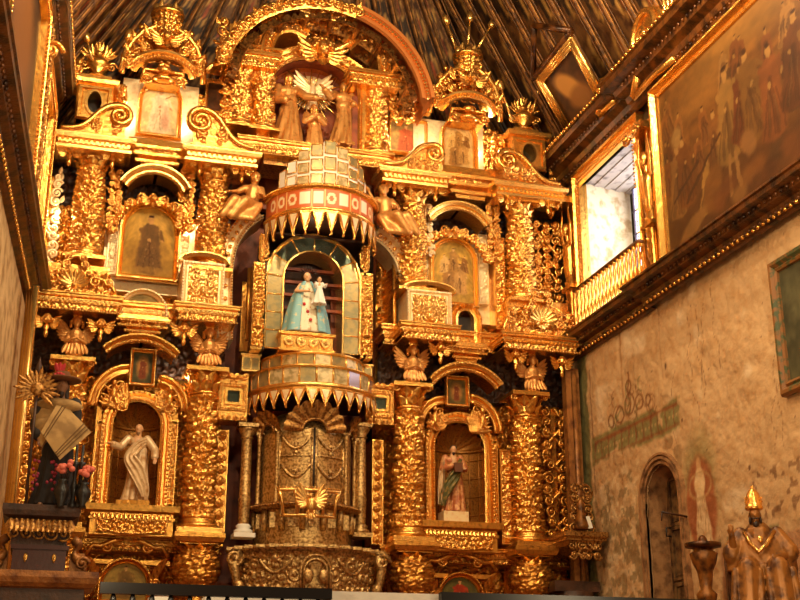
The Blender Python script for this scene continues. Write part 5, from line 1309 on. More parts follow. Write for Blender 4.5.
b = MB(); lathe(b, [(RB*.95, -1.0), (RB*.95, -.02)], 40, a0=PI, a1=2*PI, cap=False)
for a in np.linspace(-1.4, 1.4, 8): q0 = onr(a, -.42, RB*1.0); tube(b, [q0, q0+[0, 0, .4]], [.06, .05], 8)
for a in np.linspace(-1.2, 1.2, 7): cbox(b, onr(a, -.22, RB*.955), (.16, .04, .28))
O('lower_drum', b, silver, TB)
# free columns flanking, seen at 243 and 360
for px, lb in ((243, 'slender gilt-silver column left of the tabernacle'), (360, 'slender gilt-silver column right of the tabernacle')):
    p0 = P(px, 534, -.15); p1 = P(px, 428, -.15); H = p1[2]-p0[2]; t = T('slender_column', lb, 'column', tuple(p0), 'slender columns beside the tabernacle')
    q = MB(); lathe(q, [(.17, 0), (.18, .06), (.12, .1), (.15, .14), (.11, .18)], 20); box(q, -.2, .2, -.2, .2, -.08, 0); O('base', q, whitep if px < 300 else silver, t)
    q = MB(); lathe(q, [(.105, .18), (.115, H*.3), (.125, H*.32), (.11, H*.34), (.095, H-.22)], 20, cap=False); O('shaft', q, silver, t)
    q = MB(); lathe(q, [(.1, H-.22), (.13, H-.2), (.1, H-.16), (.17, H-.05), (.18, H)], 20); box(q, -.19, .19, -.19, .19, H, H+.07); O('capital', q, silver, t)
# eagle balustrade
cx, z, w, h = RC(281, 490, 340, 517, -1.2); t = T('eagle_balustrade', 'flaring gilt parapet with a spread eagle before the tabernacle doors', 'balustrade', (cx, -1.2, z)); b = MB(); hw = w/2
Rr_ = 1.4; aa = np.linspace(-.42, .42, 20); cv = lambda a, z_, k=1.0: np.array([k*hw*a/.42, .35-.35*math.cos(a*2.2), z_])
tube(b, [cv(a, h, 1.1) for a in aa], .035, 6); beads(b, [cv(a, h+.05, 1.1) for a in aa], .055, .024); tube(b, [cv(a, .03, .92) for a in aa], .03, 6)
for k in range(5):
    if k == 2: continue
    a = (k-2)*.2; tube(b, [cv(a, h, 1.08), cv(a, h*.7, .98), cv(a, .03, .9)], [.045, .03, .035], 6)
O('rail', b, goldp, t)
e = MB(); ell(e, (0, -.06, h*.45), (.1, .08, .16)); ell(e, (-.02, -.1, h*.75), (.05, .06, .06)); tube(e, [(-.04, -.12, h*.76), (-.1, -.14, h*.74)], [.025, .008], 5)
for s in (-1, 1):
    for k in range(7): leaf(e, (s*.07, -.06, h*(.62-.03*k)), PI/2-s*(.5+.26*k), .34-.03*k, .09, .1, lobes=0)
    tube(e, [(s*.04, -.06, h*.25), (s*.07, -.08, .04)], [.035, .02], 6)
for k in range(4): leaf(e, (0, -.04, h*.3), -PI/2+(k-1.5)*.3, .2, .08, .1, lobes=0)
O('eagle', e, goldp, t)
# base block with relief below
c, R5 = fit_ring(228, 378, 560, .0); zt5 = P(303, 540, -1.6)[2]; zb5 = P(303, 592, -1.4)[2]
t = T('tabernacle_altar', 'bulging gilt-silver altar base with little arched doors in relief', 'altar base', (c[0], 0, zb5)); H = zt5-zb5; b = MB()
R5 *= .98; lathe(b, [(R5*.9, -2.2), (R5*.9, 0), (R5*.92, H*.5), (R5*.96, H*.8), (R5*1.0, H*.86), (R5*1.04, H*.92), (R5*1.04, H*.98), (R5*.9, H), (.05, H)], 60, a0=PI, a1=2*PI, cap=False, sy=.85); O('drum', b, silver, t)
e = MB(); n1 = 260; a = np.linspace(-1.35, 1.35, n1)[None]; zz = np.linspace(.03, H*.84, 60)[:, None]; hh = .05*rinceau(np.abs(a)*R5, zz, .24, 14); hh = hh*np.clip(np.abs(np.abs(a)-.0)*20-1.2, 0, 1)
rad = np.interp(zz, [0, H*.5, H*.8, H*.86], [R5*.9, R5*.92, R5*.96, R5])+hh+.01; grid(e, rad*np.sin(a), -.85*rad*np.cos(a), zz+0*a); 
def on5(a, z, r=.97): return np.array([R5*r*math.sin(a), -.85*R5*r*math.cos(a), z])
for s in (.0, .045): tube(e, [on5(-.2+s, .03)]+[on5((-.2+s)*math.cos(q), H*.45+H*(.33-s*2)*math.sin(q)) for q in np.linspace(0, PI, 14)]+[on5(.2-s, .03)], .03, 6)
for s in (-1, 1):
    sw = [on5(s*(.3+.5*u), H*(.72-.3*math.sin(PI*u))) for u in np.linspace(0, 1, 14)]; tube(e, sw, .032, 6); ell(e, on5(s*.55, H*.72), (.08, .05, .08), 8, 5); ell(e, on5(s*.1, H*.35, 1.0), (.1, .04, .13), 8, 5)
for k in range(15): q = on5(-1.25+k*2.5/14, H*.95, 1.07); cbox(e, q, (.16, .05, .06))
O('relief', e, silver, t)
for sx in (-1, 1):
    q = MB(); p = on5(sx*1.15, 0, 1.0); tube(q, [p+[0, 0, .05], p+[sx*.05, -.08, H*.3], p+[sx*.1, -.05, H*.6], p+[sx*.02, 0, H*.9]], [.1, .07, .1, .14], 8); scroll(q, p[0]+sx*.1, H*.75, .16, 1.5, sx, .04, p[1]-.1); ell(q, p+[0, -.1, .15], (.1, .08, .12)); O('scroll_bracket', q, silver, t)
# ================================================================== ATTIC
def vp(x0, y0, x1, y1, hand, label, Y=-.62):
    cx, z, w, h = RC(x0, y0, x1, y1, Y); volute_pediment(w, h, hand, label, (cx, Y, z), d=.6)
vp(62, 102, 131, 137, 1, 'scroll pediment left of the left attic painting')
vp(190, 111, 256, 151, -1, 'scroll pediment right of the left attic painting')
vp(385, 142, 444, 172, 1, 'scroll pediment left of the right attic painting')
vp(498, 153, 560, 186, -1, 'scroll pediment right of the right attic painting')
for (x0, y0, x1, y1, lb) in ((62, 136, 126, 143, 'attic cornice block over the leftmost upper column'), (188, 150, 257, 157, 'attic cornice block over the column left of the canopy'), (385, 172, 445, 179, 'attic cornice block over the column behind the right seated angel'), (500, 186, 560, 193, 'attic cornice block over the rightmost upper column')):
    cx, z, w, h = RC(x0, y0, x1, y1, -.5); entab(w*.8, 1.05, .3, lb, (cx, -.5, z-.1), 'cornice_block', group='attic cornice blocks')
# oval window boxes
def oval_box(x0, y0, x1, y1, Y, label, ul):
    cx, z, w, h = RC(x0, y0, x1, y1, Y); t = T('oval_opening_box', label, 'opening', (cx, Y, z), 'boxes with dark oval openings'); b = MB(); hw = w/2
    n = 28; th = np.linspace(0, 2*PI, n, endpoint=False); ex, ez = hw*.52, h*.36; zc = h*.5
    inner = np.stack([ex*np.cos(th), 0*th, zc+ez*np.sin(th)], -1)
    k = np.maximum(np.abs(np.cos(th)), np.abs(np.sin(th))); outer = np.stack([hw*np.cos(th)/k, 0*th, zc+zc*np.sin(th)/k], -1)
    b.add(np.vstack([inner, outer, inner+[0, .4, 0]]), [[i, (i+1) % n, n+(i+1) % n, n+i] for i in range(n)]+[[2*n+i, 2*n+(i+1) % n, (i+1) % n, i] for i in range(n)], 0, False)
    box(b, -hw, -hw+.02, 0, .6, 0, h); box(b, hw-.02, hw, 0, .6, 0, h)
    mold(b, [(-hw, 0, 0), (-hw, 0, h), (hw, 0, h), (hw, 0, 0)], [(-.12, 0), (-.1, .05), (-.04, .05), (0, 0)], closed=True)
    mold(b, [(-hw, .6, 0), (-hw, 0, 0), (hw, 0, 0), (hw, .6, 0)], [(0, h), (.08, h+.03), (.1, h+.1), (.1, h+.13), (-.3, h+.13)], B=(0, 0, 1), flip=True); box(b, -hw, hw, 0, .6, h, h+.12)
    O('casing', b, gold, t)
    f = MB(); mold(f, inner, [(-.0, 0), (0, .05), (.05, .05), (.06, 0)], closed=True); O('oval_frame', f, goldp, t)
    q = MB(); box(q, -hw+.03, hw-.03, .4, .45, .02, h-.02); O('dark_recess', q, black, t)
    u = T('carved_urn', ul, 'urn', (cx, Y+.25, z+h+.13), 'carved urns on the attic'); q = MB()
    box(q, -.3, .3, -.15, .15, 0, .16); lathe(q, [(.22, .16), (.12, .24), (.1, .28), (.24, .4), (.26, .5), (.16, .6), (.08, .66), (.12, .7), (.06, .8), (.02, .86)], 20); O('vase', q, gold, u)
    q = MB()
    for s in (-1, 1):
        scroll(q, s*.28, .42, .12, 1.5, s, .028, -.05); scroll(q, s*.2, .66, .09, 1.4, s, .022, -.05)
        for j in range(4): leaf(q, (s*.1, -.04, .6), PI/2-s*(.2+.35*j), .3, .1, .3)
    for j in range(3): leaf(q, (0, -.05, .72), PI/2+(j-1)*.3, .26, .09, .2)
    O('leaf_spray', q, gold, u)
oval_box(76, 85, 113, 121, -.2, 'box with dark oval opening on the left of the attic', 'carved urn with leaves standing on the left oval box')
oval_box(512, 138, 546, 170, -.2, 'box with dark oval opening on the right of the attic', 'carved urn with leaves standing on the right oval box')
openwork(72, 60, 84, 86, 0, 'small openwork carving beside the left attic urn', .16, .03, 41)
openwork(546, 134, 564, 185, .1, 'openwork carving on the outer right end of the attic', .18, .03, 42)
openwork(490, 135, 505, 180, .1, 'openwork carving left of the right oval box', .15, .028, 43)
openwork(118, 85, 128, 112, 0, 'small openwork carving right of the left oval box', .14, .028, 44)

# crowns over the attic paintings
def crown(x0, y0, x1, y1, Y, label, torches=True):
    cx, z, w, h = RC(x0, y0, x1, y1, Y); t = T('openwork_canopy', label, 'crown', (cx, Y, z), 'openwork crowns over the attic paintings'); hw = w/2
    n = 30; a = np.linspace(-1.25, 1.25, n); R_ = hw/math.sin(1.25)
    pth = np.stack([.74*R_*np.sin(a), -(R_*np.cos(a)-R_*math.cos(1.25))*.6, h*(.10+.13*np.cos(a*1.15)**.9)], -1)
    m_ = MB(); pf = [(-.1, .0), (.0, .0), (.03, .02), (.0, .04), (.04, .07), (.09, .09), (.09, .14), (.0, .17), (-.3, .15)]
    mold(m_, pth, pf, B=(0, 0, 1), flip=True); O('curved_moulding', m_, goldp, t)
    q = MB(); 
    for p in resamp(pth, .075): ell(q, p+np.array([p[0]*.03, -.04, .03]), (.03, .03, .03), 6, 4)
    O('bead_row', q, gold, t)
    c = MB(); zb = h*.34
    for s in (-1, 1):
        tube(c, [(s*hw*.98, .1, .1*h), (s*hw*.95, 0, .32*h), (s*hw*.75, -.15, .5*h), (s*hw*.55, -.2, .62*h), (s*hw*.3, -.25, .68*h), (s*hw*.25, -.25, .78*h)], [.07, .06, .07, .06, .07, .05], 8)
        for (x, zz, r_) in ((.95, .4, .07), (.78, .56, .08), (.6, .7, .08)): ell(c, (s*hw*x, -.12, zz*h), (r_*.9,)*3, 7, 5)
        for (x, zz, r_) in ((.8, .3, .17), (.62, .45, .2), (.38, .55, .18), (.45, .35, .14), (.2, .66, .12), (.85, .17, .1)):
            scroll(c, s*hw*x, zz*h+.1*h*(1-x), r_, 1.6, s, .036, -.3*(1.1-x)); leaf(c, (s*hw*x, -.3*(1.1-x), zz*h), PI/2-s*.6, r_*1.5, r_*.7, .5)
    filler(c, w*.98, h*.2, h*.72, .2, .034, int(x0), -.12, prof=lambda q: 1-.55*q**1.3)
    cb = MB(); q_ = np.linspace(0, 1, 12)[:, None]; s_ = np.linspace(-1, 1, 24)[None]; grid(cb, s_*hw*.9*(1-.6*q_**1.4), .05-.1*(1-s_**2)*(1-q_), h*(.22+.44*q_)+.08*h*(1-s_**2)*(1-q_)); c.merge(cb)
    O('crest_scrollwork', c, gold, t)
    k_ = MB(); k_.merge(cherub(1.3), (0, -.42, h*.5)); O('cherub_head', k_, gold, t)
    b = MB(); zz = np.linspace(.62*h, .86*h, 24); bw_ = hw*.34
    lathe(b, np.c_[bw_*(.75+.3*(zz-.62*h)/(.24*h)), zz], 60, c=(0, -.15, 0), fn=lambda r, th, z_: r+.035*np.sign(np.sin(th*8+z_*20))*np.sign(np.sin(th*8-z_*20)))
    lathe(b, [(bw_*1.05, .86*h), (bw_*1.2, .88*h), (bw_*1.2, .91*h), (bw_*1.0, .92*h)], 30, c=(0, -.15, 0)); O('woven_basket', b, gold, t)
    f = MB()
    for x in (-1, 0, 1): ell(f, (x*bw_*.8, -.2-.05*(x == 0), .96*h), (.09, .09, .12), 8, 6)
    for x in (-.5, .5): leaf(f, (x*bw_, -.2, .9*h), PI/2, .3, .14, .2)
    O('flame_finial', f, goldp, t)
    u = MB(); box(u, -hw*.42, hw*.42, -.12, .4, -.05*h, .12*h); ell(u, (0, -.2, .12*h), (.16, .12, .09)); ell(u, (0, -.2, .0), (.24, .15, .08))
    for s in (-1, 1): scroll(u, s*hw*.4, .0, .13, 1.5, s, .035, -.15); tube(u, [(s*.1, -.2, .1*h), (s*hw*.45, -.15, .12*h), (s*hw*.52, -.1, -.1)], [.05, .05, .03], 6)
    O('tablet', u, gold, t)
    return t, cx, z, w, h
crown(123, 12, 207, 84, -.1, 'tall openwork crown over the pale left attic painting')
crown(430, 54, 502, 122, -.1, 'tall openwork crown over the golden right attic painting')
def torch(p0, p1, label):
    a = P(*p0, -.2); b_ = P(*p1, -.25); d = b_-a; t = T('gilded_torch', label, 'torch', tuple(a), 'slanting gilded torches on the crowns'); q = MB(); tube(q, [(0, 0, 0), tuple(d)], [.035, .028], 6); O('shaft', q, goldp, t)
    e = MB(); u = d/np.linalg.norm(d); tube(e, [d*.93, d*.97+u*.02, d+u*.12, d+u*.22], [.05, .085, .09, .03], 8); O('flame', e, goldp, t)
torch((456, 50), (447, 23), 'slanting gilded torch on the right crown leaning left'); torch((468, 45), (470, 20), 'upright gilded torch rising from the middle of the right crown'); torch((478, 48), (491, 26), 'slanting gilded torch on the right crown leaning right')
torch((120, 70), (128, 38), 'slanting gilded torch left of the left crown'); torch((512, 120), (501, 88), 'slanting gilded torch left of the right urn'); torch((533, 112), (537, 95), 'short gilded torch right of the right urn'); torch((92, 60), (87, 40), 'thin gilded torch behind the left urn')

# recess between the centre and the attic paintings
def recess(x0, y0, x1, y1, label, bg, fill):
    cx, z, w, h = RC(x0, y0, x1, y1, .45); p = Paint(w, h, bg, 60, 8, .3); fill(p); t = framed(w, h, p, label, (cx, .45, z), False, .07, 'small_painting', group=None)
    b = MB(); pa = np.array([(-w*.6, -.1, h*1.25)]+[(w*.6*math.sin(q), -.1-.25*math.cos(q), h*1.25+.12*math.cos(q)) for q in np.linspace(-PI/2, PI/2, 12)]+[(w*.6, -.1, h*1.25)])
    mold(b, pa, [(-.3, 0), (0, 0), (.05, .04), (.05, .1), (0, .14), (-.3, .14)], B=(0, 0, 1), flip=True); O('half_round_canopy', b, goldp, t)
recess(391, 123, 424, 152, 'small painting deep between the central arch and right attic', '8a6a38', lambda p: (p.fig(.45, .0, .9, '9a4a28', 'c89a60', .6)))
recess(208, 85, 238, 112, 'small dark painting between the left crown and the central columns', '4a2c14', lambda p: p.fig(.5, .0, .9, '5a3418', '8a5a30', .6))

# central Trinity relief
cx, z, w, h = RC(271, 60, 358, 152, -.1); TN = T('relief_niche', 'deep arched niche holding the crowned group of carved figures', 'niche', (cx, -.1, z)); b = MB()
pa = archpath(w, h, 0, 30, w*.42)
mold(b, pa, [(-.02, -.75), (0, .04), (.05, .08), (.1, .03), (.2, .03), (.24, .1), (.3, .1), (.32, -.3)]); bead_arch(b, pa, .04, -.1, .07, .026); bead_arch(b, pa, .27, -.12, .09, .035); O('arch_frame', b, gold, TN)
b = MB(); mold(b, pa, [(-.01, 0), (-.01, -.75)], sm=True); box(b, w*.44, w*.5, -.02, .7, 0, h-w*.4, 0); O('reveal', b, red, TN)
b = MB(); panel(b, -w/2, w/2, 0, h*.35, .5, .1, .22, 18, .025); box(b, -w/2, w/2, .52, .6, 0, h); 
O('back', b, red, TN); b = MB(); box(b, -w/2-.2, w/2+.2, -.08, .7, -.16, 0); box(b, -w/2-.1, w/2+.1, -.02, .7, -.42, -.26); O('sill', b, dgold, TN)
r = MB(); rc = np.array([-.02, .32, h*.72])
for k in range(36):
    a = 2*PI*k/36; L = (.62 if k % 2 else .9)*(1.05 if math.cos(a) > 0 else .9); L *= w*.46
    d = np.array([math.cos(a), 0, math.sin(a)]); e = rc+d*L
    if e[2] > h*1.0: continue
    tube(r, [rc+d*.2, e], [.035, .008], 4)
O('ray', r, goldp, TN)
dv = T('dove_relief', 'carved dove with spread wings before a burst of rays', 'dove', (cx, .15, z+h*.7)); q = MB(); ell(q, (0, 0, 0), (.09, .1, .2)); ell(q, (0, -.06, .22), (.06, .07, .07)); tube(q, [(0, -.1, .22), (0, -.17, .2)], [.02, .005], 5)
for s in (-1, 1):
    for k in range(6): leaf(q, (s*.06, -.02, .1-.03*k), PI/2-s*(.75+.2*k), .5-.04*k, .12, .05, lobes=0)
for k in range(3): leaf(q, (0, 0, -.1), -PI/2+(k-1)*.3, .35, .12, .05, lobes=0)
O('body', q, pale, dv)
b = MB(); ell(b, (0, .12, .05), (.5, .05, .42), 20, 10); O('halo', b, pale, dv)
def rel_fig(x0, y0, x1, y1, Y, label, armL, armR, yaw, seed, beard, **k):
    cx, z, w, h = RC(x0, y0, x1, y1, Y); t = T('carved_figure', label, 'figure', (cx, Y, z)); figure(t, h, (goldf, goldf), armL, armR, yaw, .03, seed, 8, hairm=gold2, beard=beard, wide=.2, longhair=True, voxel=.016, **k); return t, h
t, hh = rel_fig(272, 74, 302, 148, .1, 'carved gilded figure of a young man at the left of the central niche', ((-.14, -.06, .6), (-.02, -.2, .55)), ((.2, -.12, .66), (.36, -.2, .62)), .5, 2, True)
t, hh = rel_fig(328, 82, 358, 150, .1, 'carved bearded figure with a triangular halo at the right of the central niche', ((-.2, -.12, .68), (-.32, -.2, .76)), ((.16, -.05, .6), (.08, -.18, .62)), -.4, 3, True)
q = MB(); tri = [(-.3, .1, .88*hh), (.3, .1, .88*hh), (0, .1, 1.22*hh)]; q.add(tri+[(a, .14, c_) for a, _, c_ in tri], [[0, 1, 2, 2], [5, 4, 3, 3], [0, 3, 4, 1], [1, 4, 5, 2], [2, 5, 3, 0]], 0, False); O('triangular_halo', q, pale, t)
t, hh = rel_fig(298, 104, 328, 160, -.1, 'carved praying woman with joined hands in the middle of the central niche', ((-.16, -.1, .62), (-.01, -.2, .7)), ((.16, -.1, .62), (.01, -.2, .7)), 0, 5, False)

# columns and entablature around the central niche
ca = make_column(1.95, .24, 9, 'slim attic column left of the central niche', tuple(P(262, 136, -.1)), group='attic columns beside the central niche')
c1 = P(262, 136, -.1)
for px, py, lb in ((240, 132, 'outer attic column left of the central niche'), (376, 160, 'attic column right of the central niche')): dup(ca, tuple(P(px, py, -.1)), lb)
def ent(x0, y0, x1, y1, Y, h, lb, nm='cornice_block', d=.9): cx, z, w, _ = RC(x0, y0, x1, y1, Y); return entab(w, d, h, lb, (cx, Y, z), nm, group='cornice blocks beside the central niche')
ent(226, 56, 276, 66, -.4, .34, 'cornice block above the two left attic columns')
ent(352, 76, 398, 86, -.4, .34, 'cornice block above the right attic column')
entab(3.1, .9, .34, 'base cornice under the central niche and its columns', (P(315, 158, -.3)[0], -.3, P(315, 156, -.3)[2]-.1), 'niche_base_cornice', group='cornices under the central niche')
b1 = P(315, 158, -.3)
# broken curved hoods
def hood(pts, label, Y=-.35):
    w_ = np.array([P(x, y, Y) for x, y in pts]); o = w_[0].copy(); q = w_-o; s = np.linspace(0, 1, len(q)); ss = np.linspace(0, 1, 24); q = np.stack([np.interp(ss, s, q[:, k]) for k in range(3)], -1)
    for _ in range(2): q[1:-1] = (q[:-2]+q[1:-1]+q[2:])/3
    t = T('curved_hood', label, 'pediment', tuple(o), 'broken curved hoods over the central niche'); b = MB(); mold(b, q, [(-.04, -.8), (0, .05), (.05, .08), (.1, .03), (.18, .03), (.22, .1), (.28, .1), (.28, -.8)]); O('moulding', b, gold, t)
    f = MB(); bead_arch(f, q, .14, -.05, .08, .035); O('bead_row', f, goldp, t)
hood([(272, 62), (274, 45), (280, 35), (292, 33), (305, 40)], 'curved hood left above the central niche'); hood([(350, 52), (360, 42), (371, 46), (377, 58), (378, 74)], 'curved hood right above the central niche')
for (x0, y0, x1, y1, lb, sd) in ((296, 2, 346, 40, 'crowded scroll carving at the top centre under the great arch', 51), (255, 5, 296, 34, 'scroll carving at the upper left under the great arch', 52), (345, 20, 372, 45, 'scroll carving at the upper right under the great arch', 53), (214, 20, 250, 56, 'scroll carving at the left foot of the great arch', 54), (376, 70, 402, 90, 'scroll carving at the right foot of the great arch', 55), (300, 40, 345, 62, 'scroll carving directly over the central niche', 56), (385, 86, 420, 122, 'scroll carving between the great arch and the right crown', 57), (222, 66, 234, 130, 'tall scroll carving beside the outer attic column', 58)):
    openwork(x0, y0, x1, y1, .0, lb, .24, .04, sd, gold, sym=True, group=None)
cc = T('cherub_bust', 'larger winged cherub bust over the central niche', 'cherub', tuple(P(322, 50, -.45))); k_ = MB(); k_.merge(cherub(2.1)); O('head_and_wings', k_, gold, cc)
cc = T('cherub_bust', 'winged cherub bust near the crown of the great arch', 'cherub', tuple(P(322, 14, -.45))); k_ = MB(); k_.merge(cherub(2.1)); O('head_and_wings', k_, gold, cc)

# great arch
ce = P(325, 97, -.9); rad = P(431, 97, -.9)[0]-ce[0]; GA = T('great_arch', 'great coffered arch crowning the middle of the altarpiece', 'arch', tuple(ce)); th0, th1 = PI*.93, PI*.04
pa = arc(0, 0, rad, th0, th1, 44)
par = arc(0, 0, rad, PI*.40, th1, 26); pal = arc(0, 0, rad, th0, PI*.40, 26)
b = MB(); mold(b, par, [(-.22, .0), (-.2, .08), (-.14, .08), (-.12, .02), (-.02, .02), (0, .1), (.08, .1), (.1, -1.6)]); O('front_moulding', b, mat('orange_gilt_band', tuple(lin('d08040')), .4, .5, [(40, .4, .01)]), GA)
b = MB(); mold(b, pal, [(-.22, .0), (-.1, .06), (.06, .0), (.1, -1.6)])
for k, p in enumerate(resamp(pal*(1-.08/rad), .16)):
    scroll(b, p[0], p[2], .12, 1.4, 1 if k % 2 else -1, .03, -.08, k); ell(b, (p[0]*.97, -.08, p[2]*.97), (.05, .05, .05), 6, 4); leaf(b, (p[0], -.06, p[2]), k*1.7, .2, .12, .6)
O('carved_archivolt', b, gold, GA)
f = MB()
for p in resamp(par*(1-.07/rad*1.0), .085): cbox(f, (p[0], -.08, p[2]), (.05, .06, .05))
O('dentil_band', f, goldp, GA)
b = MB(); u = np.linspace(th0, th1, 220)[None]; v = np.linspace(0, 1.5, 60)[:, None]; hgt = .10*rinceau(u*rad*1.0, v, .3, 61)
blkm = (np.abs(((u*rad*.9) % .62)/.62-.5) > .42)|(np.abs((v % .5)/.5-.5) > .42); rr = rad-.24-np.where(blkm, .2, .02+hgt*.9)
grid(b, rr*np.cos(u), v+.02+0*u, rr*np.sin(u)); O('coffered_soffit', b, dgold, GA)
b = MB(); mold(b, arc(0, 0, rad-.95, PI*.9, PI*.08, 36), [(-.05, -.9), (0, .05), (.06, .08), (.12, .04), (.2, .08), (.22, -.9)]); q2 = MB(); q2.merge(b, (0, .75, 0)); bead_arch(q2, arc(0, 0, rad-.95, PI*.9, PI*.08, 36, .75), .06, .64, .1, .04); O('inner_arch_moulding', q2, gold, GA)

# ================================================================== RIGHT WALL FURNISHING
# big painting
py0, py1, pz0, pz1 = -4.75, -10.6, 9.55, 12.8
Wp, Hp = py0-py1, pz1-pz0
p = Paint(Wp, Hp, '7a4a1a', 300, 21, .35)
p.ell(.62, .95, .45, .14, 'b07a34', soft=.8, a=.8); p.ell(.25, .8, .2, .1, 'a87030', soft=.8, a=.7); p.ell(.2, .15, .3, .2, '5a3414', soft=.7, a=.7); p.ell(.6, .1, .4, .15, '6a3a14', soft=.7, a=.7)
rg = np.random.default_rng(5)
cl = ['8a4a1c', '6a3814', 'a8682c', '84481e', '5a3a1c', '9a5a24', 'b88040']
for k in range(34):
    x = rg.random(); y = .28+rg.random()*.42; p.fig(x, y, .2+.05*rg.random(), cl[k % 7], 'b8803c', .5, (rg.random()-.5)*.3, arms=False)
for (x, y, h_, c_, l_) in ((.07, .2, .42, '9a6830', .05), (.13, .24, .4, '7a4418', -.05), (.22, .1, .3, 'b8843c', .2), (.3, .3, .34, '8c5422', 0), (.37, .28, .52, 'a87838', .03), (.44, .34, .4, '7a3a18', .1), (.52, .3, .5, '8a5a24', -.1), (.6, .22, .5, '9a5222', 0), (.7, .3, .48, '6a3816', .1), (.8, .2, .55, '9a6a30', 0), (.92, .25, .5, '7c4218', -.1)):
    p.fig(x, y, h_, c_, 'c48e4a', .42, l_, halo=None)
p.ell(.09, .66, .03, .06, 'b88a4a', soft=.5); p.line(.37, .3, .36, .1, .008, 'b88244'); p.line(.40, .3, .41, .12, .008, 'b88244')
p.ell(.27, .2, .05, .13, '8a5420', rot=-.4, soft=.3); p.ell(.47, .3, .035, .08, 'a8703a', rot=.5, soft=.4); p.line(.12, .25, .33, .48, .006, '4a2810'); p.line(.05, .3, .2, .42, .006, '4a2810'); p.ell(.14, .08, .09, .05, 'a87438', rot=.4, soft=.4)
for k in range(14): p.ell(.3+.05*k, .12+.05*math.sin(k*2.2), .04, .05, cl[(k*3) % 7], soft=.6, a=.7)
base = hexs('6e421a'); p.c = np.clip((p.c*.72+base*.28)*.72, 0, 1)
t = framed(Wp, Hp, p, 'huge dark painting crowded with figures high on the right wall', (XR-.22, (py0+py1)/2, pz0), False, .22, 'large_painting', gold, rz=-PI/2, dep=.12)
# window frame, balcony, herms
t = T('window_surround', 'gilded moulded surround of the deep window', 'frame', (XR-.02, (wy0+wy1)/2, wz0)); t.rotation_euler[2] = -PI/2; b = MB(); W_, H_ = wy0-wy1, wz1-wz0
pth = np.array([(-W_/2, 0, -.02), (-W_/2, 0, H_), (W_/2, 0, H_), (W_/2, 0, -.02)]); mold(b, pth, [(0, -.1), (0, .08), (.06, .12), (.1, .05), (.18, .05), (.22, .14), (.28, .14), (.3, 0)]); bead_arch(b, pth, .14, -.09, .09, .035); bead_arch(b, pth, .03, -.13, .08, .026); O('frame', b, gold, t)
B_ = T('gilded_balcony', 'small gilded balcony with turned balusters below the window', 'balcony', (XR-.02, (wy0+wy1)/2+.0, 9.42)); B_.rotation_euler[2] = -PI/2
yb = .28; HW = W_/2+.25; b = MB(); box(b, -HW+.012, HW-.012, -yb+.012, 0, -.115, -.005); mold(b, [(-HW, 0, 0), (-HW, -yb, 0), (HW, -yb, 0), (HW, 0, 0)], [(0, -.12), (.05, -.1), (.06, -.02), (0, 0)], B=(0, 0, 1), flip=True); O('slab', b, brownw, B_)
b = MB(); tube(b, [(-HW+.05, 0, .88), (-HW+.05, -yb+.06, .88), (HW-.05, -yb+.06, .88), (HW-.05, 0, .88)], .05, 6); O('handrail', b, brownw, B_)
bl = MB(); lathe(bl, [(.05, 0), (.05, .05), (.025, .09), (.05, .25), (.055, .32), (.025, .42), (.03, .46), (.045, .62), (.022, .74), (.05, .8), (.05, .85)], 10); bo = None
pts = [(-HW+.08+k*(2*HW-.16)/17, -yb+.06) for k in range(18)]+[(HW-.05, -yb+.2), (HW-.05, -yb+.38)]
for k, (x, y) in enumerate(pts):
    if bo is None: bo = O('baluster', bl, gold, B_, (x, y, 0))
    else: c_ = bo.copy(); C.objects.link(c_); c_.parent = B_; c_.location = (x, y, 0)
def wall_herm(y, label):
    t = T('herm_pilaster', label, 'pilaster', (XR-.03, y, 9.43), 'herm pilasters beside the window'); t.rotation_euler[2] = -PI/2
    b = MB(); box(b, -.2, .2, -.06, 0, 0, 3.3); lathe(b, [(.14, 0), (.16, .1), (.1, .2), (.12, .9), (.17, 1.5)], 14, c=(0, -.2, 0)); mold(b, [(-.22, 0, 0), (-.22, -.35, 0), (.22, -.35, 0), (.22, 0, 0)], [(0, 1.0), (.05, 1.02), (.05, 1.1), (0, 1.12)], B=(0, 0, 1), flip=True); box(b, -.21, .21, -.34, 0, 1.005, 1.115)
    for k in range(4): leaf(b, (0, -.3, .3+.2*k), PI/2, .3, .2, .4)
    O('shaft', b, gold2, t)
    f = MB(); capsule(f, (0, -.22, 1.4), (0, -.24, 1.95), .17, .2); capsule(f, (0, -.24, 2.0), (0, -.26, 2.3), .07, .06); head(f, (0, -.3, 2.42), .34)
    for s in (-1, 1): capsule(f, (s*.2, -.24, 2.05), (s*.28, -.3, 2.45), .065, .055); capsule(f, (s*.28, -.3, 2.45), (s*.2, -.3, 2.8), .055, .04); hand(f, (s*.2, -.3, 2.82), (0, 0, 1), .16, (0, -1, 0))
    for k in range(5): leaf(f, ((k-2)*.09, -.4, 1.55), -PI/2+(k-2)*.1, .5, .14, .3)
    O('figure', f, gold, t, remesh=.02)
    for o_ in t.children: o_.scale = (.85, .6, 1)
    c_ = MB(); box(c_, -.26, .26, -.35, 0, 2.98, 3.12)
    for s in (-1, 1): scroll(c_, s*.2, 2.88, .13, 1.5, s, .035, -.42)
    O('capital', c_, gold, t)
wall_herm(-4.02, 'carved herm pilaster between the window and the big painting'); wall_herm(-.3, 'carved herm pilaster between the altarpiece and the window')
# small framed picture at the right edge
p = Paint(1.5, 1.75, '4a4630', 60, 31, .3); p.fig(.5, .1, .75, '5c4a2c', '9a7a4c', .5)
framed(1.5, 1.75, p, 'small dark picture in a brown and green frame at the right edge', (XR-.05, -8.45, 6.5), False, .2, 'framed_picture', mat('brown_green_frame', tuple(lin('8a5a2c')), .5, .1, [(30, .3, .01)], (tuple(lin('4a5230')), 8, .48, .6)), rz=-PI/2, bead=False, dep=.07)
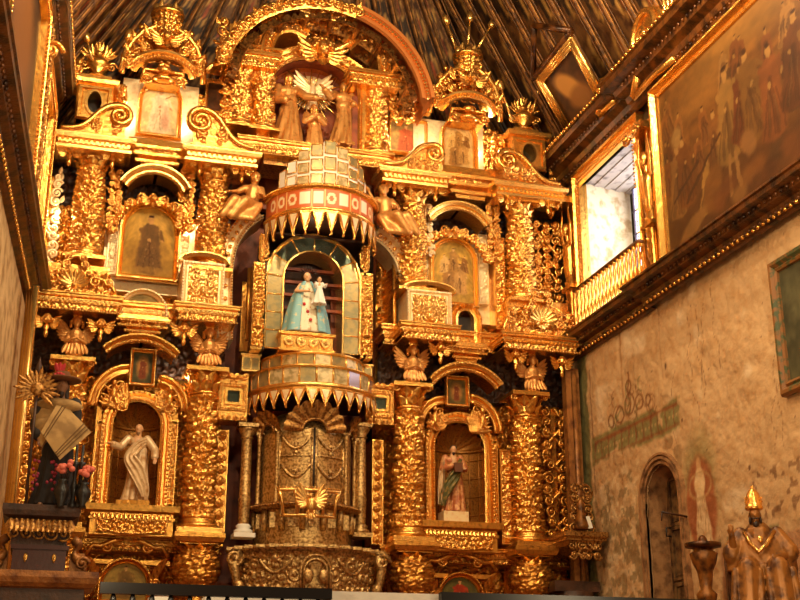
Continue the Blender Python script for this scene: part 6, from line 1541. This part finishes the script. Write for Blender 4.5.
# scroll crest over the upper cornice
def wall_scroll(px, py, r, X, label):
    c = PX(px, py, X); t = T('volute_crest', label, 'volute', tuple(c), 'volutes above the right wall cornice'); t.rotation_euler[2] = -PI/2; b = MB(); n = 44; tt = np.linspace(0, 1, n); a = PI*1.25-tt*2*PI*1.6; rr = r*(1-.84*tt**.9)
    p_ = np.stack([rr*np.cos(a), -.06-.1*tt, rr*1.15*np.sin(a)], -1); tube(b, np.vstack([[(-r*1.1, -.06, -r*1.5)], p_]), np.r_[.09, np.linspace(.09, .05, n)], 8); ell(b, p_[-1], (.1, .1, .1), 8, 6)
    ell(b, (0, 0, 0), (r*.93, .1, r*1.1), 24, 10); tube(b, [(-r*1.1, -.05, -r*1.5), (r*.2, -.02, -r*1.4), (r*1.4, -.02, -r*1.5)], .07, 6)
    for k in range(9): tube(b, [(r*(-.6+.1*k), -.11, -r*.85), (r*(-.2+.1*k), -.14, r*.1)], .018, 4)
    O('scroll', b, gold, t)
wall_scroll(650, 38, .62, XR-.35, 'large gilded volute standing on the top cornice of the right wall'); wall_scroll(607, 92, .26, XR-.35, 'small gilded volute nearer the altar on the top cornice')
b = MB(); c = PX(667, 10, XR-.2)
t = T('upper_pilaster', 'bright gilded moulding strips rising above the top cornice', 'pilaster', (XR-.2, c[1], 13.75)); 
for k in range(3): tube(b, [(0, -.14*k, 0), (-.1, -.14*k, 1.6)], .05, 6)
O('strip', b, goldp, t)
# tilted painting on the roof slope
q0, q1, q2_, q3 = PX(544, 80, 10.15), PX(573, 45, 10.15), PX(603, 103, 10.95), PX(570, 124, 10.95)
o = q0.copy(); t = T('sloping_painting', 'framed dark painting leaning on the roof slope above the corner of the right wall', 'painting', tuple(o)); Q = [q0-o, q1-o, q2_-o, q3-o]
ex = (Q[1]-Q[0]); ez = (Q[0]-Q[3]); nn = np.cross(ex, ez); nn /= np.linalg.norm(nn); nn = nn if nn[1]+nn[0] < 0 else -nn
p = Paint(1, 1.5, '4a2c12', 60, 41, .4); p.ell(.45, .55, .22, .35, 'b8823c', rot=.4, soft=.4); p.ell(.6, .3, .3, .2, '8a5a28', soft=.5)
mb = MB(); s_, t_ = p.X[..., None], p.Y[..., None]; G = (Q[3]+(Q[2]-Q[3])*s_)*(1-t_)+(Q[0]+(Q[1]-Q[0])*s_)*t_; grid(mb, G[..., 0], G[..., 1], G[..., 2], col=lin(np.clip(p.c, 0, 1)).reshape(-1, 3)*.999); O('canvas', mb, canvas, t)
f = MB(); cq = sum(Q)/4
for i in range(4):
    a_, b_ = Q[i], Q[(i+1) % 4]
    for k, (e, r_, m_) in enumerate(((1.0, .05, 0), (1.1, .05, 0), (1.2, .06, 0))): tube(f, [cq+(a_-cq)*e+nn*.05, cq+(b_-cq)*e+nn*.05], r_, 6)
O('frame', f, goldp, t)
f = MB(); a_, b_ = cq+(Q[0]-cq)*1.35, cq+(Q[1]-cq)*1.35; up_ = (Q[0]-Q[3]); up_ /= np.linalg.norm(up_); ap = (a_+b_)/2+up_*.75
for (u, v) in ((a_, b_), (a_, ap), (ap, b_)): tube(f, [u+nn*.06, v+nn*.06], .07, 6); tube(f, [u+nn*.1, v+nn*.1], .03, 5)
f.add([a_, b_, ap, a_+nn*.04, b_+nn*.04, ap+nn*.04], [[0, 1, 2, 2], [3, 5, 4, 4], [0, 3, 4, 1], [1, 4, 5, 2], [2, 5, 3, 0]], 0, False); O('pediment', f, brownw, t)

# ================================================================== LEFT WALL FURNISHING
def lframe(ya, yb, z0, z1, out, label, nm='wall_picture'):
    t = T(nm, label, 'picture', (out*math.cos(LA)-ya*math.sin(LA), ya*math.cos(LA)+out*math.sin(LA), z0), 'gilded frames of the left wall'); t.rotation_euler[2] = PI/2+LA; W_ = ya-yb; H_ = z1-z0; b = MB()
    pth = np.array([(-W_, 0, 0), (-W_, 0, H_), (0, 0, H_), (0, 0, 0)]); mold(b, pth, [(-.3, -.2), (-.28, .06), (-.2, .1), (-.16, .03), (-.08, .03), (-.04, .1), (0, .1), (0, -out)], closed=True)
    bead_arch(b, np.vstack([pth, pth[:1]]), -.12, -.06, .1, .04); bead_arch(b, np.vstack([pth, pth[:1]]), -.25, -.09, .08, .03); O('frame', b, gold, t)
    p = Paint(W_, H_, '3c2410', 50, 3, .3); p.ell(.5, .5, .3, .3, '6a3f1a', soft=.6); q = MB(); p.mesh(q, at=(-W_/2, .05, 0)); O('canvas', q, canvas, t)
lframe(-.9, -3.2, 9.5, 12.85, .16, 'gilded frame nearest the altar on the left wall')
lframe(-4.4, -9.5, 9.5, 12.85, .22, 'large gilded picture frame further out on the left wall')
t = T('herm_pilaster', 'gilded carved pilaster between the two left wall frames', 'pilaster', (.02+3.8*math.sin(LA), -3.8, 9.43)); t.rotation_euler[2] = LA; b = MB(); box(b, 0, .22, -.25, .25, 0, 3.5); q = MB(); panel(q, -.25, .25, 0, 3.5, 0, .07, .18, 3); b.merge(q, (.23, 0, 0), [[0, -1, 0], [1, 0, 0], [0, 0, 1]]); scroll(b, .3, 2.9, .2, 1.5, 1, .05, -.3); O('shaft', b, gold, t)
t = T('side_moulding', 'upright gilded mouldings at the left edge below the cornice', 'moulding', (.0, -1.6, 3.5)); b = MB()
for k in range(3): tube(b, [(.05+.05*k, -.15*k, 0), (.05+.05*k, -.15*k, 5.4)], .06, 8)
O('strip', b, goldp, t)
# ================================================================== FOREGROUND AND FLOOR FIGURES
stone = mat('brown_gilt_statue', tuple(lin('9a6228')), .42, .35, [(30, .3, .01)], (tuple(lin('4a2810')), 6, .45, .65))
# seated pope statue by the right wall
Yp = -9.0
cx, z, w, h = RC(728, 484, 790, 602, Yp); H = h*1.0
Pp = T('pope_statue', 'seated brown-gold statue of a bearded pope in a tall tiara raising one hand', 'statue', (cx, Yp, z-.05*H)); Pp.rotation_euler[2] = -.5; Pp.scale = (.88, .88, 1)
b = MB(); sh = .62*H; hd = np.array([-.02*H, -.06*H, .765*H])
capsule(b, (0, 0, .35*H), (0, 0, .58*H), .14*H, .15*H); capsule(b, (0, 0, .6*H), hd, .055*H, .05*H); head(b, hd, .16*H, 0)
for s, e, q in ((-1, (-.25, -.1, .47), (-.26, -.2, .60)), (1, (.25, -.08, .42), (.14, -.26, .40))):
    S_ = np.array([s*.15, 0, .6])*H; e = np.array(e)*H; q = np.array(q)*H; capsule(b, S_, e, .05*H, .042*H); capsule(b, e, q, .042*H, .03*H); hand(b, q, q-e, .1*H, (0, -1, .2))
O('body', b, stone, Pp, remesh=.014)
r = MB(); zz = np.linspace(.3, .67, 20)*H; lathe(r, np.c_[np.interp(zz/H, [.3, .4, .55, .62, .67], [.33, .32, .25, .18, .08])*H, zz], 60, sy=.62, fn=lambda r_, th, z_: r_*(1+.04*np.sin(9*th+z_*3)))
for s in (-1, 1): capsule(r, (s*.1*H, 0, .3*H), (s*.14*H, -.28*H, .3*H), .12*H, .1*H); capsule(r, (s*.14*H, -.28*H, .3*H), (s*.16*H, -.29*H, -.02*H), .1*H, .11*H); capsule(r, (s*.17*H, -.02*H, .6*H), (s*.27*H, -.08*H, .45*H), .08*H, .09*H)
for k in range(8): capsule(r, ((k-3.5)*.075*H, -.30*H, .28*H), ((k-3.5)*.085*H, -.34*H, -.02*H), .035*H, .04*H, 6)
lathe(r, [(.3*H, -.05*H), (.28*H, .15*H), (.26*H, .35*H)], 40, sy=.9, fn=lambda r_, th, z_: r_*(1+.05*np.sin(11*th)))
O('cope', r, stone, Pp, remesh=.018)
q = MB(); u = np.linspace(0, 1, 20)
for k, d in enumerate((0, .03)): tube(q, [(-.14*H, -.14*H, .62*H), (-.1*H, -.22*H, .52*H), (-.03*H, -.26*H, .44*H), (.05*H, -.24*H, .5*H), (.14*H, -.14*H, .62*H)], .02*H, 6)
q_ = MB(); ell(q, (0, -.2*H, .55*H), (.03*H, .02*H, .03*H)); O('collar_band', q, goldp, Pp)
m_ = MB(); c0 = hd+np.array([0, .01*H, .05*H])
lathe(m_, [(.075*H, 0), (.085*H, .01*H), (.085*H, .03*H), (.078*H, .035*H), (.083*H, .07*H), (.078*H, .075*H), (.078*H, .1*H), (.068*H, .11*H), (.06*H, .14*H), (.035*H, .17*H), (.012*H, .185*H), (.018*H, .2*H), (.006*H, .21*H)], 28, c=tuple(c0))
for zz in (.02, .072, .105):
    for k in range(14): a = 2*PI*k/14; ell(m_, c0+np.array([.084*H*math.cos(a), .084*H*math.sin(a), zz*H]), (.006*H,)*3, 5, 4)
O('tiara', m_, gold, Pp)
bd = MB(); ell(bd, hd+np.array([0, -.045*H, -.078*H]), (.03*H, .03*H, .028*H)); [ell(bd, hd+np.array([s*.017*H, -.066*H, -.03*H]), (.02*H, .008*H, .007*H), 7, 5) for s in (-1, 1)]; [ell(bd, hd+np.array([s*.05*H, -.01*H, -.04*H]), (.014*H, .03*H, .035*H), 7, 5) for s in (-1, 1)]
O('beard', bd, dkhair, Pp)
ch = MB(); box(ch, -.33*H, -.29*H, -.02*H, .3*H, -.1*H, .44*H); box(ch, .29*H, .33*H, -.02*H, .3*H, -.1*H, .44*H); box(ch, -.3*H, .3*H, .22*H, .3*H, -.1*H, .5*H); box(ch, -.36*H, .36*H, -.3*H, .3*H, -.1*H, -.02*H); O('throne', ch, brownw, Pp)
pd = T('statue_stand', 'plain wooden stand carrying the seated pope statue', 'stand', (cx, Yp, 1.3)); b = MB(); zt = z-.05*H-.1*H; box(b, -.36*H, .36*H, -.38*H, .3*H, 0, zt-1.3); O('block', b, dwood, pd)
# font-like urn table
cx, z, w, h = RC(689, 541, 721, 602, -5.6)
t = T('stone_font', 'round-topped dark font on a turned stem beside the pope statue', 'font', (cx, -5.6, z-.3)); b = MB(); w2 = w/2; hh = h+.3
lathe(b, [(w2*.6, 0), (w2*.62, .1), (w2*.3, .2), (w2*.5, .35), (w2*.55, .42), (w2*.3, .5), (w2*.42, hh*.62), (w2*.62, hh*.72), (w2*.75, hh*.84), (w2*.5, hh*.88), (w2*.6, hh*.9)], 26, fn=lambda r, th, z_: r*(1+.05*np.sin(10*th))); O('stem', b, stone, t)
b = MB(); lathe(b, [(w2*.6, hh*.9), (w2*1.0, hh*.92), (w2*1.02, hh*.97), (w2*.95, hh*.97), (w2*.7, hh*.95)], 26); ell(b, (0, 0, hh*.98), (.08, .08, .12)); O('basin', b, brownw, t)
pd = T('font_stand', 'low block under the dark font', 'stand', (cx, -5.6, 1.9)); b = MB(); box(b, -w2*.7, w2*.7, -w2*.7, w2*.7, 0, z-.3-1.9); O('block', b, dwood, pd)
# bracket altar with card in the corner
cx, z, w, h = RC(566, 482, 606, 560, -1.2)
t = T('carved_bracket_shelf', 'ornate dark gilt bracket shelf in the corner with a small figure and card', 'shelf', (cx, -1.2, z)); b = MB()
mold(b, [(-w*.5, 1.2, 0), (-w*.5, 0, 0), (w*.5, 0, 0), (w*.5, 1.2, 0)], [(-.3, h*.1), (-.1, h*.2), (-.05, h*.26), (.03, h*.3), (.03, h*.36), (-.3, h*.38)], B=(0, 0, 1), flip=True); box(b, -w*.5, w*.5, 0.02, 1.2, h*.25, h*.36); O('shelf_board', b, dgold, t)
f = MB(); filler(f, w*.95, h*.36, h*.98, .2, .03, 71, .2, prof=lambda q: .9-.5*q); filler(f, w*.8, -.0*h, h*.26, .16, .028, 72, .1); O('scrollwork', f, dgold, t)
f = MB(); lathe(f, [(.13, h*.38), (.15, h*.42), (.07, h*.6), (.09, h*.66), (.05, h*.74), (.02, h*.8)], 14, c=(-.1, .0, 0)); O('small_figure', f, stone, t)
cdm = O('card', box(MB(), -.09, .09, -.01, .01, 0, .24), whitep, None, (cx+.02, -1.28, z+h*.39)); cdm.rotation_euler = (-.15, -.2, .2); tag(cdm, 'small white card leaning on the corner bracket shelf', 'card')
t = T('corner_post', 'tall plain wooden post between the openwork carving and the plaster wall', 'post', (10.95, -.35, 2.6)); b = MB(); box(b, -.12, .0, -.1, .1, 0, 6.0); tube(b, [(.1, 0, 0), (.1, 0, 6.0)], .07, 8); box(b, .0, .25, .05, .3, 0, 6.1); O('shaft', b, wood, t)
cx, z, w, h = RC(590-24, 568, 575, 600, -1.0)
t = T('dark_side_console', 'dark carved console below the corner bracket shelf', 'console', (10.75, -.5, 3.3)); b = MB(); box(b, -.5, .45, -.3, .4, .75, .95); lathe(b, [(.15, 0), (.35, .4), (.42, .75)], 16); O('block', b, dwood, t)

# left side altar with its objects
Ya = -5.2
c0 = P(45, 512, Ya)
cx, z, w, h = RC(5, 506, 76, 545, Ya)
S_ = T('side_altar_console', 'dark carved console shelf with gilt leaf rim carrying the poncho figure', 'console', (cx, Ya, z)); b = MB(); hw = w/2
mold(b, [(-hw, .7, 0), (-hw, -.1, 0), (hw, -.1, 0), (hw, .7, 0)], [(-.22, 0), (-.2, .1*h), (-.08, .35*h), (-.02, .55*h), (-.05, .65*h), (.03, .72*h), (.05, .85*h), (.05, h), (-.3, h)], B=(0, 0, 1), flip=True); box(b, -hw+.1, hw-.1, 0, .7, 0, h*.98); O('body', b, dwood, S_)
f = MB()
for k in range(12): leaf(f, (-hw+.08+k*(w-.16)/11, -.13, h*.62), -PI/2, .2, .14, .5)
for k in range(5): scroll(f, -hw*.7+k*hw*.35, h*.28, .1, 1.4, 1, .022, -.05, k)
O('gilt_leaf_rim', f, dgold, S_)
cx2, z2, w2, h2 = RC(12, 545, 66, 570, Ya)
S2 = T('tabernacle_chest', 'dark red wooden chest with two keyholes below the console', 'chest', (cx2, Ya, z2)); b = MB(); box(b, -w2/2, w2/2, 0, .7, 0, h2); box(b, -w2/2-.03, w2/2+.03, -.03, .72, h2-.06, h2); O('body', b, mat('dark_red_wood', tuple(lin('4a2018')), .4, 0, [(20, .3, .01)]), S2)
for x in (-.18, .2): q = MB(); ell(q, (x, -.01, h2*.5), (.03, .015, .06)); tube(q, [(x, -.02, h2*.5), (x, -.03, h2*.3)], .012, 5); O('lock', q, goldp, S2)
for x, lb in ((-w2/2-.16, 'carved scroll wing left of the red chest'), (w2/2+.16, 'carved scroll wing right of the red chest')):
    t = T('scroll_wing', lb, 'ornament', (cx2+x, Ya+.2, z2), 'scroll wings beside the chest'); b = MB(); s = 1 if x > 0 else -1; uu = np.linspace(0, 1, 24); tube(b, np.stack([s*(-.08+.16*uu+.05*np.sin(uu*9)), 0*uu, (h2+.1)*(1-uu)+.03], -1), .05+.02*np.sin(uu*12), 8); scroll(b, s*.07, .12, .1, 1.4, s, .03, -.05); box(b, -.1, .1, .02, .2, 0, h2*.8); O('scroll', b, wood, t)
# table top in front, lower left
t = T('side_altar_block', 'dark block under the red chest of the side altar', 'block', (cx2, Ya, 1.95)); b = MB(); box(b, -w2/2-.3, w2/2+.3, 0, .75, 0, z2-1.95); O('block', b, dwood, t)
a0 = P(-20, 578, -6.2); a1 = P(95, 575, -6.2)
t = T('altar_table', 'brown altar table with thick gilt edge at the lower left', 'table', (a0[0], -6.2, 2.0)); W_ = a1[0]-a0[0]; zt = P(50, 571, -6.2)[2]-2.0; b = MB()
mold(b, [(0, .9, 0), (0, 0, 0), (W_, 0, 0), (W_, .9, 0)], [(-.12, zt-.22), (-.02, zt-.2), (.03, zt-.15), (.05, zt-.08), (.05, zt), (-.4, zt)], B=(0, 0, 1), flip=True); O('table_top', b, wood, t); b = MB(); box(b, .12, W_-.12, .1, .9, 0, zt-.1); O('table_front', b, dwood, t)
# poncho figure
cx, z, w, h = RC(30, 372, 82, 508, Ya); H = h*.98
Pn = T('poncho_figure', 'dark bearded robed figure in a plumed hat and a wide beige poncho', 'statue', (cx, Ya+.15, z)); black_cloth = mat('black_cloth', (.02, .015, .015), .8, 0, [(30, .3, .01)])
figure(Pn, H, (brownskin, black_cloth), ((-.15, -.02, .62), (-.12, -.1, .5)), ((.13, .02, .62), (.09, -.02, .5)), yaw=.1, seed=3, folds=9, hairm=dkhair, beard=True, longhair=True, wide=.15, hs=.14)
pon = mat('beige_poncho', tuple(lin('b08c56')), .85, 0, [(60, .4, .008)], (tuple(lin('86663a')), 3, .45, .6))
q = MB(); n = 30; U, V = np.meshgrid(np.linspace(0, 1, n), np.linspace(0, 1, n))
def cloth(mb, A_, B_c, C_, D_, bulge, fold):
    A_, B_c, C_, D_ = (np.array(v)*H for v in (A_, B_c, C_, D_)); u, v = U[..., None], V[..., None]
    G = (A_*(1-u)+B_c*u)*(1-v)+(D_*(1-u)+C_*u)*v; G = G+np.array([0, -1, 0])*(bulge*H*np.sin(PI*u)*np.sin(PI*v)+fold*H*np.sin(u*11+v*3))
    grid(mb, G[..., 0], G[..., 1], G[..., 2]); grid(mb, G[..., 0], G[..., 1]+.025, G[..., 2], flip=True); return G
G_ = cloth(q, (.0, -.09, .81), (.25, -.07, .58), (.04, -.2, .33), (-.11, -.2, .53), .03, .006)
cloth(q, (.02, -.06, .81), (-.02, -.15, .58), (-.10, -.15, .43), (-.21, -.03, .74), .02, .006)
cloth(q, (0, .08, .82), (.25, -.06, .58), (.02, .14, .40), (-.21, .0, .72), -.05, .006)
ell(q, (0, -.005*H, .775*H), (.175*H, .115*H, .06*H), 20, 10); O('poncho', q, pon, Pn)
q = MB()
for k_ in (4, 6, 22, 24, 26): tube(q, G_[:, k_]+np.array([0, -.012, 0]), .007, 4)
O('woven_stripe', q, mat('poncho_stripe', tuple(lin('6e4c26')), .8), Pn)
ht = MB(); lathe(ht, [(.012*H, 1.05*H), (.05*H, 1.04*H), (.065*H, 1.01*H), (.068*H, .985*H), (.12*H, .97*H), (.14*H, .985*H), (.142*H, .975*H), (.06*H, .965*H)], 26, c=(.006*H, -.01*H, 0)); hat_ = O('brimmed_hat', ht, mat('brown_felt', tuple(lin('6a4020')), .9), Pn)
pl = MB()
for k in range(6): ell(pl, ((-.05+.02*k)*H, -.07*H, (1.0+.012*math.sin(k))*H), (.016*H,)*3, 6, 4)
for k in range(3): leaf(pl, (-.02*H, -.03*H, 1.02*H), PI/2+(k-1)*.4, .09*H, .04*H, .2)
O('red_plume', pl, mat('red_flowers', tuple(lin('b82c34')), .7), hat_)
sk = MB(); 
for k in range(22): a = rng.random()*6.28; sk_ = rng.random(); ell(sk, ((-.06+.1*math.cos(a)*.8)*H, (-.15-.02*rng.random())*H, (.08+.25*sk_)*H), (.014*H,)*3, 5, 4)
O('embroidered_flowers', sk, mat('magenta_cloth', tuple(lin('8a2038')), .7), Pn)
stf = T('sunburst_staff', 'tall staff with a gilded sunburst head left of the poncho figure', 'staff', (P(26, 500, Ya)[0], Ya-.05, z)); zt = P(28, 390, Ya)[2]-z; b = MB(); tube(b, [(0, 0, 0), (0, 0, zt+.25)], .022, 6); lathe(b, [(.0, zt+.5), (.05, zt+.3), (.02, zt+.22)][::-1], 8, cap=False); O('shaft', b, dwood, stf)
b = MB()
for k in range(18): a = PI*(k/17)*1.5-PI*.25; leaf(b, (0, -.03, zt), a, .34-.06*(k % 2), .07, .1, lobes=0)
ell(b, (0, -.04, zt), (.1, .05, .1)); O('sunburst', b, dgold, stf)
# vases with pink flowers
for (px, fy, lb) in ((60, 465, 'dark vase with pink roses left of the pair on the console'), (82, 470, 'dark vase with pink roses right of the pair on the console')):
    o = P(px, 508, Ya-.25); t = T('flower_vase', lb, 'vase', tuple(o), 'vases on the side altar'); H_ = P(px, fy, Ya-.25)[2]-o[2]; b = MB(); lathe(b, [(.06, 0), (.04, .05), (.1, .3*H_), (.11, .42*H_), (.05, .6*H_), (.08, .66*H_)], 16); O('vase', b, black, t)
    f = MB()
    for k in range(10): x, y_, zz = rng.normal(0, .07), rng.normal(0, .04), H_+rng.normal(0, .05); ell(f, (x, y_, zz), (.045, .045, .042), 8, 6); tube(f, [(x*.2, 0, .6*H_), (x, y_, zz)], .01, 4, 1)
    O('roses', f, [mat('pink_roses', tuple(lin('d8705c')), .7), dkhair], t)
for px, lb in ((72, 'dark candlestick between the two rose vases'), (92-14, 'thin dark candlestick at the right end of the console')):
    o = P(px, 508, Ya-.1); t = T('candlestick', lb, 'candlestick', tuple(o), 'dark candlesticks on the side altar'); b = MB(); lathe(b, [(.09, 0), (.05, .06), (.03, .15), (.05, .3), (.025, .4), (.04, .6), (.06, .64), (.02, .66), (.02, .9)], 12); O('stem', b, black, t)
lg = O('lower_garland', filler(MB(), .5, 0, .5, .14, .022, 81, sym=False), gold2, None, tuple(P(12, 545, -.6))); tag(lg, 'carved leaves behind the side altar at the far left edge', 'ornament')

# communion rail and altar cloth at the bottom edge
Yr = -9.0
r0 = P(100, 587, Yr); r1 = P(331, 593, Yr)
t = T('altar_rail', 'black handrail with turned balusters along the bottom left', 'railing', (r0[0], Yr, r0[2]-.9)); b = MB(); W_ = r1[0]-r0[0]; box(b, 0, W_, -.06, .06, .83, .95); box(b, 0, W_, -.05, .05, -.02, .05); O('handrail', b, black, t)
bm = MB(); lathe(bm, [(.03, .05), (.045, .15), (.02, .3), (.05, .5), (.025, .7), (.04, .76), (.02, .83)], 10); bo = None
for k in range(12):
    loc = (.15+k*(W_-.3)/11, 0, 0)
    if bo is None: bo = O('baluster', bm, black, t, loc)
    else: c_ = bo.copy(); C.objects.link(c_); c_.parent = t; c_.location = loc
r2 = P(440, 598, Yr); r3 = P(800, 600, Yr)
t = T('altar_rail', 'black handrail along the bottom right behind the white cloth', 'railing', (r2[0], Yr, P(600, 597, Yr)[2]-.95)); b = MB(); box(b, 0, r3[0]-r2[0]+.5, -.06, .06, .8, .95); box(b, 0, r3[0]-r2[0]+.5, -.05, .05, -.02, .05); O('handrail', b, black, t)
for k in range(14):
    c_ = bo.copy(); C.objects.link(c_); c_.parent = t; c_.location = (.2+k*.42, 0, 0)
a0 = P(330, 593, Yr+.1); a1 = P(440, 594, Yr+.1)
t = T('cloth_covered_altar', 'altar table covered by a white cloth at the bottom centre', 'altar', ((a0[0]+a1[0])/2, Yr+.4, 1.3)); W_ = a1[0]-a0[0]; zt = P(385, 594, Yr+.1)[2]-1.3; b = MB()
n = 80; xs = np.linspace(-W_/2, W_/2, n)[None]; zz = np.linspace(zt-.7, zt, 16)[:, None]; grid(b, xs+0*zz, -.35+.02*np.sin(xs*22)*(zt-zz)*1.5, zz+0*xs); box(b, -W_/2, W_/2, -.35, .4, zt-.03, zt+.012); O('white_cloth', b, white, t)
b = MB(); box(b, -W_/2+.05, W_/2-.05, -.3, .35, 0, zt-.03); O('table', b, dwood, t)
# pale papers below the rail left
for (x0, x1, lb, nm, ct) in ((150, 172, 'small pale book lying behind the rail balusters', 'pale_book', 'book'), (205, 328, 'long pale cloth lying behind the rail balusters', 'folded_cloth', 'cloth')):
    p0, p1 = P(x0, 598, Yr+.5), P(x1, 598, Yr+.5); o_ = O(nm, box(MB(), 0, p1[0]-p0[0], 0, .3, -.12, .04), white, None, (p0[0], Yr+.5, p0[2]-.02)); tag(o_, lb, ct)
p0 = P(140, 598, Yr+.5); b = MB(); box(b, 0, P(328, 598, Yr+.5)[0]-p0[0]+.1, -.05, .4, 0, P(328, 600, Yr+.5)[2]-.14-1.3); o_ = O('low_bench', b, dwood, None, (p0[0]-.1, Yr+.5, 1.3)); tag(o_, 'low dark bench behind the rail carrying the book and cloth', 'bench')
# ================================================================== LIGHT
def area(loc, tgt, size, power, col, sy=None):
    l = bpy.data.lights.new('lamp', 'AREA'); l.energy = power; l.color = col; l.size = size
    if sy: l.shape = 'RECTANGLE'; l.size_y = sy
    o = bpy.data.objects.new('lamp', l); C.objects.link(o); o.location = loc
    o.rotation_euler = (Vector(tgt)-Vector(loc)).to_track_quat('-Z', 'Y').to_euler(); return o
def point(loc, power, col, r=.05):
    l = bpy.data.lights.new('lamp', 'POINT'); l.energy = power; l.color = col; l.shadow_soft_size = r
    o = bpy.data.objects.new('lamp', l); C.objects.link(o); o.location = loc; return o
WARM = (1, .78, .47); LK = 2.1
for (x, y, z, pw) in ((1.6, -7.5, 14.2, 420), (3.6, -8.5, 15, 420), (6.0, -9, 15, 420), (8.6, -8, 14.4, 420), (9.6, -11, 12.0, 70), (2.0, -14, 9.5, 270), (5.4, -15, 8.0, 230), (8.8, -13, 9.0, 220), (1.2, -10, 3.6, 40), (8.0, -12, 3.4, 60)):  # unseen lamps added in the nave for sparkle on the gold and low fill
    point((x, y, z), pw*LK, WARM, .14)
# mostly lamps hidden behind the columns to light the boards beside the paintings
for (px, py, yy, pw) in ((112, 228, .15, 16), (190, 225, .15, 16), (424, 250, .15, 16), (490, 255, .15, 16), (132, 104, .0, 15), (188, 112, .0, 14), (434, 135, .0, 15), (488, 140, .0, 14), (60, 215, -.1, 15), (176, 380, .3, 10), (308, 245, -.9, 8), (398, 130, 0., 15), (314, 140, -.7, 9)):  # last point is added before the central niche to brighten its figures
    point(tuple(P(px, py, yy)), pw, (1, .82, .56), .04)
# sun and sky through the window
area((XW+.0, -1.9, 11.1), (XR-.4, -1.5, 10.9), 1.6, 28, (.86, .92, 1), 2.8)
w = bpy.data.worlds.new('world'); sc.world = w; w.use_nodes = True
w.node_tree.nodes['Background'].inputs[0].default_value = (1, .62, .32, 1); w.node_tree.nodes['Background'].inputs[1].default_value = .025
sc.view_settings.view_transform = 'Standard'; sc.view_settings.look = 'None'; sc.view_settings.gamma = 1; sc.view_settings.exposure = .0
sc.view_settings.use_curve_mapping = False
